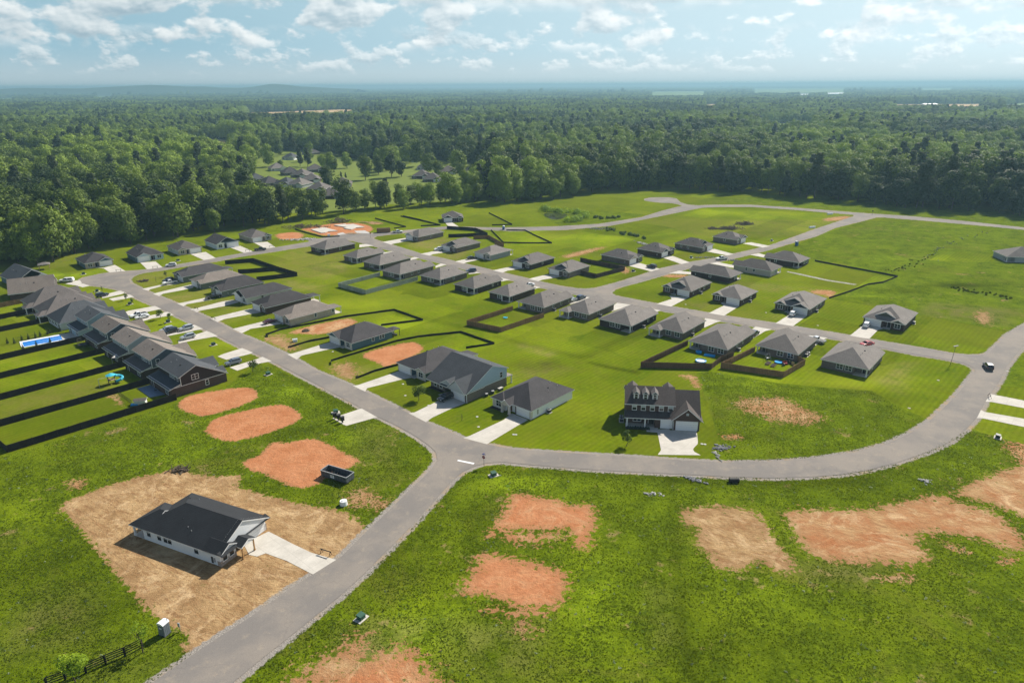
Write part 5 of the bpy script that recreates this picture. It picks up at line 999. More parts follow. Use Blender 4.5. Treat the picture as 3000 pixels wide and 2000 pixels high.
# ------------------------------------------------------------------ fences
POSTM = {}
def fence(name, pts, label, m, h=1.83, group=None, post=2.4, rails=True, cat='fence'):
    r = empty(name, pts[0], 0, label, cat, group); ox, oy = pts[0]
    for a, b in zip(pts[:-1], pts[1:]):
        a = Vector((a[0] - ox, a[1] - oy, 0)); b = Vector((b[0] - ox, b[1] - oy, 0)); L_ = (b - a).length; u = (b - a) / L_; nrm = Vector((-u.y, u.x, 0)); q = MB()
        n = max(1, int(L_ / post)); off = nrm * .03   # one long panel whose bays step a little in height
        cs = [a + u * (L_ * i / n) for i in range(n + 1)]; hz = [h + rnd.uniform(-.05, .05) for _ in range(n + 1)]; i0 = 0
        for i, (c_, z_) in enumerate(zip(cs, hz)):
            for o_ in (-off, off): q.v += [tuple(c_ + o_), tuple(c_ + o_ + Vector((0, 0, z_)))]
        mi = q.mi(m)
        def fc(*k): q.f.append(k); q.m.append(mi)
        for i in range(n):
            k = i * 4; fc(k, k + 4, k + 5, k + 1); fc(k + 2, k + 3, k + 7, k + 6); fc(k + 1, k + 5, k + 7, k + 3)
        fc(0, 1, 3, 2); k = n * 4; fc(k, k + 2, k + 3, k + 1)
        q.build('fence_panel', r)
        if rails:
            for z in (.4, 1.5):
                q = MB(); s, e = a + nrm * .08, b + nrm * .08; o2 = nrm * .035
                q.solid([tuple(v + Vector((0, 0, z))) for v in (s - o2, e - o2, e + o2, s + o2)], [tuple(v + Vector((0, 0, z + .09))) for v in (s - o2, e - o2, e + o2, s + o2)], m); q.build('rail', r)
            if (m, h) not in POSTM: q = MB(); q.box(-.065, .065, -.065, .065, 0, h + .08, m); POSTM[(m, h)] = q.me('fence_post')
            for c_ in cs: link('fence_post', POSTM[(m, h)], r, tuple(c_))
    return r
DY = 'dark board fences between the long back yards on the left'
yf = [(CP('y0', (-30, 1330), (92, 1432), (2030, 828)), 'nearest dark board fence, running up to the brown gabled house'), (CP('y0', (-250, 1205), (1800, 622)), 'dark fence between the trampoline yard and the patio yard'), (CP('y0', (-250, 900), (1440, 442)), 'dark fence just beyond the yard with the blue play set'), (CP('y0', (-250, 645), (1220, 285)), 'dark fence bounding the long bright lawn, fourth up from the bottom'), (CP('y0', (-250, 430), (990, 140)), 'dark fence in front of the rectangular swimming pool'),
 (CP('c1', (-200, 895), (515, 745)), 'dark fence behind the swimming pool lawn'), (CP('c1', (-200, 780), (365, 662)), 'short dark fence, second above the swimming pool lawn')]
for p, lab in yf: fence('board_fence', p, lab, 'fence_dark', group=DY)
fence('board_fence', CP('c1', (-150, 660), (0, 630), (275, 577)), 'light brown wood fence at the back of the pale blue gabled house', 'fence_tan')
fence('board_fence', CP('c3', (1105, 970), (683, 1105), (995, 1170), (1390, 1035)), 'tan wood fence around the small yard with a blue ring toy', 'fence_tan')
fence('board_fence', CP('c4', (985, 1290), (555, 1495), (1205, 1510), (1290, 1440), (1405, 1400)), 'brown wood fence around the yard with the blue pools', 'fence_brown')
fence('board_fence', CP('c4', (1600, 1350), (1290, 1500), (1865, 1585), (2060, 1470), (1990, 1440)), 'brown wood fence around the yard with raised garden beds', 'fence_tan')
fence('board_fence', CP('c2', (1610, 655), (1230, 755), (1480, 822), (1957, 695)), 'pale grey wood fence around a small square lawn', 'fence_grey')
fence('board_fence', CP('c2', (190, 545), (450, 525), (680, 605), (850, 655), (480, 700)), 'dark fence around two square back lawns', 'fence_dark')
fence('board_fence', CP('c2', (310, 632), (680, 603)), 'short dark fence dividing the two square back lawns', 'fence_dark')
fence('board_fence', CP('c3', (500, 222), (765, 240), (872, 285), (515, 300)), 'dark fence around the small lawn by the cross street', 'fence_dark')
fence('board_fence', CP('c3', (745, 315), (885, 310), (1022, 385), (940, 378)), 'orange brown fence round the yard of the brick house with a white car', 'fence_tan')
fence('board_fence', CP('c3', (1725, 520), (2050, 585), (2132, 605), (1870, 672), (1728, 640)), 'dark umber fence round the triangular yard at the T junction', 'fence_umber')
# black cloth silt fences
def silt(pts, lab): return fence('silt_fence', pts, lab, 'silt_cloth', h=.66, group='black silt fences round unbuilt lots', post=1.8, rails=False, cat='silt fence')
silt(CP('c2', (580, 1215), (560, 1200), (700, 1150), (1000, 1090), (1300, 1030), (1745, 970), (2005, 1062), (1620, 1110)), 'black silt fence looping round the lot left of the dark blue house')
silt(CP('c2', (1150, 1222), (950, 1260), (785, 1312), (785, 1290)), 'short black silt fence at the driveway of the dark blue house')
silt(CP('q2', (690, 685), (690, 655), (800, 620), (1000, 560), (1300, 470), (1500, 430), (1885, 390), (2190, 495), (1930, 535)), 'black silt fence looping round the lot right of the dark blue house')
silt(CP('q2', (1310, 690), (1100, 745), (935, 810), (935, 780)), 'short black silt fence by the driveway of the dark roofed house')
silt(CP('c3', (905, 235), (1020, 350), (1200, 355), (1465, 355), (1300, 280), (1220, 238), (1045, 236)), 'black silt fence enclosing a four sided empty lot beyond the blue toilet')
silt(CP('c3', (885, 78), (1100, 185), (915, 190)), 'black silt fence corner beyond the cross street')
silt(CP('c2', (1565, 128), (1700, 165), (1850, 205), (1740, 220)), 'black silt fence right of the two foundations'); silt(CP('c2', (1800, 108), (1950, 140), (2160, 188), (1990, 196)), 'black silt fence left of the lone brick house')
silt(CP('c2', (830, 228), (940, 262), (1090, 300), (1240, 293)), 'black silt fence in front of the two foundations')
silt(CP('c5', (430, 518), (700, 570), (1000, 625), (1190, 662), (1060, 715)), 'black silt fence running right from the dark brick house'); silt(CP('c5', (1060, 716), (920, 735), (750, 800), (560, 862)), 'black silt fence returning to the grey brick house')
silt(CP('c3', (95, 105), (250, 140), (440, 190), (260, 198)), 'black silt fence strip across the far left lot')
# paddock rail fence lower left
r = empty('rail_fence', C('n1', 310, 1590), 0, 'black three-rail paddock fence in the lower left corner', 'fence'); pr = CP('n1', (310, 1590), (430, 1545), (565, 1500), (695, 1440), (822, 1388), (935, 1332)); ox, oy = pr[0]
for i, p in enumerate(pr): q = MB(); q.box(-.11, .11, -.11, .11, 0, 1.5, 'black_paint'); q.build('fence_post', r, (p[0] - ox, p[1] - oy, 0))
for z in (.35, .72, 1.09, 1.42):
    q = MB()
    for a, b in zip(pr[:-1], pr[1:]):
        a = Vector((a[0] - ox, a[1] - oy, z)); b = Vector((b[0] - ox, b[1] - oy, z)); u = (b - a).normalized(); nn = Vector((-u.y, u.x, 0)) * .03; k = Vector((0, 0, .15))
        q.solid([tuple(a - nn), tuple(b - nn), tuple(b + nn), tuple(a + nn)], [tuple(v + k) for v in (a - nn, b - nn, b + nn, a + nn)], 'black_paint')
    q.build('rail', r)
# thin picket fences: pool enclosure and patio yard
def picket(pts, lab, h=1.2):
    r = empty('metal_fence', pts[0], 0, lab, 'fence'); ox, oy = pts[0]; q = MB(); q2 = MB()
    for a, b in zip(pts[:-1], pts[1:]):
        a = Vector((a[0] - ox, a[1] - oy, 0)); b = Vector((b[0] - ox, b[1] - oy, 0)); n = int((b - a).length / .28)
        for i in range(n): c = a.lerp(b, i / n); q.box(c.x - .014, c.x + .014, c.y - .014, c.y + .014, 0, h, 'black_paint')
        for z in (.15, h - .08): q2.tube((a.x, a.y, z), (b.x, b.y, z), .025, 'black_paint', 5)
    q.build('picket', r); q2.build('rail', r)
picket(CP('y0', (1365, 770), (1520, 880)), 'low black metal fence across the patio yard'); picket(CP('c1', (150, 935), (700, 850)), 'thin black metal fence behind the swimming pool')

# ------------------------------------------------------------------ vehicles
def car_mesh(kind):
    prof = dict(  # x along length (front +), z of belt, z of top, half width at belt
        suv=[(-2.35, .55, .55), (-2.3, .95, 1.15), (-2.2, 1.02, 1.35), (-1.95, 1.05, 1.66), (-.9, 1.05, 1.74), (.25, 1.04, 1.70), (.75, 1.03, 1.42), (1.15, 1.02, 1.06), (1.9, .95, .98), (2.25, .82, .85), (2.35, .55, .6)],
        sedan=[(-2.4, .5, .55), (-2.35, .9, .95), (-1.75, .98, 1.04), (-1.2, .96, 1.32), (-.5, .95, 1.45), (.3, .94, 1.42), (.85, .93, 1.15), (1.2, .92, .96), (2.0, .82, .85), (2.3, .7, .72), (2.4, .45, .5)])
    return prof[kind]
def make_car(kind, paint_m, label, p, rz, cap=False):
    r = empty({'suv': 'sport_utility_car', 'sedan': 'saloon_car', 'pickup': 'pickup_truck'}[kind], (p[0], p[1], .07), rz, label, {'suv': 'car', 'sedan': 'car', 'pickup': 'pickup'}[kind], 'parked vehicles on driveways and streets')
    W2 = .92 if kind != 'pickup' else 1.0; Lh = 2.35 if kind != 'pickup' else 2.9; wb = 1.42 if kind != 'pickup' else 1.85
    b = MB()
    def ring(x, z0, zb, zt, w0, wb_, wt): return [(x, -w0, z0), (x, w0, z0), (x, wb_, (z0 + zb) / 2), (x, wb_, zb), (x, wt, zt), (x, -wt, zt), (x, -wb_, zb), (x, -wb_, (z0 + zb) / 2)]
    def loft(sts, m):
        i0 = len(b.v); n = 8; mi = b.mi(m)
        for s in sts: b.v += ring(*s)
        for k in range(len(sts) - 1):
            for j in range(n): a_ = i0 + k * n + j; c_ = i0 + k * n + (j + 1) % n; b.f.append((a_, a_ + n, c_ + n, c_)[::-1]); b.m.append(mi)
        b.f.append(tuple(range(i0, i0 + n))[::-1]); b.m.append(mi); e = i0 + (len(sts) - 1) * n; b.f.append(tuple(range(e, e + n))); b.m.append(mi)
    if kind == 'pickup':
        loft([(-2.9, .45, .9, 1.02, .9, 1., .97), (-2.85, .4, .95, 1.06, .95, 1., .98), (-.55, .4, .95, 1.06, .95, 1., .98), (1.25, .4, .98, 1.08, .95, 1., .96), (2.6, .4, .95, 1.05, .93, .98, .88), (2.9, .5, .85, .9, .85, .92, .8)], paint_m)
        loft([(-.7, .95, 1.0, 1.1, .95, .96, .95), (-.55, .95, 1.0, 1.78, .95, .96, .72), (.55, .95, 1.0, 1.82, .95, .96, .72), (1.35, .95, 1.0, 1.1, .9, .95, .85)], paint_m)
        if cap: loft([(-2.85, .95, 1.0, 1.5, .95, .96, .82), (-2.5, .95, 1.0, 1.8, .95, .96, .75), (-.7, .95, 1.0, 1.82, .95, .96, .75), (-.68, .95, 1., 1.8, .95, .96, .75)], paint_m)
    else:
        st = car_mesh(kind); loft([(x, .32 if abs(x) < 2.2 else .42, zb, max(zt, zb + .02), W2 - .08, W2 - (.06 if abs(x) > 2.1 else 0), (W2 - .25 if zt > zb + .2 else W2 - .12) - (.1 if abs(x) > 2.1 else 0)) for x, zb, zt in st], paint_m)
    b.build('body', r, smooth=False)
    g = MB()
    def quadw(pts, th=.015):
        g.poly(pts, 'car_glass'); g.poly(pts[::-1], 'car_glass')
    if kind == 'suv':
        quadw([(.32, -.62, 1.68), (.32, .62, 1.68), (1.14, .74, 1.10), (1.14, -.74, 1.10)]); quadw([(-2.0, .6, 1.66), (-2.0, -.6, 1.66), (-2.27, -.74, 1.14), (-2.27, .74, 1.14)])
        for s in (-1, 1): quadw([(.3, s * .73, 1.62), (-1.9, s * .73, 1.60), (-2.1, s * .895, 1.14), (.95, s * .90, 1.12)])
    elif kind == 'sedan':
        quadw([(.36, -.6, 1.42), (.36, .6, 1.42), (1.18, .72, 1.0), (1.18, -.72, 1.0)]); quadw([(-.62, .58, 1.46), (-.62, -.58, 1.46), (-1.66, -.7, 1.08), (-1.66, .7, 1.08)])
        for s in (-1, 1): quadw([(.3, s * .73, 1.36), (-.7, s * .73, 1.36), (-1.4, s * .88, 1.02), (.85, s * .88, 1.01)])
    else:
        quadw([(.62, -.62, 1.80), (.62, .62, 1.80), (1.36, .78, 1.13), (1.36, -.78, 1.13)]); quadw([(-.58, .6, 1.72), (-.58, -.6, 1.72), (-.73, -.74, 1.14), (-.73, .74, 1.14)])
        for s in (-1, 1):
            quadw([(.5, s * .775, 1.72), (-.45, s * .775, 1.70), (-.5, s * .965, 1.12), (1.05, s * .955, 1.12)])
            if cap: quadw([(-.8, s * .80, 1.70), (-2.4, s * .80, 1.70), (-2.6, s * .96, 1.2), (-.8, s * .965, 1.2)])
    g.build('window', r)
    if kind == 'pickup' and not cap:
        q = MB(); q.box(-2.75, -.8, -.82, .82, 1.07, 1.085, 'vent_black'); q.build('load_bed', r)
    for x in (-wb, wb):
        for s in (-1, 1):
            q = MB(); rr = .36 if kind != 'pickup' else .41; q.tube((0, -.12, 0), (0, .12, 0), rr, 'tyre', 14); t = q.build('wheel', r, (x, s * (W2 - .1), rr - .0)); q = MB(); q.tube((0, s * .11, 0), (0, s * .135, 0), rr * .6, 'rim', 10); q.build('rim', t)
    zt = .85
    for s in (-1, 1):
        q = MB(); q.box(-.04, .04, -.16, .16, -.07, .07, 'lamp_clear'); q.build('headlight', r, (Lh - .06, s * (W2 - .25), zt - .12)); q = MB(); q.box(-.04, .04, -.08, .08, -.14, .14, 'tail_red'); q.build('tail_light', r, (-Lh + .04, s * (W2 - .16), zt + .05))
        q = MB(); q.box(-.08, .08, -.1, .1, -.07, .07, paint_m); q.build('door_mirror', r, (.85 if kind != 'pickup' else 1.05, s * (W2 + .08), 1.08))
    return r
R = math.radians
CARS = [
 ('suv', 'black', 'q2', 1742, 1005, 228, 'black car parked nose out before the big gabled house'), ('suv', 'blue', 'k5', 1725, 755, 72, 'dark blue car driving through the junction at the right'),
 ('suv', 'white', 'c4', 1955, 1015, 52, 'white car behind the grey brick house with dark gables, on its driveway'), ('suv', 'white', 'c5', 905, 1118, 52, 'white car parked at the olive gabled brick house'),
 ('sedan', 'maroon', 'c2', 600, 1085, 48, 'maroon car parked at the tan brick house'), ('suv', 'grey', 'c1', 2145, 1150, 225, 'dark grey car at the driveway of the nearest large house on the left'),
 ('suv', 'silver', 'c1', 1712, 835, 225, 'silver car nearest the street, third driveway pair on the left'), ('suv', 'silver', 'c1', 1728, 915, 225, 'silver van like car partly behind a roof, below the other silver car'), ('suv', 'silver', 'c1', 1535, 850, 225, 'silver car with dark roof rack behind the nearer dark car'),
 ('suv', 'black', 'c1', 1572, 862, 228, 'dark car half hidden behind the brown roof on the left'), ('pickup', 'white', 'c1', 1275, 712, 228, 'white pickup with dark bed on the left driveways'), ('sedan', 'white', 'c1', 1310, 728, 228, 'white car beside the white pickup with dark bed'),
 ('pickup', 'white', 'c1', 1562, 412, 228, 'white pickup on the driveway of the last dark roofed house'), ('suv', 'black', 'c1', 1548, 392, 228, 'black car just behind the white pickup'), ('pickup', 'black', 'c1', 1965, 545, 46, 'black pickup before the grey green house'), ('suv', 'blue', 'c1', 940, 528, 48, 'blue car end showing past a roof on the left row'),
 ('suv', 'white', 'c1', 1572, 252, 200, 'white car parked on the upper left street'), ('pickup', 'black', 'c2', 512, 420, 22, 'black pickup parked on the upper left street'), ('pickup', 'white', 'c2', 1772, 258, 14, 'white pickup on the street near the foundations'),
 ('suv', 'white', 'c3', 425, 418, 200, 'white car in front of the orange brown fenced brick house'), ('sedan', 'black', 'c3', 727, 498, 25, 'dark car in front of the pale grey house'), ('suv', 'navy', 'c3', 722, 618, 200, 'dark blue car beside the grey brown roof, across the street from the pale grey house'), ('sedan', 'white', 'c3', 1255, 748, 205, 'white car showing past the roof of the reddish brick house'),
 ('sedan', 'silver', 'c3', 1660, 885, 48, 'silver car left of the dark one near the T junction'), ('suv', 'navy', 'c3', 1733, 865, 48, 'dark blue car near the T junction, right of the silver one'),
 ('suv', 'black', 'c4', 655, 578, 140, 'black car on the tan gabled house driveway'), ('pickup', 'white', 'c4', 1298, 505, 200, 'white service pickup on the climbing street'),
 ('suv', 'navy', 'c4', 1600, 1195, 50, 'dark blue car mostly hidden by the roof of the pool yard house'), ('pickup', 'silver', 'c4', 2165, 1258, 130, 'silver pickup behind the house with raised garden beds'), ('sedan', 'red', 'c5', 905, 1292, 200, 'red car peeping over the ridge of the rightmost row house'),
]
for kd, pt, k, x, y, rz, lab in CARS: make_car(kd, PAINT[pt], lab, C(k, x, y), R(rz))
make_car('pickup', PAINT['white'], 'white pickup with a white bed cap by the cul de sac on the left', C('w9', 1535, 985), R(190), cap=True)
# ------------------------------------------------------------------ small things
def pole_sign():
    p = C('p', 1418, 1366); r = empty('stop_sign', p, R(-20), 'red stop sign with two blue street name blades at the near junction', 'sign')
    q = MB(); q.tube((0, 0, 0), (0, 0, 3.3), .04, 'metal_dark', 8); q.build('post', r)
    o = [(.43 * math.cos(R(22.5 + 45 * i)), .43 * math.sin(R(22.5 + 45 * i))) for i in range(8)]
    q = MB(); q.solid([(x, -.05, 2.35 + z) for x, z in o], [(x, -.08, 2.35 + z) for x, z in o], 'trim_white'); b = q.build('sign_plate', r)
    q = MB(); q.solid([(x * .93, -.08, 2.35 + z * .93) for x, z in o], [(x * .93, -.085, 2.35 + z * .93) for x, z in o], 'red_paint'); q.build('red_field', b)
    cu = bpy.data.curves.new('t', 'FONT'); cu.body = 'STOP'; cu.size = .30; cu.extrude = .004; cu.align_x = 'CENTER'; cu.align_y = 'CENTER'; tmp = bpy.data.objects.new('t', cu); COL.objects.link(tmp)
    bpy.context.view_layer.update(); me = bpy.data.meshes.new_from_object(tmp.evaluated_get(bpy.context.evaluated_depsgraph_get())); bpy.data.objects.remove(tmp); me.materials.clear(); me.materials.append(M['trim_white'])
    me.transform(Matrix.Translation((0, -.092, 2.35)) @ Matrix.Rotation(PI / 2, 4, 'X')); link('lettering', me, b)
    for z, a in ((2.98, 0), (3.18, 90)):
        q = MB(); q.box(-.42, .42, -.012, .012, -.09, .09, 'sign_blue'); o_ = q.build('street_blade', r, (0, 0, z)); o_.rotation_euler = (0, 0, R(a))
pole_sign()
p = C('k5', 1082, 690); r = empty('street_light', p, R(20), 'thin street light pole with flat lamp head by the right junction', 'street light')
q = MB(); q.tube((0, 0, 0), (.9, .2, 5.6), .07, 'metal_dark', 8, .05); q.build('pole', r); q = MB(); q.box(-.9, .9, -.18, .18, 5.55, 5.7, 'metal_dark'); q.build('lamp_head', r, (.9, .2, 0))
for k, x, y, lab in (('c2', 1523, 303, 'small red sign on a post opposite the foundations'), ('c5', 957, 95, 'dark sign post at the far right junction')):
    r = empty('street_sign', C(k, x, y), R(-20), lab, 'sign'); q = MB(); q.tube((0, 0, 0), (0, 0, 2.4), .05, 'metal_dark', 6); q.build('post', r); q = MB(); q.box(-.38, .38, -.03, .03, 2.2, 2.95, 'red_paint' if k == 'c2' else 'metal_dark'); q.build('sign_plate', r)

def dumpster():
    a, b, c = C('d7', 945, 1160), C('d7', 1240, 1250), C('d7', 1300, 1215); az = math.atan2(b[1] - a[1], b[0] - a[0]); Lx, Wy = 6.9, 2.5
    cx = (a[0] + b[0]) / 2 - math.sin(az) * Wy / 2; cy = (a[1] + b[1]) / 2 + math.cos(az) * Wy / 2
    r = empty('skip_container', (cx, cy), az, 'long open grey steel skip holding debris on the red soil edge', 'skip'); x, y, h = Lx / 2, Wy / 2, 1.55; st = 'steel_lined'
    q = MB(); q.box(-x, x, -y, y, .25, .33, st); q.box(-x, x, -y, -y + .06, .25, h, st); q.box(-x, x, y - .06, y, .25, h, st); q.box(-x, -x + .06, -y + .06, y - .06, .25, h, st); q.box(x - .06, x, -y + .06, y - .06, .25, h, st)
    for i in range(9): xx = -x + .4 + i * (Lx - .8) / 8; q.box(xx - .05, xx + .05, -y - .06, -y, .3, h - .02, 'metal_dark'); q.box(xx - .05, xx + .05, y, y + .06, .3, h - .02, 'metal_dark')
    q.build('tub', r); q = MB()
    for s in (-1, 1): q.box(-x - .06, x + .06, s * y - .07, s * y + .07, h, h + .12, 'metal_grey')
    for s in (-1, 1): q.box(s * x - .07, s * x + .07, -y + .07, y - .07, h + .002, h + .118, 'metal_grey')
    q.build('top_rail', r); q = MB()
    for s in (-1, 1): q.box(-x, x, s * .6 - .1, s * .6 + .1, .1, .25, 'metal_dark')
    q.build('skid_rail', r)
    for s in (-1, 1): q = MB(); q.tube((0, -.1, 0), (0, .1, 0), .12, 'metal_dark', 10); q.build('roller', r, (x - .4, s * .8, .12))
    q = MB(); q.box(-.5, .5, -.02, 0, -.35, .35, 'plastic_white'); w = q.build('label_plate', r, (-.3, -y - .075, .95)); q = MB(); q.box(-.38, .38, -.005, 0, .08, .2, 'metal_dark'); q.box(-.38, .38, -.005, 0, -.2, -.05, 'metal_grey'); q.build('lettering', w, (0, -.021, 0))
    q = MB()
    for i in range(34):
        px_, py_ = -x + .5 + rnd.random() ** 1.6 * 4.2, rnd.uniform(-.8, .8); a_ = rnd.uniform(0, PI); l = rnd.uniform(.3, 1.1); q.tube((px_ - math.cos(a_) * l / 2, py_ - math.sin(a_) * l / 2 * .5, .45 + rnd.random() * .3), (px_ + math.cos(a_) * l / 2, py_ + math.sin(a_) * l / 2 * .5, .5 + rnd.random() * .5), rnd.uniform(.04, .14), rnd.choice(['bare_wood', 'rust', 'mulch', 'vent_black']), 4)
    tag(q.build('debris', None, (cx, cy, 0), az), 'broken timber and rubbish heaped in the skip', 'rubbish', kind='stuff')
dumpster()

def toilet(p, rz, m, lab, roofm='plastic_white'):
    r = empty('portable_toilet', p, rz, lab, 'portable toilet', 'portable toilets'); q = MB(); q.box(-.58, .58, -.58, .58, .1, 2.05, m)
    for i in range(4): q.box(-.6, -.58, -.5 + i * .27, -.4 + i * .27, .2, 2., m); q.box(.58, .6, -.5 + i * .27, -.4 + i * .27, .2, 2., m)
    q.build('cabin', r); q = MB(); n = 7
    for i in range(n):
        a0, a1 = PI * i / n, PI * (i + 1) / n; X = lambda a: -.64 * math.cos(a); Z = lambda a: 2.05 + .34 * math.sin(a) ** .8
        q.solid([(X(a0), -.64, 2.04), (X(a1), -.64, 2.04), (X(a1), .64, 2.04), (X(a0), .64, 2.04)], [(X(a0), -.64, Z(a0) + .01), (X(a1), -.64, Z(a1) + .01), (X(a1), .64, Z(a1) + .01), (X(a0), .64, Z(a0) + .01)], roofm)
    q.build('roof', r); q = MB(); q.box(-.42, .42, -.62, -.58, .2, 1.95, m); d = q.build('door', r); q = MB(); q.box(-.24, .24, -.645, -.62, 1.35, 1.6, 'plastic_white'); pl = q.build('label_plate', d); q = MB(); q.box(-.18, .18, -.652, -.645, 1.42, 1.46, 'metal_grey'); q.box(-.18, .18, -.652, -.645, 1.5, 1.54, 'metal_grey'); q.build('lettering', pl)
    q = MB(); q.box(-.66, .66, -.66, .66, 0, .1, 'metal_dark'); q.build('base', r); q = MB(); q.tube((.4, .4, 2.2), (.4, .4, 2.62), .05, m, 7); q.build('vent_pipe', r)
toilet(C('n1', 1084, 1243), R(-22), 'plastic_grey', 'grey portable toilet with white ribbed roof in the lower left')
toilet(C('c3', 1020, 229), R(-10), 'plastic_blue', 'blue portable toilet beside the far cross street'); toilet(C('c5', 262, 375), R(30), 'plastic_blue', 'blue portable toilet beside the climbing street')

p = C('n1', 1186, 1225); r = empty('meter_post', p, R(-20), 'grey utility meter box on a post right of the grey portable toilet', 'meter post'); q = MB(); q.box(-.06, .06, -.06, .06, 0, 1.6, 'bare_wood'); q.build('post', r); q = MB(); q.box(-.17, .17, -.2, -.06, .85, 1.6, 'metal_grey'); q.build('meter_box', r)

def box_unit(p, rz, lab, cat, nm, m, w=.9, d=.9, h=.8, lid=True, grp=None, pad=False):
    r = empty(nm, p, rz, lab, cat, grp); q = MB(); q.box(-w / 2, w / 2, -d / 2, d / 2, 0, h, m); q.build('cabinet', r)
    if lid: q = MB(); q.solid([(-w / 2 - .04, -d / 2 - .05, h - .12), (w / 2 + .04, -d / 2 - .05, h - .12), (w / 2 + .04, d / 2 + .04, h), (-w / 2 - .04, d / 2 + .04, h)], [(-w / 2 - .04, -d / 2 - .05, h - .02), (w / 2 + .04, -d / 2 - .05, h - .02), (w / 2 + .04, d / 2 + .04, h + .09), (-w / 2 - .04, d / 2 + .04, h + .09)], m); q.build('lid', r)
    if pad: q = MB(); q.box(-w, w, -d * .8, d * .8, 0, .08, 'concrete'); q.build('base', r)
TB = 'green and dark transformer cabinets along the verges'
for k, x, y, lab, m in [('m5', 130, 1145, 'green utility box on the rough grass at bottom centre left', 'plastic_green'), ('q2', 733, 1125, 'green utility box behind the black mailboxes', 'plastic_green'), ('q2', 113, 775, 'green utility box on the grass left of the long street', 'plastic_green'), ('e3', 988, 800, 'low green utility box in the weeds by the stop sign', 'plastic_green'),
 ('c1', 1962, 975, 'dark green utility box on the bright left lawn', 'plastic_dkgreen'), ('c1', 1545, 765, 'dark utility box beside a young tree on the left lawn', 'plastic_dkgreen'), ('c1', 1195, 600, 'dark utility box on the lawn in the middle of the left street', 'plastic_dkgreen'), ('c1', 893, 482, 'dark utility box near the cul de sac', 'plastic_dkgreen'), ('c1', 768, 325, 'dark utility box in front of the blue sided house', 'plastic_dkgreen'),
 ('c1', 1637, 202, 'dark utility box on the lawn above the upper left street', 'plastic_dkgreen'), ('q4', 2170, 1015, 'pale topped utility box at the right edge below the driveways', 'plastic_dkgreen'), ('c4', 487, 612, 'dark utility box by the tan gabled house driveway', 'plastic_dkgreen'), ('c4', 1020, 487, 'green utility box on the verge of the climbing street', 'plastic_green'), ('c4', 1760, 332, 'dark utility box on the lawn of the farthest climbing street house', 'plastic_dkgreen')]:
    box_unit(C(k, x, y), R(rnd.uniform(20, 60)), lab, 'utility box', 'utility_box', m, 1.05, .95, .8, grp=TB, pad=True)
for i, (x, y) in enumerate([(727, 1180), (762, 1195), (797, 1215)]):
    r = empty('mailbox_unit', C('q2', x, y), R(40), ['leftmost', 'middle', 'rightmost'][i] + ' of three black pedestal mailboxes by the concrete pad', 'mailbox', 'black pedestal mailboxes'); q = MB(); q.box(-.12, .12, -.12, .12, 0, .6, 'black_paint'); q.build('pedestal', r); q = MB(); q.box(-.42, .42, -.3, .3, .6, 1.6, 'black_paint'); q.box(-.46, .46, -.34, .34, 1.6, 1.68, 'metal_dark'); q.build('box', r)
sheet('pavement', [CP('q2', (700, 1175), (720, 1170), (820, 1225), (810, 1238))], .045, M['concrete'], kind='structure')

def sawhorse(p, rz, lab, L_=2.4):
    r = empty('barricade', p, rz, lab, 'barricade', 'wooden barricades closing new driveways'); q = MB(); q.box(-L_ / 2, L_ / 2, -.06, .06, .78, .9, 'black_paint'); q.build('crossbar', r)
    for s in (-1, 1):
        for t in (-1, 1): q = MB(); q.tube((s * L_ * .4, 0, .8), (s * L_ * .4, t * .4, .04), .05, 'black_paint', 5); q.build('leg', r)
BZ = 0.05
for k, x, y, rz, lab in [('n1', 2140, 725, -25, 'dark barricade lying across the new house driveway'), ('c1', 1090, 300, 12, 'barricade on the driveway of the blue sided house'), ('c1', 1427, 270, 12, 'barricade on the driveway of the light blue house'), ('c2', 394, 430, 12, 'barricade on the driveway of the white dormered house'), ('c2', 611, 392, 12, 'barricade on the driveway of the tan brick corner house'), ('c1', 1805, 652, -35, 'barricade at the street end of the white house driveway on the left street'), ('c1', 1962, 742, -35, 'barricade at the street edge of the grey driveway below the white house'), ('k5', 1755, 1255, 60, 'crossed barricade on the right edge driveway')]:
    sawhorse((*C(k, x, y), BZ), R(rz), lab)

def lid(p, lab, m='rock_pale', r_=.34): q = MB(); q.tube((0, 0, 0), (0, 0, .07), r_, m, 12); tag(q.build('utility_cover', None, (p[0], p[1], 0)), lab, 'cover', 'small pale utility covers set in the lawns')
for k, x, y, lab in [('q3', 150, 1162, 'pale green round cover on the lawn left of the white house driveway'), ('q3', 163, 1255, 'white round cover nearer the street, left of the white house driveway'), ('q3', 485, 1325, 'left one of the pair of covers right of the white house driveway'), ('q3', 506, 1326, 'right one of the pair of covers right of the white house driveway'), ('q2', 705, 565, 'pale round cover before the dark blue house'), ('q2', 1350, 862, 'pale green cover before the dark roofed house'), ('q2', 1372, 967, 'white cover beside the young tree'), ('q2', 1587, 1057, 'white cover beside the big gabled house driveway'),
 ('q3', 2215, 1412, 'left one of two covers right of the two-storey house driveway'), ('q3', 2243, 1415, 'right one of two covers right of the two-storey house driveway'), ('q4', 1560, 812, 'white cover on the rough green inside the road bend'), ('q4', 1760, 620, 'white cover on the mown grass inside the road bend'), ('c4', 968, 915, 'cover on the lawn right of the T junction house'), ('c4', 1706, 990, 'cover on the lawn left of the dark gabled house'), ('c4', 2182, 1108, 'white cover on the lawn right of the dark gabled house'), ('k5', 2058, 805, 'white cover on the verge by the right junction')]: lid(C(k, x, y), lab)

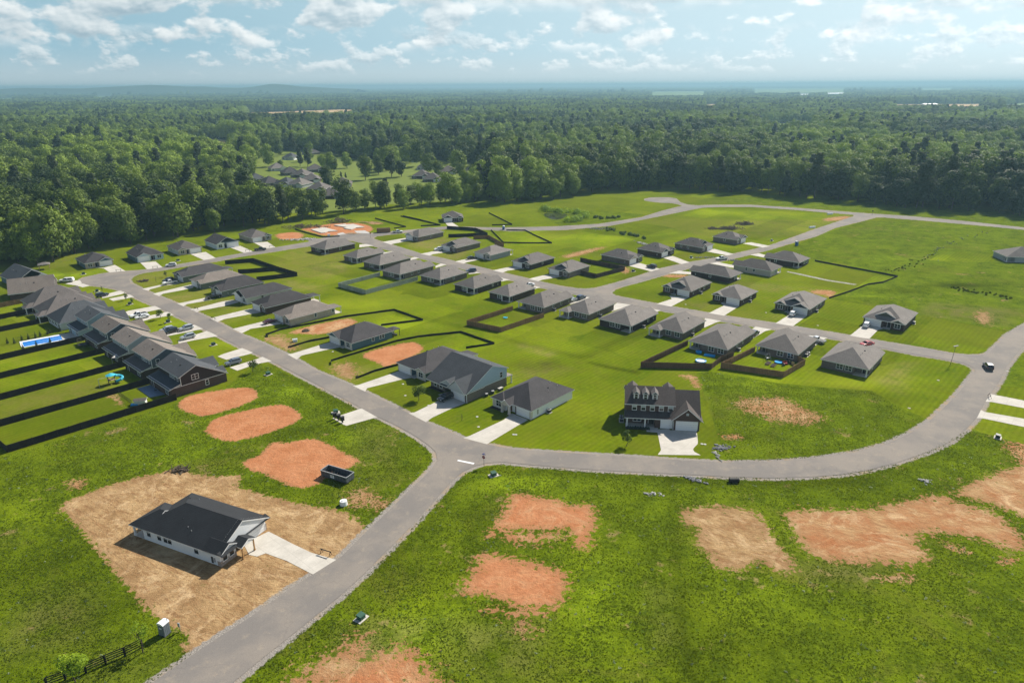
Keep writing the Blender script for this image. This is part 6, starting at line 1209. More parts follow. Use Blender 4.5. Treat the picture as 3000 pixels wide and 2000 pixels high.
# white water tank
p = C('n1', 2256, 398); r = empty('water_tank', p, 0, 'white plastic tank on the rough ground near the bend', 'tank'); q = MB(); q.tube((0, 0, 0), (0, 0, .95), .78, 'plastic_white', 12, .70); q.build('tank_body', r); q = MB(); q.tube((0, 0, .95), (0, 0, 1.08), .55, 'plastic_white', 12, .3); q.build('lid', r)

# rock piles: one heap each
def rocks(name, c, n, sx, sy, rz, lab, m='rock', s0=.25):
    q = MB(); c_, s_ = math.cos(R(rz)), math.sin(R(rz))
    for i in range(n):
        a, b = rnd.gauss(0, .45), rnd.gauss(0, .45); x, y = a * sx, b * sy; s = rnd.uniform(.6, 1.3) * s0; q.ball((c_ * x - s_ * y, s_ * x + c_ * y, s * .25 + .1 * max(0, 1 - a * a - b * b)), s, m, 6, 4, .6, .3)
    tag(q.build(name, None, (c[0], c[1], 0)), lab, 'rocks', kind='stuff')
rocks('rock_pile', C('m5', 2320, 235), 50, .8, 3.2, 62, 'dark riprap stones in the ditch by the big bend'); rocks('rock_pile', C('q4', 262, 1085), 60, 2.2, 1.3, 10, 'riprap stones beside the two-storey house lot'); rocks('rock_pile', C('q4', 240, 1140), 30, .9, 2.8, 0, 'trail of stones running to the road', 'rock_pale', .2)
rocks('rock_pile', C('c3', 1900, 222), 110, 8., 3., 0, 'riprap stones round the culvert below the far street'); rocks('rock_pile', C('c4', 575, 358), 60, 2., 6., 30, 'white stones at the end of the drainage ditch', 'rock_pale', .4); rocks('rock_pile', C('c4', 1140, 485), 60, 7., 1.3, 3, 'stones in the ditch beside the climbing street'); rocks('rock_pile', C('c4', 1410, 512), 50, 4., 2., 0, 'stones at the culvert near the white service pickup')
rocks('rock_pile', C('m5', 2045, 330), 30, 2.2, .9, -8, 'small patch of pale stones in the rough field', 'rock_pale', .2); rocks('rock_pile', C('m6', 1700, 245), 26, 1.6, .9, -20, 'small stones in the grass below the bend', 'rock_pale', .2); rocks('rock_pile', C('c2', 865, 320), 60, 9., 2., 5, 'white stone heap on the far left lot', 'rock_pale', .5)
defm('gravel_mix', (.24, .235, .19), .95, .6, 2.5, var2=(.7, .3))
sheet('gravel_swale', [CP('c5', (180, 610), (300, 633), (560, 690), (820, 730), (790, 737), (520, 695), (280, 642), (170, 617))], .03, M['gravel_mix'], kind='structure')
# culvert mouth
p = C('m6', 448, 250); r = empty('culvert_pipe', (p[0], p[1], .1), R(90), 'black culvert pipe mouth below the big bend', 'pipe'); q = MB()
for i in range(14):
    a0, a1 = 2 * PI * i / 14, 2 * PI * (i + 1) / 14; f = lambda a, rr, y: (rr * math.cos(a), y, .35 + rr * math.sin(a)); q.solid([f(a0, .45, -1), f(a0, .52, -1), f(a1, .52, -1), f(a1, .45, -1)], [f(a0, .45, 1), f(a0, .52, 1), f(a1, .52, 1), f(a1, .45, 1)], 'vent_black')
q.build('pipe_wall', r)
# brush heaps
def brush_heap(c, n, s, lab, m='brush'):
    q = MB()
    for i in range(n):
        x, y = rnd.gauss(0, s[0] * .4), rnd.gauss(0, s[1] * .4); z = s[2] * max(0, 1 - (x / s[0]) ** 2 - (y / s[1]) ** 2) * rnd.random(); a = rnd.uniform(0, PI); l = rnd.uniform(.8, 2.4)
        q.tube((x - math.cos(a) * l / 2, y - math.sin(a) * l / 2, z * .6), (x + math.cos(a) * l / 2, y + math.sin(a) * l / 2, z + rnd.random() * .6), rnd.uniform(.06, .2), m, 4)
    tag(q.build('brush_pile', None, (c[0], c[1], 0)), lab, 'brush pile', kind='stuff')
brush_heap(C('c4', 1370, 222), 160, (9, 4, 1.6), 'dark brush heap just behind the farthest climbing street house'); brush_heap(C('c4', 1510, 180), 140, (7, 4, 1.8), 'pair of dark brush heaps in the open field'); brush_heap(C('c4', 1215, 222), 60, (5, 3, 1.), 'low scattered brush left of the larger heaps'); brush_heap(C('c2', 1240, 160), 150, (9, 5, 3.), 'tall brown brush heap behind the foundations'); brush_heap(C('fd', 240, 165), 150, (16, 5, 2.), 'brown cleared brush along the tree edge'); brush_heap(C('n1', 1170, 175), 30, (3, 1.2, .6), 'dry root debris on the edge of the tan soil'); brush_heap(C('v4', 1160, 188), 40, (3.2, 1.5, .4), 'low pile of sticks on the lawn by the cul de sac')
# foundations under construction
def slabp(pts, lab):
    cx = sum(p[0] for p in pts) / len(pts); cy = sum(p[1] for p in pts) / len(pts); q = MB(); P = [(p[0] - cx, p[1] - cy) for p in pts]
    if sum(P[i][0] * P[(i + 1) % len(P)][1] - P[(i + 1) % len(P)][0] * P[i][1] for i in range(len(P))) < 0: P = P[::-1]
    q.prism(P, .02, .4, 'concrete'); me = q.me('foundation_slab'); bm = bmesh.new(); bm.from_mesh(me); bmesh.ops.triangulate(bm, faces=bm.faces[:]); bm.to_mesh(me); bm.free(); link('foundation_slab', me, None, (cx, cy, 0), label=lab, cat='foundation')
slabp(CP('fd', (320, 190), (460, 168), (505, 180), (600, 205), (500, 210), (470, 222), (430, 227)), 'left white foundation slab with stub pipes'); slabp(CP('fd', (560, 145), (680, 132), (690, 140), (760, 133), (878, 165), (790, 172), (740, 190), (690, 183), (660, 175), (690, 168)), 'right white foundation slab, larger and notched')
sheet('driveway', [CP('fd', (770, 200), (880, 195), (940, 225), (820, 240))], .05, M['rock_pale'], kind='structure'); sheet('driveway', [CP('fd', (590, 230), (650, 215), (700, 240), (640, 262))], .05, M['rock_pale'], kind='structure')
for k, x, y, n, lab in (('fd', 860, 115, 16, 'stack of raw planks left of the right silt fence'), ('fd', 980, 118, 10, 'spread of loose planks on the lot'), ('fd', 400, 158, 12, 'raw boards lying beside the left foundation'), ('fd', 760, 232, 14, 'planks stacked in front of the foundations')):
    q = MB()
    for i in range(n): x_, y_ = rnd.uniform(-3, 3), rnd.uniform(-1.5, 1.5); q.box(x_ - 2, x_ + 2, y_ - .1, y_ + .1, .03 + i * .05, .07 + i * .05, 'bare_wood')
    tag(q.build('plank_stack', None, (*C(k, x, y), 0), R(rnd.uniform(-10, 20))), lab, 'planks')
p = C('fd', 1075, 215); r = empty('skip_container', p, R(12), 'brown high sided waste skip near the foundations', 'skip'); q = MB(); q.box(-3.8, 3.8, -1.2, -1.12, .2, 2.3, 'fence_tan'); q.box(-3.8, 3.8, 1.12, 1.2, .2, 2.3, 'fence_tan'); q.box(-3.8, -3.72, -1.12, 1.12, .2, 2.3, 'fence_tan'); q.box(3.72, 3.8, -1.12, 1.12, .2, 2.3, 'fence_tan'); q.box(-3.72, 3.72, -1.12, 1.12, .2, .3, 'rust'); q.build('tub', r); q = MB(); q.box(-3.9, 3.9, -1.26, -1.12, 2.3, 2.42, 'bare_wood'); q.box(-3.9, 3.9, 1.12, 1.26, 2.3, 2.42, 'bare_wood'); q.build('top_rail', r)
for k, x, y, lab in (('c5', 405, 212, 'white pipe bundle beside the climbing street'), ('c5', 570, 88, 'small white pallet at the far end of the field'), ('c2', 830, 1255, 'white bag of material on the left silt fenced lot'), ('c2', 1140, 285, 'white bundle in front of the foundations')):
    q = MB(); q.box(-1.9 if k == 'c5' else -.7, 1.9 if k == 'c5' else .7, -.6, .6, .05, .75, 'plastic_white', tp=.15)
    for i in range(5): q.tube((-2 if k == 'c5' else -.8, -.5 + i * .25, .8), (2 if k == 'c5' else .8, -.5 + i * .25, .8), .12, 'plastic_white', 6)
    tag(q.build('wrapped_bundle', None, (*C(k, x, y), 0), R(20)), lab, 'bundle')
q = MB(); q.ball((0, 0, 0), 1.3, 'brush', 12, 5, .55, .12, True); tag(q.build('soil_mound', None, (*C('c2', 930, 1158), 0)), 'small weedy soil mound on the orange lot', 'mound')

# ---- swimming pool yard
P4 = CP('y0', (240, 180), (680, 92), (735, 118), (280, 212)); cx = sum(p[0] for p in P4) / 4; cy = sum(p[1] for p in P4) / 4
pa, pb, pc, pd = CP('y0', (250, 175), (690, 95), (735, 130), (275, 225)); az = math.atan2(pb[1] - pa[1], pb[0] - pa[0]); cx = (pa[0] + pb[0] + pc[0] + pd[0]) / 4; cy = (pa[1] + pb[1] + pc[1] + pd[1]) / 4
r = empty('swimming_pool', (cx, cy), az, 'long rectangular in-ground swimming pool with blue water and white coping', 'swimming pool'); LX, LY = math.hypot(pb[0] - pa[0], pb[1] - pa[1]) / 2, 2.7
q = MB(); q.box(-LX, LX, -LY, LY, .0, .10, 'poolw'); q.build('pool_water', r); q = MB()
for a in ((-LX - .7, LX + .7, -LY - .6, -LY), (-LX - .7, LX + .7, LY, LY + 1.3), (-LX - .7, -LX, -LY, LY), (LX, LX + 4.5, -LY, LY + 1.3)): q.box(*a, 0, .15 + (.002 if a[1] > LX + 1 else 0), 'plastic_white' if a[1] <= LX + 1 else 'concrete')
q.build('coping', r)
def leafmat(name, c1, c2, tr=.35):
    m, nt, b = mat_new(name, .7, .25); L = nt.links.new
    oi = N(nt, 'ShaderNodeObjectInfo'); at = N(nt, 'ShaderNodeAttribute', attribute_name='lf'); ad = N(nt, 'ShaderNodeMath', operation='MULTIPLY_ADD'); L(at.outputs['Fac'], ad.inputs[0]); ad.inputs[1].default_value = .55
    ml = N(nt, 'ShaderNodeMath', operation='MULTIPLY'); L(oi.outputs['Random'], ml.inputs[0]); ml.inputs[1].default_value = .5; L(ml.outputs[0], ad.inputs[2])
    src = ad.outputs[0]
    if name == 'leaf_wood':
        nz = N(nt, 'ShaderNodeTexNoise', Scale=.0035, Detail=5.); L(oi.outputs['Location'], nz.inputs['Vector']); mp = N(nt, 'ShaderNodeMapRange'); mp.inputs['From Min'].default_value = .38; mp.inputs['From Max'].default_value = .62; mp.inputs['To Min'].default_value = -.42; mp.inputs['To Max'].default_value = .34; L(nz.outputs['Fac'], mp.inputs['Value'])
        a2 = N(nt, 'ShaderNodeMath', operation='ADD'); L(src, a2.inputs[0]); L(mp.outputs[0], a2.inputs[1]); src = a2.outputs[0]
    cr = N(nt, 'ShaderNodeValToRGB'); L(src, cr.inputs[0]); e = cr.color_ramp.elements; e[0].position = .05; e[0].color = (*c1, 1); e[1].position = .95; e[1].color = (*c2, 1)
    L(cr.outputs[0], b.inputs['Base Color']); t = N(nt, 'ShaderNodeBsdfTranslucent'); L(cr.outputs[0], t.inputs[0]); mx = N(nt, 'ShaderNodeMixShader'); mx.inputs[0].default_value = tr; L(b.outputs[0], mx.inputs[1]); L(t.outputs[0], mx.inputs[2])
    L(mx.outputs[0], nt.nodes['Material Output'].inputs['Surface']); M[name] = m; return m
leafmat('leaf_wood', (.018, .042, .006), (.265, .365, .028), .24); leafmat('leaf_hedge', (.018, .032, .008), (.05, .075, .015)); leafmat('leaf_bright', (.16, .26, .012), (.34, .46, .03), .5); leafmat('leaf_young', (.05, .09, .012), (.11, .17, .02)); leafmat('leaf_dark', (.018, .036, .012), (.06, .085, .022)); leafmat('weed', (.062, .092, .003), (.130, .176, .006), .6); leafmat('weed_pale', (.17, .23, .12), (.42, .48, .30), .4)

def leaf_cloud(lobes, n, size, seed, bias=1.3, mname='leaf_wood', squash=1.):
    """crown of many small leaf-clump faces spread over and through uneven lobes: (cx, cy, cz, r, rz)"""
    g = np.random.RandomState(seed); lob = np.array(lobes, float); wgt = lob[:, 3] ** 2; ch = g.choice(len(lob), n, p=wgt / wgt.sum())
    d = g.normal(size=(n, 3)); d /= np.linalg.norm(d, axis=1)[:, None]; rad = 1 - np.abs(g.normal(0, .12, n)) + g.uniform(0, .08, n); Lb = lob[ch]
    P = Lb[:, :3] + d * rad[:, None] * np.stack([Lb[:, 3], Lb[:, 3], Lb[:, 4]], -1)
    nv = d * bias + g.normal(0, .38, (n, 3)); nv[:, 2] += .25; nv /= np.linalg.norm(nv, axis=1)[:, None]
    t = np.cross(nv, g.normal(size=(n, 3))); t /= np.linalg.norm(t, axis=1)[:, None]; bt = np.cross(nv, t); s = size * g.uniform(.55, 1.25, n)[:, None]
    V = np.stack([P - t * s, P - bt * s * .75 + nv * s * .15, P + t * s, P + bt * s * .75 + nv * s * .15], 1).reshape(-1, 3)
    me = bpy.data.meshes.new('crown'); me.vertices.add(len(V)); me.vertices.foreach_set('co', V.ravel()); me.loops.add(n * 4); me.loops.foreach_set('vertex_index', np.arange(n * 4)); me.polygons.add(n); me.polygons.foreach_set('loop_start', np.arange(n) * 4); me.update(calc_edges=True)
    a = me.attributes.new('lf', 'FLOAT', 'FACE'); lv = g.uniform(0, 1, len(lob)); a.data.foreach_set('value', np.clip(lv[ch] * .55 + g.uniform(0, .45, n), 0, 1).astype(np.float32)); me.materials.append(M[mname]); return me
def trunk_mesh(h, r, seed, limbs=5, top=.6):
    g = random.Random(seed); q = MB(); x = y = 0; z = 0; n = 4
    for i in range(n): nx2, ny2 = x + g.uniform(-.3, .3), y + g.uniform(-.3, .3); z2 = h * top * (i + 1) / n; q.tube((x, y, z), (nx2, ny2, z2), r * (1 - i / n * .6), 'bark', 7, r * (1 - (i + 1) / n * .6)); x, y, z = nx2, ny2, z2
    for i in range(limbs):
        a = 2 * PI * i / limbs + g.uniform(-.4, .4); z0 = h * top * g.uniform(.45, .95); L_ = h * g.uniform(.18, .3); q.tube((x * z0 / z, y * z0 / z, z0), (math.cos(a) * L_, math.sin(a) * L_, z0 + L_ * .9), r * .4, 'bark', 5, r * .12)
    return q.me('trunk')
def lobes_for(h, w, base, n, seed, kind='round'):
    g = random.Random(seed); out = [(0, 0, base + (h - base) * .5, w * .36, (h - base) * .42)]
    for i in range(n):
        t = g.random(); z = base + (h - base) * (.12 + .80 * t)
        prof = math.sin(PI * (.12 + .80 * t)) ** .6 if kind == 'round' else (1 - t) ** .6 * .8 + .15
        a = g.uniform(0, 2 * PI); rr = w * .5 * prof * g.uniform(.45, .85); q = w * g.uniform(.13, .24) * (.7 + prof * .5); q *= 1.18; out.append((rr * math.cos(a), rr * math.sin(a), z, q, q * g.uniform(.75, 1.1)))
    return out
# small planted trees and shrubs
def small_tree(k, x, y, h, w, lab, mname='leaf_young', n=420, size=.16, name='young_tree', base=.28, grp='young trees planted in the lawns'):
    p = C(k, x, y); r = empty(name, p, 0, lab, 'tree', grp); sd = int(x * 7 + y); link('trunk', trunk_mesh(h, .05 + h * .008, sd, 4, .7), r); link('crown', leaf_cloud(lobes_for(h, w, h * base, 9, sd), n, size, sd, mname=mname), r)
small_tree('n1', 495, 1560, 5.2, 3.3, 'bright lime green maple by the black rail fence, left one', 'leaf_bright', 900, .2, 'maple_tree', .22, 'lime green young maples'); small_tree('n1', 938, 1365, 5.6, 2.6, 'thin lime green sapling at the end of the black rail fence', 'leaf_bright', 330, .15, 'maple_tree', .2, 'lime green young maples')
small_tree('q2', 1497, 1012, 4.6, 3.4, 'young dark green tree on the lawn before the big gabled house', n=700, size=.2); small_tree('q3', 1522, 1430, 3.9, 2.1, 'young tree on the front lawn of the two-storey house', n=420, size=.18); small_tree('q2', 1890, 1195, 2.2, .5, 'bare staked sapling left of the white house driveway', n=36, size=.08)
small_tree('v4', 1365, 660, 3.6, 2.2, 'round young tree beside the lower driveway pair', n=380, size=.18); small_tree('v4', 1485, 705, 3.8, 1.3, 'narrow dark young tree beside a utility box', n=300, size=.16); small_tree('v4', 1020, 478, 3., 1., 'thin sapling near the cream driveways', n=160, size=.14); small_tree('v4', 940, 425, 3., 1.6, 'pale young tree beside the upper driveway pair', n=200, size=.16); small_tree('v4', 640, 330, 3., .6, 'thin sapling on the lawn near the cul de sac', n=90, size=.12); small_tree('c1', 2325, 1225, 3.8, 2.6, 'young tree right of the brown gabled house', n=380, size=.2); small_tree('c1', 1440, 400, 3., .5, 'thin staked sapling before the last dark roofed house', n=40, size=.1); small_tree('c1', 1525, 350, 2.6, 1.3, 'small dark evergreen beside the white pickup', 'leaf_dark', 200, .14)
AV = 'small upright evergreens round the swimming pool'
for i, (x, y) in enumerate([(205, 935), (265, 920), (330, 910), (373, 895), (440, 875), (458, 865), (135, 960), (72, 960), (213, 1012), (337, 985), (463, 950), (555, 850)]):
    p = C('c1', x, y); r = empty('upright_evergreen', p, 0, 'small dark upright evergreen beside the swimming pool', 'shrub', AV); hh = rnd.uniform(1.8, 2.4); link('trunk', trunk_mesh(hh, .05, i, 2, .4), r); link('crown', leaf_cloud([(0, 0, hh * (.15 + .17 * j), .42 - .07 * j, hh * .14) for j in range(5)], 260, .11, 90 + i, mname='leaf_dark'), r)
# patio things in the yards
def disc(name, p, r_, h, m, lab, cat, m2=None):
    r = empty(name, p, 0, lab, cat); q = MB(); q.tube((0, 0, 0), (0, 0, h * .7), r_ * .92, m2 or m, 16, r_ * .9); q.build('tub', r); q = MB()
    for i in range(16): a0, a1 = 2 * PI * i / 16, 2 * PI * (i + 1) / 16; q.tube((r_ * math.cos(a0), r_ * math.sin(a0), h * .8), (r_ * math.cos(a1), r_ * math.sin(a1), h * .8), h * .35, m, 6)
    q.build('inflated_rim', r); return r
disc('paddling_pool', C('c4', 1107, 1442), 1.5, .5, 'pool_blue', 'blue and white star shaped inflatable pool near the brown fence', 'paddling pool', 'plastic_white')
q = MB(); q.box(-1.6, 1.6, -.75, .75, .02, .4, 'pool_blue'); tag(q.build('paddling_pool', None, (*C('c4', 1188, 1388), 0), R(-25)), 'flat rectangular blue pool against the house wall', 'paddling pool'); disc('paddling_pool', C('c4', 1088, 1362), .8, .6, 'pool_blue', 'small round blue tub beside the porch of the pool yard house', 'paddling pool'); disc('paddling_pool', C('c4', 1822, 1450), 1.1, .35, 'pool_blue', 'round blue pool among the garden beds', 'paddling pool'); disc('paddling_pool', C('c3', 1037, 1040), .75, .3, 'cyan', 'small blue ring toy on the tan fenced lawn', 'toy pool')
for x, y, t in ((1725, 1460, 'left'), (1775, 1478, 'right')):
    r = empty('garden_bed', C('c4', x, y), R(-38), t + ' one of two raised timber garden beds', 'garden bed', 'raised garden beds'); q = MB(); q.box(-.6, .6, -1.2, 1.2, .05, .4, 'bare_wood', 'mulch'); q.build('frame', r)
p = C('c4', 1720, 1420); r = empty('swing_chair', p, R(20), 'grey garden frame standing beside the raised garden beds', 'garden frame'); q = MB()
for s in (-1, 1):
    for t in (-1, 1): q.tube((s * .6, 0, 1.9), (s * .8, t * .6, 0), .06, 'metal_grey', 5)
q.tube((-.7, 0, 1.9), (.7, 0, 1.9), .06, 'metal_grey', 5); q.build('frame', r); q = MB(); q.box(-.45, .45, -.3, .3, .5, .6, 'metal_grey'); q.build('seat', r)
CLB = [(1880, 1465, .7, 'red_paint'), (1905, 1445, .6, 'navy'), (1930, 1460, .5, 'metal_dark'), (1870, 1475, .4, 'metal_dark'), (1955, 1470, .4, 'bare_wood')]
for i, (x, y, s, m_) in enumerate(CLB):
    q = MB(); q.box(-s, s, -s * .6, s * .6, .03, .5, m_ if m_ in M else 'metal_dark', tp=.08); q.box(-s, s, s * .6, s * .6 + .08, .1, .9, m_ if m_ in M else 'metal_dark'); tag(q.build('deck_chair', None, (*C('c4', x, y), 0), R(i * 33)), ['red patio seat in the garden bed yard', 'dark blue patio seat by the rear wall', 'dark patio seat nearest the fence corner', 'dark low seat left of the red one', 'timber seat at the right end of the patio group'][i], 'seat')
# play set
p = C('y0', 1290, 640); r = empty('play_set', p, R(35), 'playground set with cyan canopy and curled slide in the yard', 'play set'); q = MB()
for s in (-1, 1):
    for t in (-1, 1): q.box(s * .8 - .07, s * .8 + .07, t * .8 - .07, t * .8 + .07, 0, 2.6, 'metal_dark')
q.build('frame', r); q = MB(); q.box(-.95, .95, -.95, .95, 1.2, 1.32, 'bare_wood'); q.build('platform', r); q = MB(); q.tube((0, 0, 2.6), (0, 0, 3.1), 1.35, 'cyan', 10, .25); q.build('canopy', r); q = MB()
for i in range(10): a0, a1 = PI * .2 * i, PI * .2 * (i + 1); q.tube((1.9 + .9 * math.cos(a0 + PI), .9 * math.sin(a0), 2.2 - i * .17), (1.9 + .9 * math.cos(a1 + PI), .9 * math.sin(a1), 2.2 - (i + 1) * .17), .38, 'cyan', 7)
q.build('slide', r); q = MB(); q.tube((-1, -.8, 2.4), (-3.2, -.8, 2.4), .07, 'metal_grey', 6); q.tube((-3.2, -.8, 2.4), (-3.2, -1.5, 0), .06, 'metal_grey', 6); q.tube((-3.2, -.8, 2.4), (-3.2, -.1, 0), .06, 'metal_grey', 6); q.build('swing_bar', r)
# patio of the nearest large house, shed, parasols, trampoline cage
sheet('patio', [CP('y0', (1575, 695), (1800, 630), (1940, 700), (1960, 755), (1720, 800))], .04, mat('patio_blue', (.16, .22, .30), .6, .2, 1.5), kind='structure')
p = C('y0', 1620, 870); r = empty('garden_shed', p, R(12), 'low grey roofed playhouse behind the nearest dark fence', 'shed'); q = MB(); q.box(-1.3, 1.3, -.8, .8, 0, 1.2, 'siding_white'); q.build('wall', r); q = MB(); roof_shell(q, -1.6, 1.6, -1., 1., 1.2, .35, 'x', (True, True), sh='shingle_mid', th=.08); q.build('roof', r)
q = MB(); q.box(-.9, .9, -.6, .6, .02, .35, 'pool_blue', tp=.1); tag(q.build('toy_car_table', None, (*C('y0', 1545, 885), 0), R(20)), 'blue garden play table beside the playhouse', 'play table')
for i, (x, y) in enumerate([(1800, 690), (1840, 720), (1870, 735), (1790, 730)]):
    r = empty('patio_chair', C('y0', x, y), R(40 * i), 'black metal patio chair on the blue grey patio', 'chair', 'black patio chairs'); q = MB(); q.box(-.25, .25, -.25, .25, .4, .46, 'black_paint'); q.build('seat', r); q = MB(); q.box(-.25, .25, .22, .27, .46, .95, 'black_paint'); q.build('backrest', r)
    for s in (-1, 1):
        for t in (-1, 1): q = MB(); q.box(s * .22 - .02, s * .22 + .02, t * .22 - .02, t * .22 + .02, 0, .4, 'black_paint'); q.build('leg', r)
p = C('c1', 770, 985); r = empty('trampoline', p, 0, 'dark netted trampoline cage on the patio beside the pool', 'trampoline'); q = MB()
for i in range(8):
    a = 2 * PI * i / 8; q.tube((1.6 * math.cos(a), 1.6 * math.sin(a), 0), (1.6 * math.cos(a), 1.6 * math.sin(a), 2.6), .04, 'metal_dark', 5); a1 = 2 * PI * (i + 1) / 8
    for z in (.8, 1.7, 2.5): q.tube((1.6 * math.cos(a), 1.6 * math.sin(a), z), (1.6 * math.cos(a1), 1.6 * math.sin(a1), z), .035, 'metal_dark', 5)
q.build('frame', r); q = MB(); q.tube((0, 0, .78), (0, 0, .84), 1.5, 'vent_black', 16); q.build('mat', r)
p = C('c1', 1075, 1090, 2.2); r = empty('sail_shade', (p[0], p[1], 0), R(50), 'triangular tan sail shade behind the pale grey gabled house', 'shade'); q = MB(); q.poly([(-1.5, 0, 2.6), (1.2, -.9, 2.1), (.6, 1.4, 2.9)], 'rock_pale'); q.poly([(-1.5, 0, 2.58), (.6, 1.4, 2.88), (1.2, -.9, 2.08)], 'rock_pale'); q.build('cloth', r); q = MB()
for x, y, z in ((-1.5, 0, 2.6), (1.2, -.9, 2.1), (.6, 1.4, 2.9)): q.tube((x, y, 0), (x, y, z), .05, 'metal_grey', 5)
q.build('pole', r)
p = C('w9', 1030, 690); r = empty('gazebo', p, R(30), 'small grey roofed gazebo at the edge of the left woods', 'gazebo'); q = MB(); roof_shell(q, -2.4, 2.4, -2., 2., 2.4, .4, 'x', (False, False), sh='shingle_grey', tr='metal_grey', th=.12); q.build('roof', r); q = MB()
for s in (-1, 1):
    for t in (-1, 1): q.box(s * 2 - .08, s * 2 + .08, t * 1.6 - .08, t * 1.6 + .08, 0, 2.45, 'bare_wood')
q.build('porch_column', r)
# pergola behind the dark blue house
h = houses['A3']; p = local(h, 4.2, 10.); r = empty('pergola', p, h.rotation_euler.z, 'dark framed pergola with furniture behind the dark blue house', 'pergola'); q = MB()
for s in (-1, 1):
    for t in (-1, 1): q.box(s * 1.5 - .07, s * 1.5 + .07, t * 1.3 - .07, t * 1.3 + .07, 0, 2.4, 'metal_dark')
q.build('post', r); q = MB(); roof_shell(q, -1.8, 1.8, -1.6, 1.6, 2.4, .25, 'x', (False, False), sh='shingle_charcoal', tr='metal_dark', th=.1); q.build('roof', r)
for i in range(3): q = MB(); q.box(-.35, .35, -.35, .35, .05, .5, 'metal_dark'); q.box(-.35, .35, .3, .38, .5, .95, ['metal_dark', 'plastic_white', 'navy' if 'navy' in M else 'metal_dark'][i]); tag(q.build('garden_chair', None, local(h, 3.2 + i * .9, 9.8 + .3 * i), R(i * 50)), ['dark garden chair on the left under the pergola', 'white backed garden chair in the middle under the pergola', 'dark garden chair on the right under the pergola'][i], 'chair')
# ------------------------------------------------------------------ woods
PROT = []
specs = [('round', 22, 13, .10, 15), ('round', 20, 14, .12, 17), ('round', 25, 12.5, .10, 16), ('round', 19, 11, .10, 13), ('cone', 26, 10, .08, 15), ('round', 21, 15, .14, 18)]
for i, (kd, h, w, b, n) in enumerate(specs):
    PROT.append((leaf_cloud(lobes_for(h, w, h * b, int(n * 1.5), 40 + i, kd), 2900, .60, 60 + i, mname='leaf_dark' if i == 4 else 'leaf_wood'), trunk_mesh(h, .42, 80 + i, 6, .6), h, w))
EDGE = [(-200, 790), (0, 778), (60, 770), (150, 782), (230, 748), (383, 716), (460, 703), (540, 697), (600, 690), (700, 668), (791, 664), (893, 642), (1020, 628), (1148, 614), (1275, 607), (1365, 600), (1500, 596), (1594, 590), (1645, 581), (1786, 560), (1913, 553), (2041, 558), (2232, 569), (2423, 588), (2678, 611), (3000, 634), (3300, 655)]
EG = [G(*p) for p in EDGE]
def beyond(x, y):
    """is the point past the edge of the woods?"""
    pxx, pyy = proj(x, y, 0)
    for (x0, y0), (x1, y1) in zip(EDGE[:-1], EDGE[1:]):
        if x0 <= pxx < x1: return pyy < y0 + (y1 - y0) * (pxx - x0) / (x1 - x0)
    return False
def inpoly(poly, X, Y): return sdist(poly, X, Y, 1.) > 0
def thin(poly, k=.74):   # pull the near side of a far field toward the camera so that the woods do not hide it
    return poly
HOLES = [[(a, b) for a, b in CLEAR_T]]
for k, p, mm in FIELDS:
    P = CP(k, *p); c = np.array(P); yc = c[:, 1].mean(); ext = [(x, y) if y > yc else (x * .80, y * .80) for x, y in P]; HOLES.append([tuple(v) for v in ext])
hb = np.array([[o.location.x, o.location.y] for o in bpy.data.objects if o.parent is None and o.get('category') == 'house'])
g = np.random.RandomState(5)
def scatter(y0, y1, step):
    gx, gy = np.meshgrid(np.arange(-.78 * y1 - 40, .78 * y1 + 40, step), np.arange(y0, y1, step)); x = gx.ravel() + g.uniform(-.42, .42, gx.size) * step; y = gy.ravel() + g.uniform(-.42, .42, gx.size) * step
    k = np.abs(x) < .77 * y + 45; return x[k], y[k]
# near woods
x, y = scatter(270, 1500, 9.8)
keep = np.array([beyond(a, b) for a, b in zip(x, y)])
x, y = x[keep], y[keep]
for hi, hpoly in enumerate(HOLES): k = ~inpoly(hpoly, x, y) | ((hi == 0) & (g.uniform(0, 1, len(x)) < .04) & (y > 560)); x, y = x[k], y[k]
k = np.array([np.min(np.hypot(hb[:, 0] - a, hb[:, 1] - b)) > 12 for a, b in zip(x, y)]); x, y = x[k], y[k]
# thin belt behind the foundations: only two or three rows deep
bx = inpoly([G(*q) for q in [(940, 640), (1360, 606), (1360, 560), (1290, 575), (1000, 596), (940, 606)]], x, y)
sz = g.uniform(.66, 1.18, len(x)); bx = inpoly([G(*q) for q in [(800, 680), (1380, 625), (1380, 585), (1290, 590), (1000, 606), (800, 625)]], x, y); sz = np.where(bx, sz * .82, sz); var = g.choice(6, len(x), p=[.2, .2, .17, .17, .08, .18]); rot = g.uniform(0, 6.28, len(x))
pr_ = np.array([proj(a, b, 12) for a, b in zip(x, y)]); inv = (pr_[:, 0] > -40) & (pr_[:, 0] < 3040)
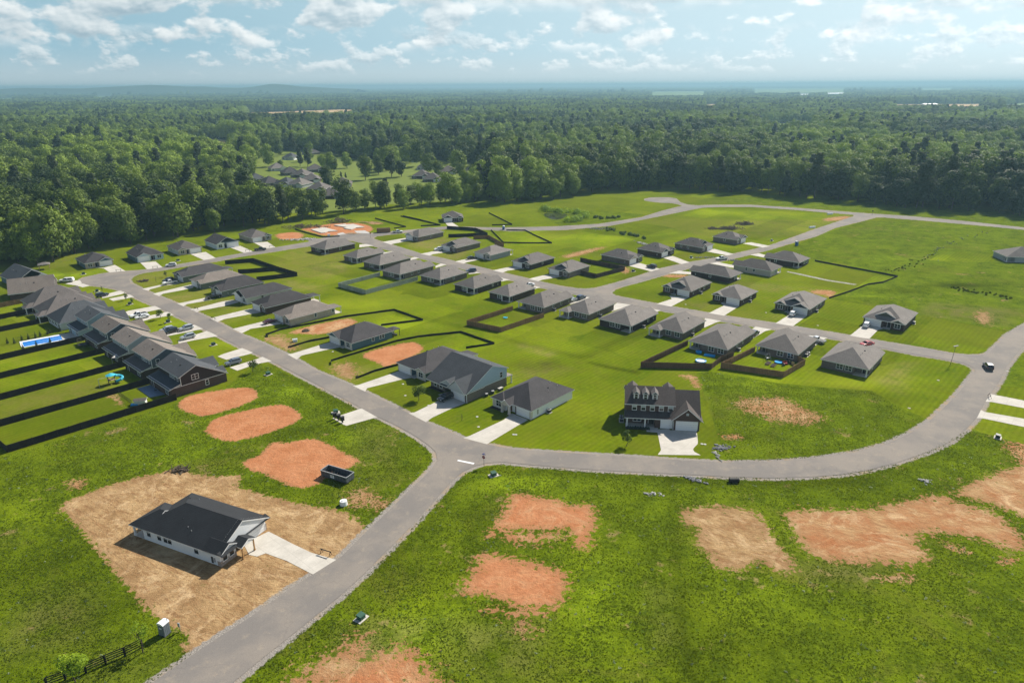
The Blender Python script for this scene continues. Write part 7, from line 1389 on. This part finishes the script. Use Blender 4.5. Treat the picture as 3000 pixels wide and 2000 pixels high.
# those that front the woods or stand nearest are the individuals
dist = np.hypot(x, y)
front = np.array([not beyond(a * (1 - 13 / d), b * (1 - 13 / d)) for a, b, d in zip(x, y, dist)])
score = dist - front * 260 + (~inv) * 9999; order = np.argsort(score); ind = order[:262]; rest = np.setdiff1d(np.arange(len(x)), ind)
GRP = {'left': ('broad leafy green tree in the woods left of the houses', 'trees of the left woods'), 'belt': ('tall leafy tree in the belt behind the foundations', 'trees of the belt behind the foundations'), 'right': ('tall leafy tree fronting the woods beyond the open field', 'trees fronting the woods beyond the field')}
base = []
for i, (cm, tm, h, w) in enumerate(PROT):
    r = empty('broadleaf_tree' if i != 4 else 'conical_tree', (0, 0, 0)); c = link('crown', cm, r); t = link('trunk', tm, r); base.append(r)
used = [False] * 6
def put_tree(v, X, Y, s, rt, lab, grp):
    if used[v]: o = copy_tree(base[v])
    else: o = base[v]; used[v] = True
    o.location = (X, Y, 0); o.scale = (s, s, s * g.uniform(.92, 1.08)); o.rotation_euler = (0, 0, rt); return tag(o, lab, 'tree', grp)
for v in range(6): 
    if v not in var[ind]: var[ind[v]] = v
for i in ind:
    ppx = proj(x[i], y[i], 0)[0]; key = 'left' if ppx < 830 else 'belt' if ppx < 1500 else 'right'; put_tree(int(var[i]), x[i], y[i], sz[i], rot[i], *GRP[key])
# trees standing in the older neighbourhood
for j, (k, a, b, v, s, lab) in enumerate([('g5', 975, 470, 1, .80, 'round bright tree among the brown roofs'), ('g5', 1320, 400, 2, .95, 'tall pale tree in the middle of the far lawn'), ('g5', 1440, 350, 0, .8, 'tree just right of the tall pale lawn tree'), ('g5', 1560, 375, 2, .9, 'narrow tall tree on the right of the far lawn'), ('g5', 1650, 370, 3, .8, 'smaller companion of the narrow tall lawn tree'), ('g5', 790, 280, 4, .75, 'dark conical tree above the brown roofs'), ('g5', 720, 275, 4, .68, 'dark tree left of the conical one above the brown roofs'), ('g5', 920, 290, 3, .72, 'tree behind the round bright tree'), ('g5', 1030, 320, 3, .7, 'tree on the left side of the far lawn'), ('g5', 1150, 290, 0, .75, 'grey green tree at the back of the far lawn'), ('g5', 1095, 378, 4, .22, 'small dark lawn evergreen, left one'), ('g5', 1138, 388, 4, .2, 'small dark lawn evergreen, right one'), ('g5', 540, 300, 3, .5, 'small tree beside the little white walled house'), ('f2', 1885, 640, 4, 1.22, 'tallest dark spire like tree at the front of the right woods')]):
    put_tree(v, *C(k, a, b), s, j * 1.1, lab, 'trees standing apart in the far lawns')

# forest behind: instanced crowns on scattered points, one object
protos = bpy.data.collections.new('crowns')
for r in base:
    for ch in r.children:
        if ch.name.startswith('crown'): protos.objects.link(ch)
order_names = sorted(o.name for o in protos.objects)
X = [x[rest]]; Y = [y[rest]]; SZ = [sz[rest]]; 
for y0, y1, st, s in ((1500, 3000, 11., 1.), (3000, 6500, 17., 1.3), (6500, 12500, 40., 2.7), (12500, 24000, 95., 5.5)):
    a, b = scatter(y0, y1, st)
    for hpoly in HOLES: k = ~inpoly(hpoly, a, b); a, b = a[k], b[k]
    if y0 == 1500: a, b = a[np.abs(a) > -1], b[np.abs(a) > -1]
    # irregular gaps so that the far woods break into bands
    if y0 >= 3000:
        nn = np.sin(a / 410 + np.sin(b / 700) * 2) + np.sin(b / 520 + np.sin(a / 900) * 2.4); k = nn > (-1.35 if y0 < 6000 else -1.1); a, b = a[k], b[k]
    X.append(a); Y.append(b); SZ.append(s * g.uniform(.8, 1.1, len(a)) * (1 if y0 < 3000 else .8))
X, Y, SZ = map(np.concatenate, (X, Y, SZ)); n = len(X); SZ = SZ * (1 + .22 * np.sin(X / 55 + 2 * np.sin(Y / 90)) * np.sin(Y / 48 + 1.7 * np.sin(X / 120))); print('forest points', n, 'individual trees', len(ind))
me = bpy.data.meshes.new('forest'); me.vertices.add(n); hill = 0 * X; me.vertices.foreach_set('co', np.stack([X, Y, hill], -1).ravel())
def attr(nm, tp, v): a = me.attributes.new(nm, tp, 'POINT'); a.data.foreach_set('value', v)
attr('sc', 'FLOAT', SZ.astype(np.float32)); attr('rt', 'FLOAT', g.uniform(0, 6.28, n).astype(np.float32)); attr('vi', 'INT', g.choice(6, n, p=[.2, .2, .17, .17, .08, .18]).astype(np.int32)); attr('flat', 'FLOAT', np.where(Y > 3000, np.where(Y > 12500, .2, np.where(Y > 6500, .40, .80)), 1.).astype(np.float32))
fo = link('forest', me, label='unbroken green forest stretching from the woods edge to the horizon', cat='forest', kind='stuff')
ng = bpy.data.node_groups.new('scatter_crowns', 'GeometryNodeTree'); ng.interface.new_socket('Geometry', in_out='INPUT', socket_type='NodeSocketGeometry'); ng.interface.new_socket('Geometry', in_out='OUTPUT', socket_type='NodeSocketGeometry')
gi, go = ng.nodes.new('NodeGroupInput'), ng.nodes.new('NodeGroupOutput'); ci = ng.nodes.new('GeometryNodeCollectionInfo'); ci.inputs['Collection'].default_value = protos; ci.inputs['Separate Children'].default_value = True; ci.inputs['Reset Children'].default_value = True
ip = ng.nodes.new('GeometryNodeInstanceOnPoints'); ip.inputs['Pick Instance'].default_value = True
def na(nm, tp): q = ng.nodes.new('GeometryNodeInputNamedAttribute'); q.data_type = tp; q.inputs['Name'].default_value = nm; return q.outputs['Attribute']
cx_ = ng.nodes.new('ShaderNodeCombineXYZ'); ng.links.new(na('rt', 'FLOAT'), cx_.inputs['Z']); sc_ = ng.nodes.new('ShaderNodeCombineXYZ'); s_ = na('sc', 'FLOAT'); ml = ng.nodes.new('ShaderNodeMath'); ml.operation = 'MULTIPLY'; ng.links.new(s_, ml.inputs[0]); ng.links.new(na('flat', 'FLOAT'), ml.inputs[1])
ng.links.new(s_, sc_.inputs['X']); ng.links.new(s_, sc_.inputs['Y']); ng.links.new(ml.outputs[0], sc_.inputs['Z'])
ng.links.new(gi.outputs[0], ip.inputs['Points']); ng.links.new(ci.outputs[0], ip.inputs['Instance']); ng.links.new(na('vi', 'INT'), ip.inputs['Instance Index']); ng.links.new(cx_.outputs[0], ip.inputs['Rotation']); ng.links.new(sc_.outputs[0], ip.inputs['Scale']); ng.links.new(ip.outputs[0], go.inputs[0])
md = fo.modifiers.new('scatter', 'NODES'); md.node_group = ng

# ------------------------------------------------------------------ rough vegetation
def clumps(name, zones, n, h, mname, seed, lab, w=.5, ymax=260, seg=3, cat='grass'):
    gg = np.random.RandomState(seed); acc = []
    tot = 0
    while tot < n:
        m_ = n * 3; d = np.sqrt(gg.uniform(66 ** 2, ymax ** 2, m_)); a = d; b = gg.uniform(-1., 1., m_) * d; keep = np.zeros(m_, bool)
        for z in zones: keep |= sdist(z, b, a, 2.) > .6
        for poly, tn, soft in DIRT[:13]: keep &= sdist(poly, b, a, 2.) < -.3
        for dk, dp in DRIVE: keep &= sdist(CP(dk, *dp), b, a, 2.) < -.3
        k = keep & (gg.uniform(0, 1, m_) < np.clip(1.3 - d / ymax, .15, 1)); nz = np.sin(b * .35 + np.sin(a * .22) * 2) + np.sin(a * .4 + np.sin(b * .3) * 2.2); k &= (nz + gg.normal(0, 1.6, m_)) > -.6
        acc.append(np.stack([b[k], a[k]], -1)); tot += k.sum()
    P = np.concatenate(acc)[:n]; q = np.repeat(P, seg, 0); N_ = len(q); an = gg.uniform(0, 2 * PI, N_); hh = h * gg.uniform(.4, 1.2, N_); ww = w * gg.uniform(.5, 1.2, N_); q = q + gg.normal(0, w * .35, (N_, 2)); lean = gg.normal(0, .35, (N_, 2)) * hh[:, None]
    dx, dy = np.cos(an) * ww / 2, np.sin(an) * ww / 2; z = np.zeros(N_)
    V = np.stack([np.stack([q[:, 0] - dx, q[:, 1] - dy, z], -1), np.stack([q[:, 0] + dx, q[:, 1] + dy, z], -1), np.stack([q[:, 0] + lean[:, 0], q[:, 1] + lean[:, 1], hh], -1)], 1).reshape(-1, 3)
    me = bpy.data.meshes.new(name); me.vertices.add(N_ * 3); me.vertices.foreach_set('co', V.ravel()); me.loops.add(N_ * 3); me.loops.foreach_set('vertex_index', np.arange(N_ * 3)); me.polygons.add(N_); me.polygons.foreach_set('loop_start', np.arange(N_) * 3); me.update(calc_edges=True)
    at = me.attributes.new('lf', 'FLOAT', 'FACE'); at.data.foreach_set('value', np.clip(np.repeat(gg.uniform(0, 1, len(P)), seg) * .9 + gg.uniform(0, .1, N_), 0, 1).astype(np.float32) * 1.6); me.materials.append(M[mname]); link(name, me, label=lab, cat=cat, kind='stuff')
clumps('rough_grass', ROUGH[:3], 65000, .15, 'weed', 3, 'rough knee high grass on the unbuilt lots', .22)
clumps('pale_weeds', ROUGH[:3], 420, .22, 'weed_pale', 4, 'pale flowering weeds dotted through the rough grass', .3, seg=6, cat='weeds')
# drainage ditch and pond vegetation
def thicket(name, pts, n, h, mname, lab, seed, size=.5):
    gg = random.Random(seed); lob = []
    for (a, b), (c, d) in zip(pts[:-1], pts[1:]):
        for i in range(n): t = gg.random(); lob.append((a + (c - a) * t + gg.gauss(0, 1.3), b + (d - b) * t + gg.gauss(0, 1.6), h * .3, h * gg.uniform(.3, .7), h * gg.uniform(.3, .8)))
    link(name, leaf_cloud(lob, len(lob) * 70, size, seed, mname=mname), label=lab, cat='bushes', kind='stuff')
thicket('pond_thicket', CP('c3', (1330, 50), (1400, 48), (1560, 70), (1700, 80), (1760, 110), (1700, 150), (1560, 160)), 9, 3.6, 'leaf_bright', 'bright green bushes round the small pond', 5, .45); thicket('ditch_reeds', CP('c3', (1800, 110), (1950, 130), (2100, 110)), 8, 1.6, 'leaf_young', 'darker reeds right of the pond', 6, .4)
thicket('ditch_brush', CP('c4', (250, 225), (380, 260), (480, 285), (600, 310)), 9, 1.5, 'leaf_young', 'dark green growth along the drainage ditch', 7, .35); thicket('ditch_brush', CP('c5', (1700, 755), (1800, 790), (2000, 820), (2200, 850)), 14, .55, 'weed', 'dark weeds along the diagonal ditch in the right field', 8, .3); thicket('ditch_brush', CP('c5', (1150, 610), (1300, 560), (1500, 470)), 14, .5, 'weed', 'tall weeds along the straight field ditch', 9, .25)
thicket('white_weeds', CP('c5', (1430, 540), (1560, 420), (1620, 385), (1760, 330), (1980, 240)), 7, .45, 'weed_pale', 'line of pale flowering weeds across the right field', 10, .25); pass; pass
pass; pass
pass; pass

# ------------------------------------------------------------------ hills, haze, sky, sun
def ridge(pts, D, z0, lab):
    q = MB(); P = []
    for xx, yy in pts:
        a = (xx - 1500) / F; P.append((a * D * 1.0, D, min(102.5, max(6., CH + (250 + (1500 - xx) * .0053 - yy) / F * D * .93))))
    for i in range(len(P) - 1):
        a, b = P[i], P[i + 1]; q.poly([(a[0], a[1], z0), (b[0], b[1], z0), (b[0], b[1] + 500, b[2]), (a[0], a[1] + 500, a[2])], 'hill'); q.poly([(b[0], b[1] + 1500, z0), (a[0], a[1] + 1500, z0), (a[0], a[1] + 500, a[2]), (b[0], b[1] + 500, b[2])], 'hill')
    q.build('hills', smooth=True, kind='structure')
defm('hill', (.022, .048, .016), .95, .6, .03)
ridge([(-300, 262), (0, 261), (60, 258), (140, 259), (230, 260), (320, 255), (380, 252), (440, 249), (490, 251), (540, 254), (600, 254), (640, 257), (700, 258), (740, 255), (765, 251), (790, 247), (815, 247), (850, 250), (880, 254), (930, 256), (980, 259), (1050, 262)], 7000, 0., '')
ridge([(-400, 264), (200, 261), (600, 262), (1000, 260), (1400, 258), (1700, 256), (1900, 255), (2200, 252), (2500, 250), (2800, 247), (3400, 244)], 23500, 0., '')
q = MB(); q.tube((0, 0, 0), (0, 0, 50), 2, 'metal_grey', 8); q.tube((0, 0, 50), (0, 0, 62), 12, 'metal_grey', 12, 6); p = ((2108 - 1500) / F * 9000, 9000); tag(q.build('water_tower', None, (p[0], p[1], 0)), 'tiny water tower silhouette on the right horizon', 'water tower')
p = C('f2', 1915, 172); r = empty('farm_shed', p, R(5), 'long white farm shed in the distant field at right', 'shed'); q = MB(); q.box(-26, 26, -9, 9, 0, 5, 'plastic_white'); q.build('wall', r); q = MB(); roof_shell(q, -27, 27, -10, 10, 5, .25, 'x', (True, True), sh='plastic_white', tr='plastic_white'); q.build('roof', r)

HX, HY = 27000., 26500.
q = MB(); q.box(-HX, HX, -400, HY, -1., 104., 'trim_white'); hz_ = q.build('haze', kind='stuff', label='pale blue haze over the whole plain', cat='haze'); m = bpy.data.materials.new('haze_air'); m.use_nodes = True; nt = m.node_tree; nt.nodes.clear()
o_ = nt.nodes.new('ShaderNodeOutputMaterial'); v_ = nt.nodes.new('ShaderNodeVolumePrincipled'); v_.inputs['Color'].default_value = (.30, .51, .62, 1); v_.inputs['Density'].default_value = 1.7e-4; v_.inputs['Anisotropy'].default_value = .2; nt.links.new(v_.outputs[0], o_.inputs['Volume']); hz_.data.materials.clear(); hz_.data.materials.append(m)

SUN_AZ, SUN_EL = 49., 40.   # direction to the sun, anticlockwise from +x
sd = bpy.data.lights.new('sun', 'SUN'); so = bpy.data.objects.new('sun', sd); COL.objects.link(so); sd.energy = 5.0; sd.angle = R(.55); sd.color = (1., .93, .82)
dv = Vector((math.cos(R(SUN_EL)) * math.cos(R(SUN_AZ)), math.cos(R(SUN_EL)) * math.sin(R(SUN_AZ)), math.sin(R(SUN_EL)))); so.rotation_euler = dv.to_track_quat('Z', 'Y').to_euler(); so.location = (0, 0, 200)
w = bpy.data.worlds.new('World'); S.world = w; w.use_nodes = True; nt = w.node_tree; nt.nodes.clear(); L = nt.links.new
sky = N(nt, 'ShaderNodeTexSky'); sky.sky_type = 'NISHITA'; sky.sun_disc = False; sky.sun_elevation = R(SUN_EL); sky.sun_rotation = R(90 - SUN_AZ); sky.air_density = 1.2; sky.dust_density = 1.0; sky.ozone_density = 1.5
bg = N(nt, 'ShaderNodeBackground', Strength=.06); L(sky.outputs[0], bg.inputs['Color'])
tcw = N(nt, 'ShaderNodeTexCoord'); sx = N(nt, 'ShaderNodeSeparateXYZ'); L(tcw.outputs['Generated'], sx.inputs[0])
def m_(op, a, b=None, c=None):
    n = N(nt, 'ShaderNodeMath', operation=op)
    for i, v in enumerate((a, b, c)):
        if v is None: continue
        if isinstance(v, (int, float)): n.inputs[i].default_value = v
        else: L(v, n.inputs[i])
    return n.outputs[0]
def rg(src, a, b, c=0., d=1., sm=True):
    r = N(nt, 'ShaderNodeMapRange'); r.interpolation_type = 'SMOOTHSTEP' if sm else 'LINEAR'
    for k, v in zip(('From Min', 'From Max', 'To Min', 'To Max'), (a, b, c, d)): r.inputs[k].default_value = v
    L(src, r.inputs['Value']); return r.outputs[0]
az_ = m_('ARCTAN2', sx.outputs[0], sx.outputs[1]); el_ = m_('ARCSINE', sx.outputs[2])
def col(c): n = N(nt, 'ShaderNodeRGB'); n.outputs[0].default_value = (*c, 1); return n.outputs[0]
def cmix(f, a, b):
    n = N(nt, 'ShaderNodeMix', data_type='RGBA'); L(f, n.inputs[0]); L(a, n.inputs[6]); L(b, n.inputs[7]); return n.outputs[2]
side = rg(az_, -.45, .62, 0., 1., False)
lowc = cmix(rg(el_, 0., .05), cmix(side, col((.33, .40, .43)), col((.48, .56, .585))), cmix(side, col((.22, .35, .42)), col((.50, .62, .665))))
lowb = N(nt, 'ShaderNodeBackground', Strength=1.); L(lowc, lowb.inputs['Color'])
m0 = N(nt, 'ShaderNodeMixShader'); L(rg(el_, .135, .24), m0.inputs[0]); L(lowb.outputs[0], m0.inputs[1]); L(bg.outputs[0], m0.inputs[2]); cur = m0.outputs[0]
def cloud_layer(su, sv, seed, soft, th, e0, e1, e2, e3):
    def nz(du, dv_):
        cb = N(nt, 'ShaderNodeCombineXYZ'); L(m_('MULTIPLY_ADD', az_, su, seed + du), cb.inputs[0]); L(m_('MULTIPLY_ADD', el_, sv, seed * .37 + dv_), cb.inputs[1]); cb.inputs[2].default_value = seed
        n = N(nt, 'ShaderNodeTexNoise', Scale=1., Detail=8., Roughness=.52, Distortion=.0); L(cb.outputs[0], n.inputs['Vector'])
        n2 = N(nt, 'ShaderNodeTexNoise', Scale=.33, Detail=1.); L(cb.outputs[0], n2.inputs['Vector'])
        return m_('MULTIPLY_ADD', n2.outputs['Fac'], .55, n.outputs['Fac'])
    d0, d1, d2 = nz(0, 0), nz(.05, .34), nz(.06, .10)
    band = m_('MULTIPLY', rg(el_, e0, e1), rg(el_, e2, e3, 1., 0.))
    msk = m_('MULTIPLY', rg(d0, th, th + soft), band)
    lit = m_('ADD', m_('MULTIPLY', rg(m_('SUBTRACT', d0, d1), -.10, .16, 0., 1., False), .62), m_('ADD', m_('MULTIPLY', rg(m_('SUBTRACT', d0, d2), -.05, .06, 0., 1., False), .30), m_('MULTIPLY', rg(d0, th, th + soft * 2.2, 1., 0.), .25)))
    return msk, lit
lays = [cloud_layer(38., 62., 3.3, .14, .76, .010, .026, .052, .075), cloud_layer(17., 30., 8.1, .10, .735, .036, .056, .095, .12), cloud_layer(11., 20., 21.4, .08, .735, .085, .108, .22, .4)]
for i, (msk, lit) in enumerate(lays):
    cc = cmix(side, cmix(lit, col((.19, .275, .33)), col((.60, .62, .615))), cmix(lit, col((.37, .48, .54)), col((.78, .80, .80))))
    cb = N(nt, 'ShaderNodeBackground', Strength=1.); L(cc, cb.inputs['Color'])
    ms = N(nt, 'ShaderNodeMixShader'); L(m_('MULTIPLY', msk, (.6, .85, .92)[i]), ms.inputs[0]); L(cur, ms.inputs[1]); L(cb.outputs[0], ms.inputs[2]); cur = ms.outputs[0]
wo = N(nt, 'ShaderNodeOutputWorld'); L(cur, wo.inputs['Surface'])
S.view_settings.view_transform = 'Standard'; S.view_settings.look = 'None'; S.view_settings.gamma = 1; S.view_settings.exposure = .66
S.render.engine = 'CYCLES'; c = S.cycles; c.max_bounces = 5; c.diffuse_bounces = 2; c.glossy_bounces = 2; c.transmission_bounces = 2; c.transparent_max_bounces = 4; c.volume_bounces = 0; c.use_denoising = True
